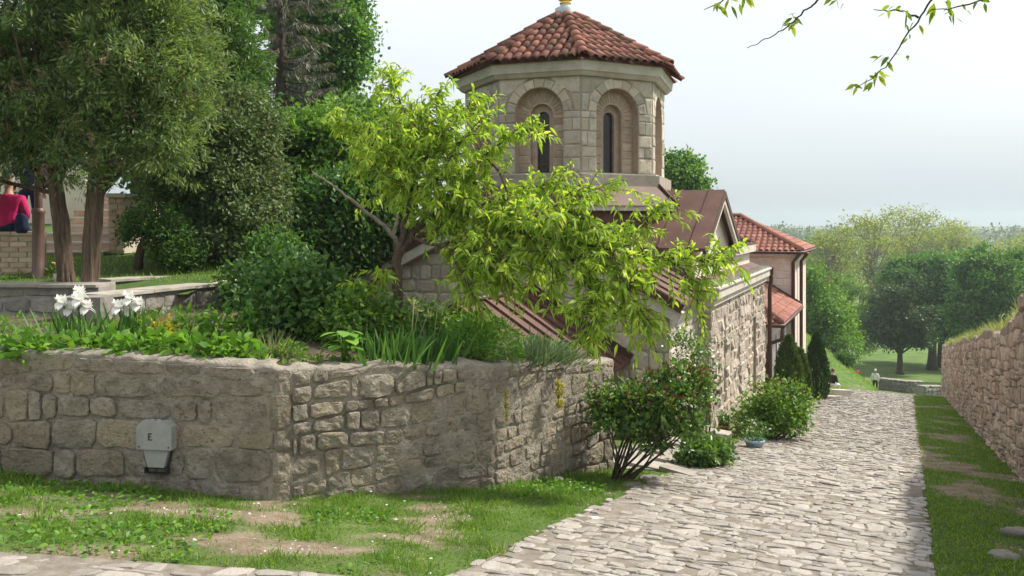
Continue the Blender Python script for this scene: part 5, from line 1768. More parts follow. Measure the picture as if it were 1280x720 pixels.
for i, (lb, px, Y, el) in enumerate(wl):
    tree('tall_park_tree', lb, gp(px, Y), A(px, 320, Y), .55, el, 150, 40, .85, .5, (MT['willow_leaf'], barkg), 160 + i, GRP, n_limb=90, wide=.55)
gr = [('fresh green tree beside the house wall', 1022, 62, [E(1020, 395, 62, 24, 44, 2.2), E(1035, 410, 61, 20, 34, 2), E(1012, 350, 63, 16, 30, 1.8)]),
      ('rounded fresh green tree on the grass slope', 1050, 66, [E(1048, 415, 66, 22, 26, 2), E(1056, 432, 65, 16, 16, 1.6), E(1040, 390, 67, 20, 22, 1.8)]),
      ('green tree at the foot of the slope with shaded trunk', 1070, 100, [E(1070, 400, 100, 20, 40, 3), E(1062, 370, 101, 22, 30, 3), E(1080, 425, 99, 14, 20, 2)])]
for i, (lb, px, Y, el) in enumerate(gr):
    tree('green_tree', lb, gp(px, Y), A(px, 420, Y), .22, el, 80, 170, .36, .26, (MT['green_leaf'], bark), 170 + i, GRP)
shrub('white_blossom_bush', 'pale blossoming bush below the fresh green trees', gp(1040, 60), [E(1038, 440, 60, 16, 9, .8), E(1052, 446, 60, 10, 7, .6)], 50, 60, .3, .16, (MT['blue_leaf'], bark), 175, extra=(MT['white_petal'], 500, -99, 'blossom'))
# woods on the horizon
rng = np.random.RandomState(181)
n = 900
Xc = rng.uniform(-200, 900, n); Yc = rng.uniform(420, 1100, n)
hc = rng.uniform(15, 24, n)
cid = np.repeat(np.arange(n), 85); N_ = n * 85
dd = rand_dirs(N_, rng) * rng.uniform(.4, 1, N_)[:, None] ** .5
zb_ = gz(Xc, Yc) 
P = np.stack([Xc[cid] + dd[:, 0] * 8, Yc[cid] + dd[:, 1] * 8, (zb_ + hc * .55)[cid] + dd[:, 2] * (hc * .48)[cid]], 1)
V, T = leaves2(P, rand_dirs(N_, rng), rng.uniform(1.3, 2.6, N_), 1.5, rng)
o = foliage('far_woodland', V, T, 4, MT['far_leaf'], None, rng, 'stuff')
tag(o, 'bluish far woodland along the horizon', 'woodland')
rng = np.random.RandomState(182)
n = 90
Xc = rng.uniform(60, 330, n); Yc = rng.uniform(230, 380, n); hc = rng.uniform(11, 18, n)
cid = np.repeat(np.arange(n), 220); N_ = n * 220
dd = rand_dirs(N_, rng) * rng.uniform(.3, 1, N_)[:, None] ** .5
zb_ = gz(Xc, Yc)
P = np.stack([Xc[cid] + dd[:, 0] * 6, Yc[cid] + dd[:, 1] * 6, (zb_ + hc * .55)[cid] + dd[:, 2] * (hc * .5)[cid]], 1)
V, T = leaves2(P, rand_dirs(N_, rng), rng.uniform(.9, 1.7, N_), 1.0, rng)
o = foliage('park_woodland', V, T, 4, MT['park_leaf'], None, rng, 'stuff')
tag(o, 'green woodland mass behind the park lawn', 'woodland')

# ------------------------------------------------------------------ plants in the flower bed
def blade_plant(name, label, c, n, L_, W_, spread, tilt, droop, mat, seed, group=None, cat='plant', rad=.12, prof=(.8, 1.0, .8, .5), part='blades', parent=None):
    """fan of long narrow leaves from one root"""
    rng = np.random.RandomState(seed)
    c = np.asarray(c, float)
    t = parent or thing(name, c, label, cat, group)
    off = rng.normal(size=(n, 2)) * rad
    P = np.stack([c[0] + off[:, 0], c[1] + off[:, 1], np.full(n, c[2] - .02)], 1)
    D = np.stack([off[:, 0] / max(rad, .01) * tilt + rng.normal(size=n) * spread, off[:, 1] / max(rad, .01) * tilt + rng.normal(size=n) * spread, np.ones(n)], 1)
    Ln = L_ * rng.uniform(.55, 1.15, n)
    V, T, nv = strips(P, D, Ln, W_ * rng.uniform(.7, 1.2, n), droop * rng.uniform(0, 1, n), list(prof), rng)
    foliage(part, V, T, nv, mat, t, rng, 'stuff' if n > 60 else None)
    return t


def leafy_plant(name, label, c, ell, n, leaf, wide, mat, seed, group=None, cat='plant', up=.3, stems=5, dro=.35):
    """low leafy plant: curved leaves on a dome"""
    rng = np.random.RandomState(seed); c = np.asarray(c, float)
    t = thing(name, c, label, cat, group)
    for k in range(stems):
        g = G(); e = c + np.array([rng.uniform(-1, 1) * ell[0] * .6, rng.uniform(-1, 1) * ell[1] * .6, ell[2] * rng.uniform(.6, .95)])
        g.tube(bez(c - ZX * .03, e, rng.uniform(-.02, .02, 3), 5), np.linspace(.006, .003, 5), 5); g.obj('stem', mat, t, True)
    d = rand_dirs(n, rng); d[:, 2] = np.abs(d[:, 2])
    r = rng.uniform(.3, 1, n)[:, None] ** .6
    P = c + d * r * np.array(ell)
    D = d * np.array([1, 1, .3]) + rand_dirs(n, rng) * .55 + np.array([0, 0, up])
    Ln = leaf * rng.uniform(.6, 1.25, n)
    V, T, nv = strips(P, D, Ln, Ln * wide, rng.uniform(.1, .9, n) * dro, [.15, .9, 1.0, .6], rng, None, .08)
    foliage('foliage', V, T, nv, mat, t, rng)
    return t


def bed(px, Y, dz=0.0):
    Y = Y + .16
    X = (px - 640) / 1000 * Y
    return np.array([X, Y, float(bed_z(np.array(X), np.array(Y))) + dz])


def iris_flower(t, p, s, mat, rng):
    """three upright and three falling petals"""
    P = np.repeat(np.asarray(p, float)[None], 9, 0)
    a = np.arange(9) * 2 * math.pi / 3 + np.repeat([0, .5, 1.0], 3)
    D = np.stack([np.cos(a), np.sin(a), np.repeat([.9, .15, 1.6], 3)], 1)
    V, T, nv = strips(P, D, s * np.repeat([1.0, 1.1, .9], 3), s * .8, np.repeat([.1, .9, -.1], 3), [.2, .8, 1.0, .7], rng, unit(np.stack([-np.sin(a), np.cos(a), 0 * a], 1)), -.10)
    foliage('flower', V, T, nv, mat, t, rng)


rng = np.random.RandomState(201)
BG = 'plants along the top of the garden wall'
for i, (px, Y, lab, fl) in enumerate([(95, 7.75, 'white-flowered iris clump nearest the left edge of the bed', [(82, 372), (95, 362), (104, 368), (90, 380), (112, 378), (97, 372)]), (155, 7.9, 'smaller iris clump with white blooms before the low wall', [(150, 378), (160, 368), (158, 382), (168, 376)])]):
    c = bed(px, Y)
    t = blade_plant('iris_plant', lab, c, 55, .46, .035, .16, .22, .25, MT['iris_leaf'], 210 + i, 'white iris clumps', rad=.16)
    for (fx, fy) in fl:
        p = at(fx, fy, Y) + np.array([0, rng.uniform(-.1, .1), 0])
        g = G(); g.tube(bez(c + np.array([(p[0] - c[0]) * .4, 0, 0]), p, (0, 0, 0), 5), .006, 5); g.obj('stem', MT['iris_leaf'], t, True)
        iris_flower(t, p - ZX * .03, .085, MT['white_petal'], rng)
        iris_flower(t, p - ZX * .05 + np.array([.03, -.03, 0]), .07, MT['white_petal'], rng)
iris2 = [(485, 7.55, 'dark bladed iris clump under the fruit tree trunk'), (512, 7.6, 'iris clump in the middle of the dark bladed group'), (540, 7.9, 'iris clump with dry flower stalks right of the dark group'), (128, 7.5, 'broad bladed iris clump between the two white-flowered ones'), (500, 8.2, 'taller iris clump just behind the dark group')]
for i, (px, Y, lab) in enumerate(iris2):
    c = bed(px, Y)
    t = blade_plant('iris_plant', lab, c, 60, .44 if i != 3 else .38, .032, .14, .2, .3, MT['iris_leaf'], 220 + i, 'flowerless iris clumps', rad=.15)
    if i in (1, 2):
        for k in range(4):
            e = c + np.array([rng.uniform(-.2, .2), rng.uniform(-.1, .1), rng.uniform(.45, .6)])
            g = G(); g.tube([c + np.array([0, 0, .05]), e], [.006, .004], 5); g.obj('stalk', MT['grass_dry'], t, True)
            V, T = leaves2(e + rng.normal(size=(8, 3)) * .015, rand_dirs(8, rng) + ZX, .06, .02, rng); foliage('seed_head', V, T, 4, MT['grass_dry'], t, rng)
# low broad-leaved greens spilling over the wall edge
k = 0
places = ['at the far left end of the bed', 'just left of the white irises', 'in front of the first white iris clump', 'below the first white iris blooms', 'between the two white iris clumps on the wall edge', 'in front of the second white iris clump', 'left of the yellow-green spurge', 'right in front of the yellow-green spurge', 'right of the spurge on the wall edge', 'left of the grey feathery plant']
for px, lab in zip((12, 42, 75, 108, 140, 172, 205, 238, 270, 300), places):
    Y = 7.10 + rng.uniform(-.05, .2)
    c = bed(px, Y)
    leafy_plant('leafy_plant', 'low bright green leafy plant ' + lab, c, (.21, .2, .20 + rng.uniform(0, .05)), 130, .115, .42, MT['bed_leaf'], 240 + k, BG); k += 1
for px, Y, lab, h in ((235, 8.0, 'taller fresh green perennial behind the spurge', .36), (272, 8.1, 'tall fresh green perennial right of the low wall end', .38), (308, 8.0, 'green perennial before the dark lilac bush', .34), (185, 7.95, 'green perennial hiding the foot of the second white iris', .28)):
    leafy_plant('tall_perennial', lab, bed(px, Y), (.2, .2, h), 190, .10, .33, MT['bed_leaf'], 260 + k, BG); k += 1
leafy_plant('spurge_plant', 'rounded yellow-green spurge in front of the low wall', bed(205, 7.6), (.17, .16, .34), 260, .06, .4, MT['yellow_leaf'], 271, BG)
blade_plant('feathery_plant', 'grey-green feathery plant left of the lilac bush', bed(335, 7.45), 170, .30, .008, .35, .3, .5, MT['grass_dry'], 272, BG, rad=.1)
leafy_plant('feathery_plant', 'soft green plant under the lilac bush on the wall edge', bed(362, 7.35), (.16, .15, .14), 200, .06, .3, MT['green_leaf'], 273, BG)
# hosta with separate large leaves
hc = bed(430, 7.35)
ht = thing('hosta_plant', hc, 'hosta with large rounded pale green leaves on the wall edge', 'plant', BG)
for i in range(16):
    a = rng.uniform(0, 6.28); rr = rng.uniform(.02, .12); hz_ = rng.uniform(.12, .32)
    p = hc + np.array([math.cos(a) * rr, math.sin(a) * rr, hz_])
    g = G(); g.tube(bez(hc, p, (0, 0, .02), 4), .005, 5); g.obj('stem', MT['hosta_leaf'], ht, True)
    V, T, nv = strips(p[None], np.array([[math.cos(a), math.sin(a), .35]]), .17, .125, .55, [.25, .8, 1.0, .95, .6], rng, unit(np.array([[-math.sin(a), math.cos(a), rng.uniform(-.2, .2)]])), -.08)
    foliage('leaf', V, T, nv, MT['hosta_leaf'], ht, rng)
leafy_plant('feathery_plant', 'bright feathery green plant beside the flowerless irises', bed(588, 8.15), (.32, .22, .50), 760, .08, .2, MT['bed_leaf'], 281, BG)
leafy_plant('feathery_plant', 'second bright feathery plant left of the bluish spiky one', bed(622, 8.35), (.30, .22, .46), 700, .08, .2, MT['bed_leaf'], 282, BG)
blade_plant('spiky_plant', 'bluish spiky tuft near the corner of the garden wall', bed(664, 8.6), 300, .46, .014, .42, .45, .25, MT['blue_leaf'], 283, BG, rad=.12)
blade_plant('spiky_plant', 'smaller grey-blue tuft at the end of the bed', bed(694, 8.9), 220, .36, .013, .45, .45, .4, MT['blue_leaf'], 284, BG, rad=.12)
shrub('lilac_bush', 'dark green lilac-like bush in the middle of the bed', bed(370, 8.6), [E(370, 385, 8.6, 58, 56, .45), E(340, 405, 8.5, 34, 38, .35), E(410, 390, 8.7, 40, 48, .4), E(355, 350, 8.8, 40, 30, .35)], 190, 36, .085, .085, (MT['dark_leaf'], barkd), 291, 9)
shrub('leafy_shrub', 'mid-green shrub at the foot of the fruit tree', bed(450, 8.4), [E(455, 390, 8.4, 45, 36, .35), E(425, 405, 8.3, 34, 30, .3), E(520, 405, 8.8, 35, 22, .3), E(470, 420, 8.3, 50, 22, .3)], 130, 34, .08, .07, (MT['green_leaf'], barkd), 292, 7)
shrub('leafy_shrub', 'low green shrub between irises and feathery plants', bed(560, 9.0), [E(560, 415, 9.0, 36, 18, .3), E(600, 412, 9.2, 30, 16, .3)], 60, 34, .07, .06, (MT['green_leaf'], barkd), 293, 5)
shrub('leafy_shrub', 'dark shrub behind the low wall and its pale end block', at(330, 395, 11.0), [E(320, 360, 11.0, 40, 40, .5), E(350, 330, 11.4, 40, 40, .5)], 120, 40, .1, .09, (MT['dark_leaf'], barkd), 294, 6)
# ground cover on the soil
n = 5000
X = rng.uniform(-6, 1.0, n); f = rng.rand(n) ** 1.3; Y = bed_front(X) + (bed_back(X) - bed_front(X)) * f
m = fbm(X * 2.2, Y * 2.2) > .42; X, Y = X[m], Y[m]; n = len(X)
P = np.stack([X, Y, bed_z(X, Y)], 1)
V, T, nv = strips(P, np.stack([rng.normal(size=n) * .6, rng.normal(size=n) * .6, np.ones(n)], 1), rng.uniform(.05, .16, n), rng.uniform(.012, .035, n), rng.uniform(.1, .6, n), [.4, 1, .6], rng)
o = foliage('ground_cover', V, T, nv, MT['green_leaf'], None, rng, 'stuff'); tag(o, 'mixed green ground cover over the flower bed soil', 'ground cover')

# plants in the joints of the garden wall
for nm, lab, px, py, dy, mt, n_ in (('wall_flower', 'yellow hanging weed on the sunlit side of the garden wall', 698, 492, 8.69, 'yellow_leaf', 170), ('wall_weed', 'thin green weed growing from the wall corner joint', 632, 505, 8.08, 'yellow_leaf', 60), ('wall_weed', 'green leafy sprig high on the wall beside the rose bush', 735, 488, 9.1, 'green_leaf', 70)):
    c = at(px, py - 18, dy); t = thing(nm, c, lab, 'plant')
    P = np.stack([c[0] + rng.normal(size=n_) * .018, c[1] - .03 + rng.normal(size=n_) * .012, c[2] - rng.rand(n_) * .30], 1)
    V, T = leaves2(P, rand_dirs(n_, rng) + np.array([.3, -.5, -.3]), .045, .02, rng); foliage('foliage', V, T, 4, MT[mt], t, rng)
    g = G(); g.tube([c + np.array([0, -.01, 0]), c + np.array([0, -.03, -.15]), c + np.array([0.01, -.02, -.30])], .004, 5); g.obj('stem', MT['grass_dry'], t, True)

# ------------------------------------------------------------------ shrubs along the lane
rb = np.array([1.20, 9.05, float(gz(1.20, 9.05))])
rz_ = lambda px, py, Y, rx, rz, ry: E(px, py, Y, rx, rz, ry)
t = shrub('rose_bush', 'large rose bush with reddish young leaves at the end of the garden wall', rb, [E(825, 498, 9.1, 62, 32, .42), E(790, 515, 9.1, 44, 30, .35), E(848, 478, 9.2, 38, 24, .33), E(758, 508, 9.0, 22, 32, .24), E(812, 556, 9.0, 26, 16, .25), E(850, 522, 9.1, 40, 22, .35)], 230, 24, .058, .07, (MT['rose_leaf'], MT['bark_dark']), 301, 16, extra=(MT['rose_red'], 420, -2.1, 'young_leaves'), stem_r=.017)
shrub('climbing_rose', 'pale climbing plant against the corner of the side building', np.array([2.75, 11.6, float(gz(2.75, 11.6))]), [E(868, 440, 12.0, 18, 26, .25), E(880, 475, 12.0, 12, 30, .25), E(852, 425, 12.2, 12, 16, .2)], 55, 16, .07, .06, (MT['rose_leaf'], MT['bark_dark']), 302, 8, extra=(MT['white_petal'], 60, -3.0, 'flowers'))
c = np.array([2.45, 10.45, float(gz(2.45, 10.45))])
shrub('low_bush', 'low dark green bush spreading onto the lane stones', c, [(c[0] - .05, c[1], c[2] + .16, .26, .25, .16), (c[0] + .3, c[1] + .35, c[2] + .12, .22, .22, .12), (c[0] + .12, c[1] + .1, c[2] + .16, .25, .22, .14)], 90, 26, .05, .08, (MT['rose_leaf'], MT['bark_dark']), 303, 8)
c = np.array([4.62, 14.2, float(gz(4.62, 14.2))])
shrub('garden_bush', 'light green bush before the downpipe of the side building', c, [(c[0] + .1, c[1], c[2] + .58, .58, .5, .48), (c[0] - .25, c[1], c[2] + .35, .38, .4, .32), (c[0] + .35, c[1] + .2, c[2] + .35, .35, .35, .3)], 170, 30, .085, .08, (MT['green_leaf'], MT['bark']), 304, 12, extra=(MT['rose_red'], 60, c[2] + .75, 'young_leaves'))
# small conifers by the house
def cone_conifer(label, base, h, r, mat, seed):
    rng = np.random.RandomState(seed); base = np.asarray(base, float)
    t = thing('cypress_shrub', base, label, 'cypress', 'small columnar cypresses by the house')
    g = G(); g.tube([base - ZX * .1, base + ZX * h * .6], [.05, .02], 7); g.obj('trunk', MT['bark_dark'], t, True)
    n = 5200
    f = rng.rand(n) ** .8; a = rng.uniform(0, 6.28, n)
    prof = np.interp(f, [0, .08, .3, .6, .85, 1], [.7, .95, 1.0, .8, .45, .03])
    rr = r * prof * rng.uniform(.72, 1.05, n) * (1 + .12 * np.sin(a * 5 + f * 9))
    P = base + np.stack([np.cos(a) * rr, np.sin(a) * rr, f * h], 1)
    D = np.stack([np.cos(a) * .35, np.sin(a) * .35, np.ones(n)], 1) + rng.normal(size=(n, 3)) * .25
    V, T = leaves2(P, D, rng.uniform(.07, .17, n), .045, rng); foliage('crown', V, T, 4, mat, t, rng)


cone_conifer('dark slim columnar cypress standing on the roadside grass', gp(1021, 27.0), 2.2, .38, MT['cypress_leaf'], 311)
cone_conifer('olive cypress half hidden behind the light green bush', gp(986, 23.5), 1.95, .40, MT['cypress_olive'], 312)
cone_conifer('third little cypress squeezed beside the house wing', gp(1000, 24.6), 1.6, .3, MT['cypress_olive'], 313)

# ------------------------------------------------------------------ turf blades
def turf(name, label, X, Y, Z, L0, L1, W_, mat, rng, lean=.35):
    n = len(X)
    P = np.stack([X, Y, Z - .006], 1)
    D = np.stack([rng.normal(size=n) * lean, rng.normal(size=n) * lean, np.ones(n)], 1)
    V, T, nv = strips(P, D, rng.uniform(L0, L1, n), W_ * rng.uniform(.7, 1.4, n), rng.uniform(0, .5, n), [.9, .7], rng)
    o = foliage(name, V, T, nv, mat, None, rng, 'stuff'); tag(o, label, 'grass'); return o


rng = np.random.RandomState(321)
n = 260000
X = rng.uniform(-5.2, 3.4, n); Y = rng.uniform(4.7, 12.0, n)
s, t_ = to_st(X, Y)
line = np.interp(X, WALL[:, 0], WALL[:, 1], left=7.3, right=99)
edge = -2.62 + .16 * (fbm(s * 1.2, s * 0 + 7) - .4)
ok = (Y < line - .02) & (t_ < edge) & (Y > 4.96 + .12 * (fbm(X * 2, X * 0) - .5)) & (~((X > 1.6) & (Y > 9.0))) & (np.abs(X / Y) < .68)
ok &= (Y < 9.6)
X, Y = X[ok], Y[ok]
gm = grass_mask(X, Y)
ok = rng.rand(len(X)) < gm * .93 + .06
X, Y, gm = X[ok], Y[ok], gm[ok]
lush = .35 + 2.6 * np.clip(fbm(X * 2.6 + 5, Y * 3.4, None, 4) - .34, 0, 1) ** 1.2 * 1.6 + .45 * np.exp(-wall_dist(X, Y) / .25)
n = len(X)
P = np.stack([X, Y, gz(X, Y) - .006], 1)
D = np.stack([rng.normal(size=n) * .45, rng.normal(size=n) * .45, np.ones(n)], 1)
V, T, nv = strips(P, D, rng.uniform(.02, .09, n) * lush, rng.uniform(.004, .010, n), rng.uniform(0, .7, n), [.9, .7], rng)
rv_ = np.clip(.55 * fbm(X * 1.7, Y * 2.4 + 8) * 1.2 - .1 + .55 * rng.rand(n), 0, .999)
o = foliage('verge_grass', V, T, nv, MT['grass_blade'], None, rng, 'stuff', rv_); tag(o, 'patchy bright green grass between garden wall and lane', 'grass')
# clover-like weeds
n = 9000
X = rng.uniform(-4.2, 1.2, n); Y = rng.uniform(5.0, 8.6, n); s, t_ = to_st(X, Y)
ok = (Y < np.interp(X, WALL[:, 0], WALL[:, 1]) - .03) & (t_ < -2.7) & (fbm(X * 1.7 + 9, Y * 1.7) > .53)
X, Y = X[ok], Y[ok]; n = len(X)
V, T, nv = strips(np.stack([X, Y, gz(X, Y) + rng.uniform(0, .05, n)], 1), np.stack([rng.normal(size=n), rng.normal(size=n), np.full(n, .5)], 1), rng.uniform(.025, .06, n), rng.uniform(.02, .035, n), .3, [.3, 1, .8], rng)
o = foliage('verge_weeds', V, T, nv, MT['bed_leaf'], None, rng, 'stuff'); tag(o, 'small round-leaved weeds in the grass verge', 'weeds')
# strip on the right, then the grass on the wall and bank
n = 62000
s = 5 + 36 * rng.rand(n) ** 1.6; t_ = rng.uniform(.17, 1.45, n)
X, Y = to_xy(s, t_)
ok = rng.rand(n) < grass_mask(X, Y) * .95
X, Y = X[ok], Y[ok]
turf('strip_grass', 'shaded grass strip between lane and right wall', X, Y, gz(X, Y), .02, .075, .010, MT['grass_blade'], rng, .5)
n = 16000
s = 6 + 35 * rng.rand(n) ** 1.2; t_ = 1.44 + np.abs(rng.normal(size=n)) * .28
X, Y = to_xy(s, t_)
ok = fbm(X * .9, Y * .9) > .42; X, Y = X[ok], Y[ok]
turf('wall_top_grass', 'long pale grass growing on top of the right wall', X, Y, lane_z(X, Y) + 2.18 + .37 * sstep(14.6 - to_st(X, Y)[0], 0, 1.8), .10, .42, .012, MT['grass_dry'], rng, .35)
n = 14000
X = rng.uniform(-8.6, -4.2, n); Y = rng.uniform(11.5, 22, n)
turf('lawn_grass', 'sunlit grass of the upper lawn under the conifers', X, Y, lawn_z(X, Y), .03, .12, .012, MT['grass_blade'], rng)
n = 17000
s = rng.uniform(22, 60, n); t_ = -np.where(s > 43, 1.3, 2.7) - np.where(s > 43, 5.5, 2.6) * rng.rand(n) ** 1.1
X, Y = to_xy(s, t_)
turf('roadside_grass', 'sunny grass beside the lane near the cypresses', X, Y, gz(X, Y), .05, .18, .03, MT['grass_blade'], rng)
# tufts along the left lane edge
n = 5000
s = rng.uniform(9, 24, n); t_ = -2.62 + rng.normal(size=n) * .07
X, Y = to_xy(s, t_); ok = fbm(X * 1.3, Y * 1.3) > .5; X, Y = X[ok], Y[ok]
turf('lane_edge_grass', 'thin grass tufts along the lane edge', X, Y, gz(X, Y), .03, .09, .010, MT['grass_blade'], rng)
# weeds in joints of the lane
n = 2500
s = 5 + 25 * rng.rand(n) ** 1.5; t_ = rng.uniform(-2.6, .15, n); X, Y = to_xy(s, t_); ok = fbm(X * .8, Y * .8 + 4) > .6; X, Y = X[ok], Y[ok]
turf('joint_grass', 'sparse grass in the joints of the cobbles', X, Y, lane_z(X, Y) + .01, .012, .035, .006, MT['grass_blade'], rng)
# daisies
for i in range(26):
    x = rng.uniform(-3.6, 1.3); y = rng.uniform(5.2, 8.6)
    if y > np.interp(x, WALL[:, 0], WALL[:, 1]) - .1 or to_st(x, y)[1] > -2.75: continue
    c = np.array([x, y, float(gz(x, y))]); nm = 'daisy'
    t = thing(nm, c, 'tiny white daisy in the grass verge', 'flower', 'daisies in the grass verge')
    a = np.arange(8) * math.pi / 4
    V, T, nv = strips(np.repeat((c + ZX * .055)[None], 8, 0), np.stack([np.cos(a), np.sin(a), 0 * a + .25], 1), .014, .009, .1, [.5, 1], rng); foliage('petals', V, T, nv, MT['white_petal'], t, rng)
    g = G(); g.tube([c, c + ZX * .055], .0018, 4); g.obj('stem', MT['grass_blade'], t, True)

# ------------------------------------------------------------------ electricity meter box in the garden wall
fr = frame(WALL[0], WALL[1]); O, U, _, N = fr
uc = 0.0
# centre under pixel column 199: solve along the wall line
k = ((199 - 640) / 1000 * O[1] - O[0]) / (U[0] - (199 - 640) / 1000 * U[1])
mc = O + U * k
def mw(u, z, d): return mc + U * u + ZX * z + N * d
Ym = mc[1]
mz0, mz1 = (278 - 559) / 1000 * Ym, (278 - 524) / 1000 * Ym
mbx = thing('meter_box', mw(0, mz0 - .2, 0), 'grey utility meter box with letter mark set in the garden wall', 'meter box')
hw_ = .160; ch_ = .045
ol = [(-hw_, mz0), (hw_, mz0), (hw_, mz1 - ch_), (hw_ - ch_, mz1), (-hw_ + ch_, mz1), (-hw_, mz1 - ch_)]
g = G(); g.prism([mw(u, z, .0) for u, z in ol], N * .085); o = g.obj('cover', MT['meter_grey'], mbx)
bv = o.modifiers.new('bevel', 'BEVEL'); bv.width = .008; bv.segments = 2; bv.limit_method = 'ANGLE'
wl_ = o.data
g = G(); g.prism([mw(u, z, .0) for u, z in ((-.075, mz0 - .16), (.075, mz0 - .16), (.118, mz0 - .002), (-.118, mz0 - .002))], N * .055); g.obj('lower_chute', MT['meter_grey'], mbx)
for sd in (-1, 1):
    d = unit(mw(sd * .135, mz0, 0) - mw(sd * .092, mz0 - .17, 0))
    g = G(); g.box((mw(sd * .135, mz0, .02) + mw(sd * .092, mz0 - .17, .02)) / 2, (.17, .012, .012), [d, N, np.cross(d, N)]); g.obj('side_strip', MT['black'], mbx)
for dz in (0, -.045):
    g = G(); g.box(mw(0, mz0 - .168 + dz, .03), (.20, .04, .007), [U, -N, ZX]); g.obj('bracket_bar', MT['black'], mbx)
for sd in (-1, 1):
    g = G(); g.box(mw(sd * .10, mz0 - .19, .03), (.012, .05, .055), [U, -N, ZX]); g.obj('bracket_leg', MT['black'], mbx)
zc = (mz0 + mz1) / 2 - .01
for u_ in (-.03, .03):
    g = G(); g.tube([mw(u_ - .02, mz1 + .004, .05), mw(u_ + .02, mz1 + .004, .05)], .009, 8); g.obj('hinge', MT['meter_grey'], mbx, True)
for u_, z_ in ((.135, mz0 + .025), (-.135, mz0 + .025)):
    g = G(); g.tube([mw(u_, z_, .083), mw(u_, z_, .09)], .007, 8); g.obj('screw', MT['metal_trim'], mbx, True)
g = G()
g.box(mw(-.045, zc, .0862), (.010, .004, .062), [U, -N, ZX])
for dz, w_ in ((.026, .026), (.0, .020), (-.026, .028)):
    g.box(mw(-.045 + w_ / 2 + .004, zc + dz, .0862), (w_, .0035, .008), [U, -N, ZX])
g.obj('letter_mark', MT['black'], mbx)

# ------------------------------------------------------------------ stones and slabs lying about
def rock(name, label, c, sz, mat, seed, group=None, flat=1.0):
    rng = np.random.RandomState(seed)
    import bmesh
    bm = bmesh.new(); bmesh.ops.create_icosphere(bm, subdivisions=3, radius=1.0)
    V = np.array([v.co[:] for v in bm.verts]); T = np.array([[v.index for v in f.verts] for f in bm.faces]); bm.free()
    V = np.sign(V) * np.abs(V) ** .72
    d = 1 + .7 * (fbm(V[:, 0] * 1.2 + seed, V[:, 1] * 1.2, V[:, 2] * 1.2) - .5) + .35 * (fbm(V[:, 0] * 4 + seed, V[:, 1] * 4, V[:, 2] * 4) - .5)
    V = V * d[:, None] * np.array(sz) + np.asarray(c, float)
    o = link(name, fast_mesh(name, V, T, np.full(len(V), rng.rand()), True), mat)
    return tag(o, label, 'stone', group, 'thing')


def plane_pt(px, py):
    x = (px - 640) / 1000
    Y = 1.6 / ((py - 278) / 1000 - .152 * (SX * x + CX)); X = x * Y
    return np.array([X, Y, float(gz(X, Y))])


rock('loose_rock', 'pale boulder lying in the grass at the right edge', plane_pt(1272, 672) + ZX * .02, (.13, .10, .06), MT['grey_stone'], 401, 'loose stones by the right wall')
rock('loose_rock', 'flat stone lower down at the right edge of the lane', plane_pt(1255, 700) + ZX * .005, (.12, .09, .04), MT['grey_stone'], 402, 'loose stones by the right wall')
rock('loose_rock', 'half-buried stone under the rose bush', plane_pt(812, 600) + ZX * .01, (.12, .10, .04), MT['grey_stone'], 403)
rock('loose_rock', 'smaller stone beside the rose bush stems', plane_pt(790, 607) + ZX * .0, (.12, .08, .03), MT['grey_stone'], 404)
rock('loose_rock', 'white pebble on the corner of the lane', plane_pt(743, 650) + ZX * .01, (.035, .03, .018), MT['white_cloth'], 405)
rock('loose_rock', 'little white stone at the foot of the sunlit wall', plane_pt(698, 603) + ZX * .015, (.05, .04, .022), MT['white_cloth'], 406)


def slab(name, label, c, sz, rot, mat, seed, group=None):
    rng = np.random.RandomState(seed)
    ax = [np.array([math.cos(rot), math.sin(rot), -.08]), np.array([-math.sin(rot), math.cos(rot), -.1]), np.array([.08, .1, 1.0])]
    g = G(); sx, sy, sz_ = sz
    ol = [(-sx / 2, -sy / 2 * .9), (-sx * .1, -sy / 2), (sx / 2, -sy / 2 * .85), (sx / 2 * .95, sy * .1), (sx / 2 * .9, sy / 2), (0, sy / 2 * .95), (-sx / 2 * .95, sy / 2 * .9)]
    g.prism([np.asarray(c) + ax[0] * (u + rng.uniform(-.02, .02)) + ax[1] * (v + rng.uniform(-.02, .02)) for u, v in ol], ax[2] * sz_, rng.rand())
    o = g.obj(name, mat); bv = o.modifiers.new('bevel', 'BEVEL'); bv.width = .012; bv.segments = 2
    return tag(o, label, 'slab', group, 'thing')


slab('stone_block', 'long pale stone block on the grass by the dark cypress', gp(1049, 30.5), (.75, .45, .22), .2, MT['concrete'], 411, 'stone blocks on the roadside grass')
slab('stone_block', 'lower flat stone block in front of the long pale one', gp(1037, 27.5), (.55, .4, .12), .3, MT['concrete'], 412, 'stone blocks on the roadside grass')
slab('stone_block', 'far pale block at the lane crest', gp(1062, 33), (.3, .25, .08), .1, MT['concrete'], 413, 'stone blocks on the roadside grass')
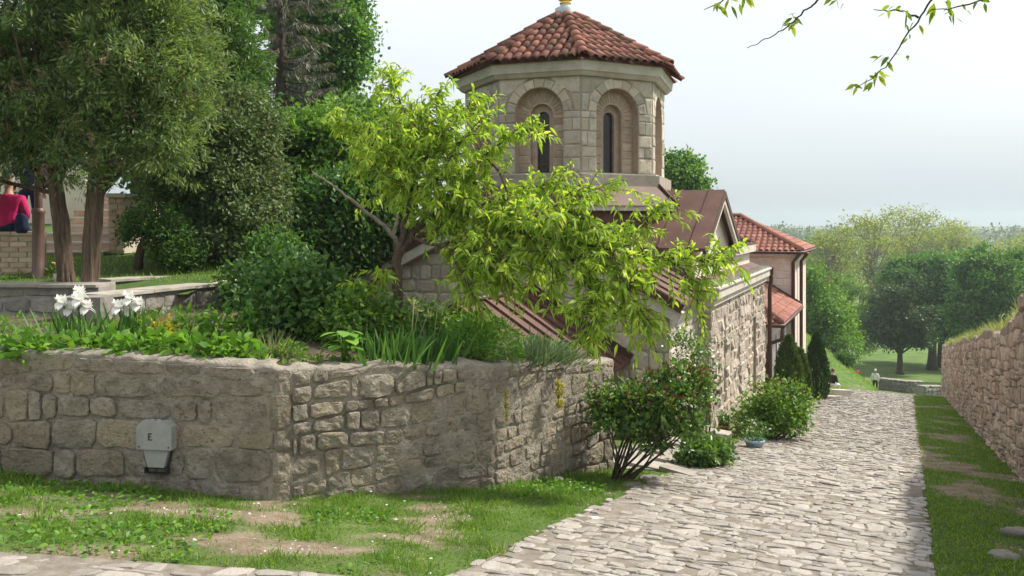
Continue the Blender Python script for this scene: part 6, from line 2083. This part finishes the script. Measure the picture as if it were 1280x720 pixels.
# threshold slabs between the garden wall and the annex (built as paving)
pv = G(); P0 = [(1.9, 9.6), (2.55, 9.95), (3.6, 13.6), (2.55, 12.4), (1.5, 10.6)]
rng = np.random.RandomState(421)
pave = link('courtyard_paving', fast_mesh('courtyard_paving', np.array([(x, y, float(gz(x, y)) + .010) for x, y in [(1.35, 9.75), (2.3, 10.0), (3.55, 13.4), (2.45, 12.9), (1.2, 10.9)]]), np.array([[0, 1, 2], [0, 2, 3], [0, 3, 4]])), MT['cap_stone'], None, 'structure')
for i, (x, y, sx, sy, r_) in enumerate([(1.75, 10.1, .55, .45, .3), (2.2, 10.7, .5, .5, .35), (1.65, 10.75, .45, .55, .3), (2.2, 11.4, .55, .5, .3), (2.75, 11.7, .4, .5, .42), (2.7, 12.3, .5, .45, .4), (3.15, 12.9, .45, .5, .42), (2.05, 9.85, .4, .3, .5)]):
    g = G(); c_, s_ = math.cos(-r_), math.sin(-r_)
    ax = [np.array([c_, s_, -.135]), np.array([-s_, c_, -.12]), np.array([.13, .12, 1.0])]
    g.box((x, y, float(gz(x, y)) + .02), (sx, sy, .05), ax, rng.rand()); o = g.obj('paving_slab', MT['cap_stone'], pave)
# pots and oddments beside the annex
def pot(label, c, r, h, mat, seed, leafmat, group=None, lh=.3):
    rng = np.random.RandomState(seed); c = np.asarray(c, float)
    t = thing('plant_pot', c, label, 'plant pot', group)
    g = G(); g.lathe(c, [(0, -.02), (r * .72, -.02), (r, h), (r * 1.08, h), (r * 1.08, h + .03), (r * .92, h + .03), (r * .9, h - .02), (0, h - .02)], 18); g.obj('pot', mat, t, True)
    n = 240; P = c + np.stack([rng.normal(size=n) * r * .7, rng.normal(size=n) * r * .7, h + rng.rand(n) * lh], 1)
    V, T = leaves2(P, rand_dirs(n, rng) + ZX * .4, rng.uniform(.05, .11, n), .03, rng); foliage('foliage', V, T, 4, leafmat, t, rng)
    V, T = leaves2(P[:30] + ZX * .06, rand_dirs(30, rng) + ZX * .6, .04, .03, rng); foliage('flowers', V, T, 4, MT['white_petal'], t, rng, 'stuff')


pot('pale blue plant pot with small white flowers by the lane', plane_pt(943, 560), .15, .11, MT['blue_pot'], 431, MT['dark_leaf'])
pot('terracotta pot against the foot of the side building', plane_pt(905, 545), .10, .16, MT['terracotta'], 432, MT['rose_leaf'], lh=.2)
pot('brown trough with a bare twiggy plant by the side building', plane_pt(926, 541), .11, .15, MT['brick'], 433, MT['grass_dry'], lh=.25)
slab('step_slab', 'pale flat doorstep beside the side building', plane_pt(880, 548) + ZX * .02, (.9, .5, .12), -.35, MT['cap_stone'], 434)
# grey vase and yellow flowers on the lawn
c = at(78, 342, 11.6)
t = thing('flower_pot', c, 'small pot of yellow flowers between the conifer trunks', 'flower pot')
g = G(); g.lathe(c, [(0, -.16), (.09, -.16), (.12, .0), (.11, .0), (0, -.01)], 14); g.obj('pot', MT['concrete'], t, True)
V, T = leaves2(c + rng.normal(size=(60, 3)) * np.array([.05, .05, .05]) + ZX * .1, rand_dirs(60, rng) + ZX * .5, .06, .04, rng); foliage('flowers', V, T, 4, MT['yellow_petal'], t, rng)
V, T = leaves2(c + rng.normal(size=(50, 3)) * np.array([.06, .06, .03]) + ZX * .03, rand_dirs(50, rng) + ZX * .5, .08, .03, rng); foliage('foliage', V, T, 4, MT['bed_leaf'], t, rng)

rng = np.random.RandomState(438)
n = 1500
X = rng.uniform(-4, 2.0, n); Y = rng.uniform(4.95, 8.8, n); s_, t_ = to_st(X, Y)
ok = (Y < np.interp(X, WALL[:, 0], WALL[:, 1]) - .03) & (t_ < -2.6) & (rng.rand(n) > grass_mask(X, Y)); Xa, Ya = X[ok], Y[ok]
s_ = 6 + 20 * rng.rand(700); t_ = rng.uniform(.15, 1.4, 700); Xb, Yb = to_xy(s_, t_); ok = rng.rand(700) > grass_mask(Xb, Yb)
X = np.concatenate([Xa, Xb[ok]]); Y = np.concatenate([Ya, Yb[ok]])
pg = G(); oc = np.array([(1, 0, 0), (0, 1, 0), (-1, 0, 0), (0, -1, 0), (0, 0, 1), (0, 0, -1)], float)
ocT = [(0, 1, 4), (1, 2, 4), (2, 3, 4), (3, 0, 4), (1, 0, 5), (2, 1, 5), (3, 2, 5), (0, 3, 5)]
for x, y, z in zip(X, Y, gz(X, Y)):
    r_ = rng.uniform(.004, .016) * (2 if rng.rand() < .06 else 1)
    pg.add(oc * rng.uniform(.6, 1.3, (6, 1)) * np.array([r_, r_, r_ * .6]) @ np.array([[.8, .6, 0], [-.6, .8, 0], [0, 0, 1]]) + (x, y, z), ocT, rng.rand())
o = pg.obj('pebbles', MT['concrete'], None, True, 'stuff'); tag(o, 'small pebbles scattered over the bare earth', 'pebbles')

# ------------------------------------------------------------------ low ruined walls in the park
def rubble_wall(label, pts, h, seed):
    t = thing('ruined_wall', (pts[0][0], pts[0][1], float(gz(*pts[0]))), label, 'wall', 'low ruined walls beyond the lane')
    rng = np.random.RandomState(seed); items = []
    for a, b in zip(pts[:-1], pts[1:]):
        a = np.array(a, float); b = np.array(b, float); Ln = float(np.hypot(*(b - a)))
        O, U, _, N = frame(a, b)
        za, zb2 = float(gz(*a)), float(gz(*b))
        g = G(); g.prism([O + ZX * (za - .4), O + U * Ln + ZX * (zb2 - .4), O + U * Ln + ZX * (zb2 + h), O + ZX * (za + h)], -N * .6); g.obj('core', MT['grey_mortar'], t)
        for q in courses(0, Ln, 0, h + .05, (.18, .32), (.3, .7), rng, .03):
            q = [(p[0], p[1] + za + (zb2 - za) * p[0] / Ln) for p in q]
            P = round_quad(q, .05, rng, .09, 8); V, T = stone_geom(P, (O, U, ZX, N), -.05, rng.uniform(.04, .12), rng, .3)
            items.append((V, T, V.mean(0), .4))
    put_stones(items, 'stone', MT['grey_stone'], t, 120)


pA, pB, pC = gp(1098, 68)[:2], gp(1135, 66)[:2], gp(1156, 66)[:2]
rubble_wall('dark low ruined wall curving behind the strollers', [pA, pB, pC], .95, 441)
rubble_wall('pale low ruined wall end beside the tall right wall', [gp(1155, 60)[:2], gp(1182, 62)[:2]], 1.1, 442)

# ------------------------------------------------------------------ people
def skin_obj(name, joints, edges, mat, parent, sub=2, root=0):
    me = bpy.data.meshes.new(name)
    me.from_pydata([tuple(j[:3]) for j in joints], edges, [])
    o = link(name, me, mat, parent)
    me.materials.clear(); me.materials.append(mat)
    o.modifiers.new('skin', 'SKIN')
    if not me.skin_vertices: 
        pass
    sv = me.skin_vertices[0].data
    for v, j in zip(sv, joints):
        r = j[3]; v.radius = (r, j[4] if len(j) > 4 else r)
    sv[root].use_root = True
    sb = o.modifiers.new('sub', 'SUBSURF'); sb.levels = 1; sb.render_levels = sub
    for p in me.polygons: p.use_smooth = True
    return o


def person(label, base, h, yaw, pose, cols, hair='hair_brown', hat=None, group=None):
    """pose: 'stand' or 'sit'; base = feet (stand) or seat point (sit). Faces +Y rotated by yaw."""
    base = np.asarray(base, float); c, s = math.cos(yaw), math.sin(yaw)
    k = h / 1.7

    def W(x, y, z, *r): return tuple(base + k * np.array([x * c - y * s, x * s + y * c, z])) + tuple(q * k for q in r)
    t = thing('person', base, label, 'person', group)
    if pose == 'stand':
        hip, sh, kn, an = .88, 1.40, .47, .07
        legs = [[(.10 * sd, 0, hip - .02, .095), (.11 * sd, .02 + .05 * sd, kn, .065), (.11 * sd, -.02 + .07 * sd, an, .045)] for sd in (-1, 1)]
        feet = [[(.11 * sd, -.03 + .07 * sd, .05, .042), (.12 * sd, .05 + .07 * sd, .035, .042), (.125 * sd, .14 + .07 * sd, .03, .03)] for sd in (-1, 1)]
        lean = .02
    else:
        hip, sh = .10, .60
        legs = [[(.10 * sd, .02, hip, .10), (.13 * sd, .42, .08, .075), (.13 * sd, .44, -.36, .05)] for sd in (-1, 1)]
        feet = [[(.13 * sd, .43, -.38, .042), (.135 * sd, .52, -.40, .042), (.14 * sd, .60, -.41, .03)] for sd in (-1, 1)]
        lean = .06
    ty = lambda z: lean * (z - hip) / (sh - hip)
    # body: one continuous figure
    J = [(0, 0, hip, .13, .10), (0, ty(hip + .2), hip + .2, .125, .09), (0, ty(sh - .1), sh - .1, .15, .095), (0, ty(sh), sh + .02, .07), (0, ty(sh) + .01, sh + .11, .048), (0, ty(sh) + .03, sh + .19, .075, .09), (0, ty(sh) + .03, sh + .28, .07, .085)]
    Ed = [(0, 1), (1, 2), (2, 3), (3, 4), (4, 5), (5, 6)]
    hands = []
    arms = []
    for sd in (-1, 1):
        b = len(J)
        if pose == 'stand':
            A_ = [(.20 * sd, ty(sh), sh - .04, .055), (.25 * sd, -.02, sh - .32, .042), (.24 * sd, .08, sh - .56, .030)]
        else:
            A_ = [(.20 * sd, ty(sh), sh - .05, .06), (.27 * sd, .05, sh - .31, .045), (.16 * sd, .27, sh - .36, .032)]
        J += A_; Ed += [(2, b), (b, b + 1), (b + 1, b + 2)]
        arms.append(A_); hands.append((A_[1], A_[2], sd))
        b = len(J); J += [tuple(x * (1 if i < 3 else .92) for i, x in enumerate(p)) for p in legs[0 if sd < 0 else 1]]; Ed += [(0, b), (b, b + 1), (b + 1, b + 2)]
    skin_obj('body', [W(*j) for j in J], Ed, MT['skin'], t)
    # hands with five fingers
    for (el, wr, sd) in hands:
        d = unit(np.array(wr[:3]) - np.array(el[:3])); w = np.array(wr[:3]); sd_v = unit(np.cross(d, np.array([0, 0, 1.0]) if abs(d[2]) < .9 else np.array([0, 1.0, 0])))
        Jh = [tuple(w) + (.028, .018), tuple(w + d * .06) + (.036, .016)]; Eh = [(0, 1)]
        for fi, (o_, ln) in enumerate(((-.026, .06), (-.009, .072), (.009, .068), (.026, .052))):
            b = len(Jh); p = w + d * .085 + sd_v * o_
            Jh += [tuple(p) + (.009,), tuple(p + d * ln * .55 + np.array([0, .008, -.004])) + (.008,), tuple(p + d * ln * .9 + np.array([0, .02, -.008])) + (.007,)]
            Eh += [(1, b), (b, b + 1), (b + 1, b + 2)]
        b = len(Jh); p = w + d * .03 - sd_v * .036 * sd; Jh += [tuple(p) + (.011,), tuple(p + d * .035 - sd_v * .018 * sd) + (.009,)]; Eh += [(0, b), (b, b + 1)]
        skin_obj('hand', [W(*j) for j in Jh], Eh, MT['skin'], t, 1)
    # clothes
    up = 1.13 if pose == 'stand' else 1.4
    Js = [(0, 0, hip - .04, .14 * up, .11 * up), (0, ty(hip + .2), hip + .2, .13 * up, .10 * up), (0, ty(sh - .1), sh - .1, .155 * up, .105 * up), (0, ty(sh), sh + .03, .10 * up / 1.13)]
    Es = [(0, 1), (1, 2), (2, 3)]
    for A_ in arms:
        b = len(Js); Js += [(p[0], p[1], p[2], p[3] * 1.45) for p in A_]; Js[-1] = (A_[1][0] * .15 + A_[2][0] * .85, A_[1][1] * .15 + A_[2][1] * .85, A_[1][2] * .15 + A_[2][2] * .85, A_[2][3] * 1.3); Es += [(2, b), (b, b + 1), (b + 1, b + 2)]
    skin_obj('top_garment', [W(*j) for j in Js], Es, MT[cols[0]], t)
    Jt = [(0, 0, hip + .06, .135 * up, .105 * up), (0, 0, hip - .02, .13 * up, .11 * up)]; Et = [(0, 1)]
    for lg in legs:
        b = len(Jt); Jt += [(p[0], p[1], p[2], p[3] * 1.15) for p in lg]; Et += [(1, b), (b, b + 1), (b + 1, b + 2)]
    skin_obj('trousers', [W(*j) for j in Jt], Et, MT[cols[1]], t)
    for f in feet:
        skin_obj('shoe', [W(*j) for j in f], [(0, 1), (1, 2)], MT['black'], t, 1)
    # hair or hat, face
    hz, hy = sh + .235, ty(sh) + .03
    g = G()
    n1, n2 = 9, 14
    V = []; T = []
    for i in range(n1):
        ph = (math.pi * .62) * i / (n1 - 1)
        for j in range(n2):
            th = 2 * math.pi * j / n2
            fr_ = math.sin(th)                          # +1 = front
            rr = math.sin(ph); zz = math.cos(ph)
            if fr_ > .2: zz = max(zz, .25)
            V.append(W(.092 * rr * math.cos(th), hy - .012 + .108 * rr * fr_, hz + .02 + .128 * zz))
    for i in range(n1 - 1):
        for j in range(n2):
            a = i * n2 + j; b = i * n2 + (j + 1) % n2; T += [(a, b, b + n2), (a, b + n2, a + n2)]
    g.add(V, T); g.obj('hat' if hat else 'hair', MT[hat or hair], t, True)
    g = G(); g.tube([W(0, hy + .085, hz + .01), W(0, hy + .115, hz - .02), W(0, hy + .09, hz - .03)], np.array([.010, .014, .010]) * k, 6); g.obj('nose', MT['skin'], t, True)
    for sd in (-1, 1):
        g = G(); g.lathe(W(.033 * sd, hy + .088, hz + .012), [(0, -.008 * k), (.009 * k, 0), (0, .008 * k)], 8); g.obj('eye', MT['black'], t, True)
        g = G(); g.tube([W(.085 * sd, hy, hz + .02), W(.098 * sd, hy - .01, hz), W(.086 * sd, hy, hz - .03)], np.array([.012, .016, .010]) * k, 6); g.obj('ear', MT['skin'], t, True)
    g = G(); g.tube([W(-.022, hy + .086, hz - .062), W(0, hy + .093, hz - .064), W(.022, hy + .086, hz - .062)], np.array([.003, .006, .003]) * k, 5); g.obj('mouth', MT['red_petal'], t, True)
    return t


seat = at(8, 292, 12.2)
person('person in a magenta top sitting with back turned on the brick wall', seat + np.array([0, 0, -.02]), 1.66, .15, 'sit', ('magenta', 'navy'), hair='hair_grey')
bag_c = at(27, 292, 12.15)
bg_ = thing('shoulder_bag', bag_c, 'dark blue bag standing on the brick wall next to the sitter', 'bag')
g = G()
V = []; T = []
for i in range(8):
    f = i / 7; rr = (.11 * (1 - .35 * f ** 2)) * (1 if 0 < i < 7 else .6)
    for j in range(12):
        th = 2 * math.pi * j / 12; V.append(bag_c + np.array([rr * math.cos(th), rr * .7 * math.sin(th), .01 + f * .30]))
for i in range(7):
    for j in range(12):
        a = i * 12 + j; b = i * 12 + (j + 1) % 12; T += [(a, b, b + 12), (a, b + 12, a + 12)]
g.add(V, T); g.obj('body', MT['navy'], bg_, True)
g = G(); th = np.linspace(0, math.pi, 9); g.tube([bag_c + np.array([.06 * math.cos(x), 0, .30 + .10 * math.sin(x)]) for x in th], .008, 6); g.obj('handle', MT['dark_cloth'], bg_, True)
person('person in dark blue standing on the brick stairs under the conifer', np.array([-9.0, 14.9, -.26]), 1.72, .4, 'stand', ('navy', 'navy'))
WK = 'people at the far end of the lane'
person('distant walker in white top and hat with black trousers', gp(1094, 62), 1.72, -.5, 'stand', ('white_cloth', 'dark_cloth'), hat='white_cloth', group=WK)
person('tiny child in red at the crest of the lane', gp(1072, 61), 1.05, .3, 'stand', ('red_cloth', 'red_cloth'), group=WK)
person('ginger-haired child in grey beside the red one', gp(1081, 61.5), .75, .1, 'stand', ('white_cloth', 'white_cloth'), hair='hair_ginger', group=WK)
person('crouched figure in black and white by the dark cypress', gp(1040, 33.0) + ZX * .22, 1.3, -1.0, 'sit', ('dark_cloth', 'white_cloth'), group=None)
shrub('round_bush', 'small dark round bush on the slope behind the red child', gp(1056, 46), [tuple(gp(1056, 46) + ZX * .35) + (.55, .5, .38)], 40, 40, .12, .13, (MT['dark_leaf'], barkd), 451, 4)

# ------------------------------------------------------------------ twigs hanging into the sky
rng = np.random.RandomState(461)
hb = thing('overhanging_branch', (3.6, 4.6, 2.2), 'thin leafy twigs hanging into the sky at the top right', 'branch')
YB = 4.5
tw = [[(1215, -60), (1180, -20), (1160, 8), (1140, 35), (1120, 66), (1100, 92), (1070, 110)],
      [(1060, -40), (1020, 2), (1005, 15), (985, 33), (960, 48), (934, 60)],
      [(960, -45), (915, -8), (898, 3), (880, 12)],
      [(1260, -20), (1225, 2), (1190, 10), (1165, 12)],
      [(1148, 22), (1125, 12), (1105, 14), (1092, 12)],
      [(1240, -70), (1160, -65), (1060, -40), (960, -45)],
      [(1320, -120), (1260, -80), (1215, -60)], [(1260, -80), (1262, -45), (1260, -20)]]
LP = []
for i, pts in enumerate(tw):
    P = np.array([at(p[0], p[1], YB + .12 * math.sin(i * 2.1 + p[0] * .01)) for p in pts])
    k = np.linspace(0, len(P) - 1, len(P) * 4)
    Ps = np.stack([np.interp(k, np.arange(len(P)), P[:, j]) for j in range(3)], 1)
    for _ in range(2): Ps[1:-1] = (Ps[:-2] + 2 * Ps[1:-1] + Ps[2:]) / 4
    Ps[1:-1] += rng.normal(size=Ps[1:-1].shape) * .004
    g = G(); g.tube(Ps, np.linspace(.007 if i < 5 else .012, .002 if i < 5 else .007, len(Ps)), 6); g.obj('twig', MT['bark_dark'], hb, True)
for (px, py, n_) in ((1070, 108, 4), (1086, 100, 5), (1095, 90, 4), (1105, 70, 6), (1125, 74, 4), (1140, 30, 3), (1128, 12, 6), (1110, 14, 4), (1185, 8, 6), (1190, 14, 4), (1165, 8, 5), (1205, 8, 3), (993, 22, 7), (985, 28, 5), (1040, 0, 5), (1050, 3, 3), (915, 2, 7), (900, 4, 5), (930, -2, 5), (1098, 90, 3), (1225, 0, 3), (1135, 40, 2)):
    for j in range(n_):
        p = at(px + rng.normal() * 4, py + rng.normal() * 4, YB + rng.normal() * .03)
        d = np.array([rng.normal() * .8, rng.normal() * .5, -.55 + rng.normal() * .5])
        L_ = rng.uniform(.035, .075)
        V, T, nv = strips(p[None], d[None], L_, L_ * .36, .25, [.15, .9, 1.0, .6], rng, None, .1)
        foliage('leaf', V, T, nv, MT['hang_leaf'], hb, rng)

# ------------------------------------------------------------------ haze
hz = G(); hz.prism([np.array(p, float) for p in ((-1500, -70, -33), (1500, -70, -33), (1500, 1400, -33), (-1500, 1400, -33))], np.array([0, 0, 33 + 16.0]))
hm = bpy.data.materials.new('haze'); hm.use_nodes = True
hn = hm.node_tree; hn.nodes.clear()
ho_ = hn.nodes.new('ShaderNodeOutputMaterial'); hv = hn.nodes.new('ShaderNodeVolumePrincipled')
hv.inputs['Color'].default_value = (0.64, 0.72, 0.80, 1); hv.inputs['Density'].default_value = 0.00045; hv.inputs['Anisotropy'].default_value = 0.2
hn.links.new(hv.outputs[0], ho_.inputs['Volume'])
o = hz.obj('haze', hm, None, False, 'stuff'); tag(o, 'thin bluish haze in the air over the park', 'haze')
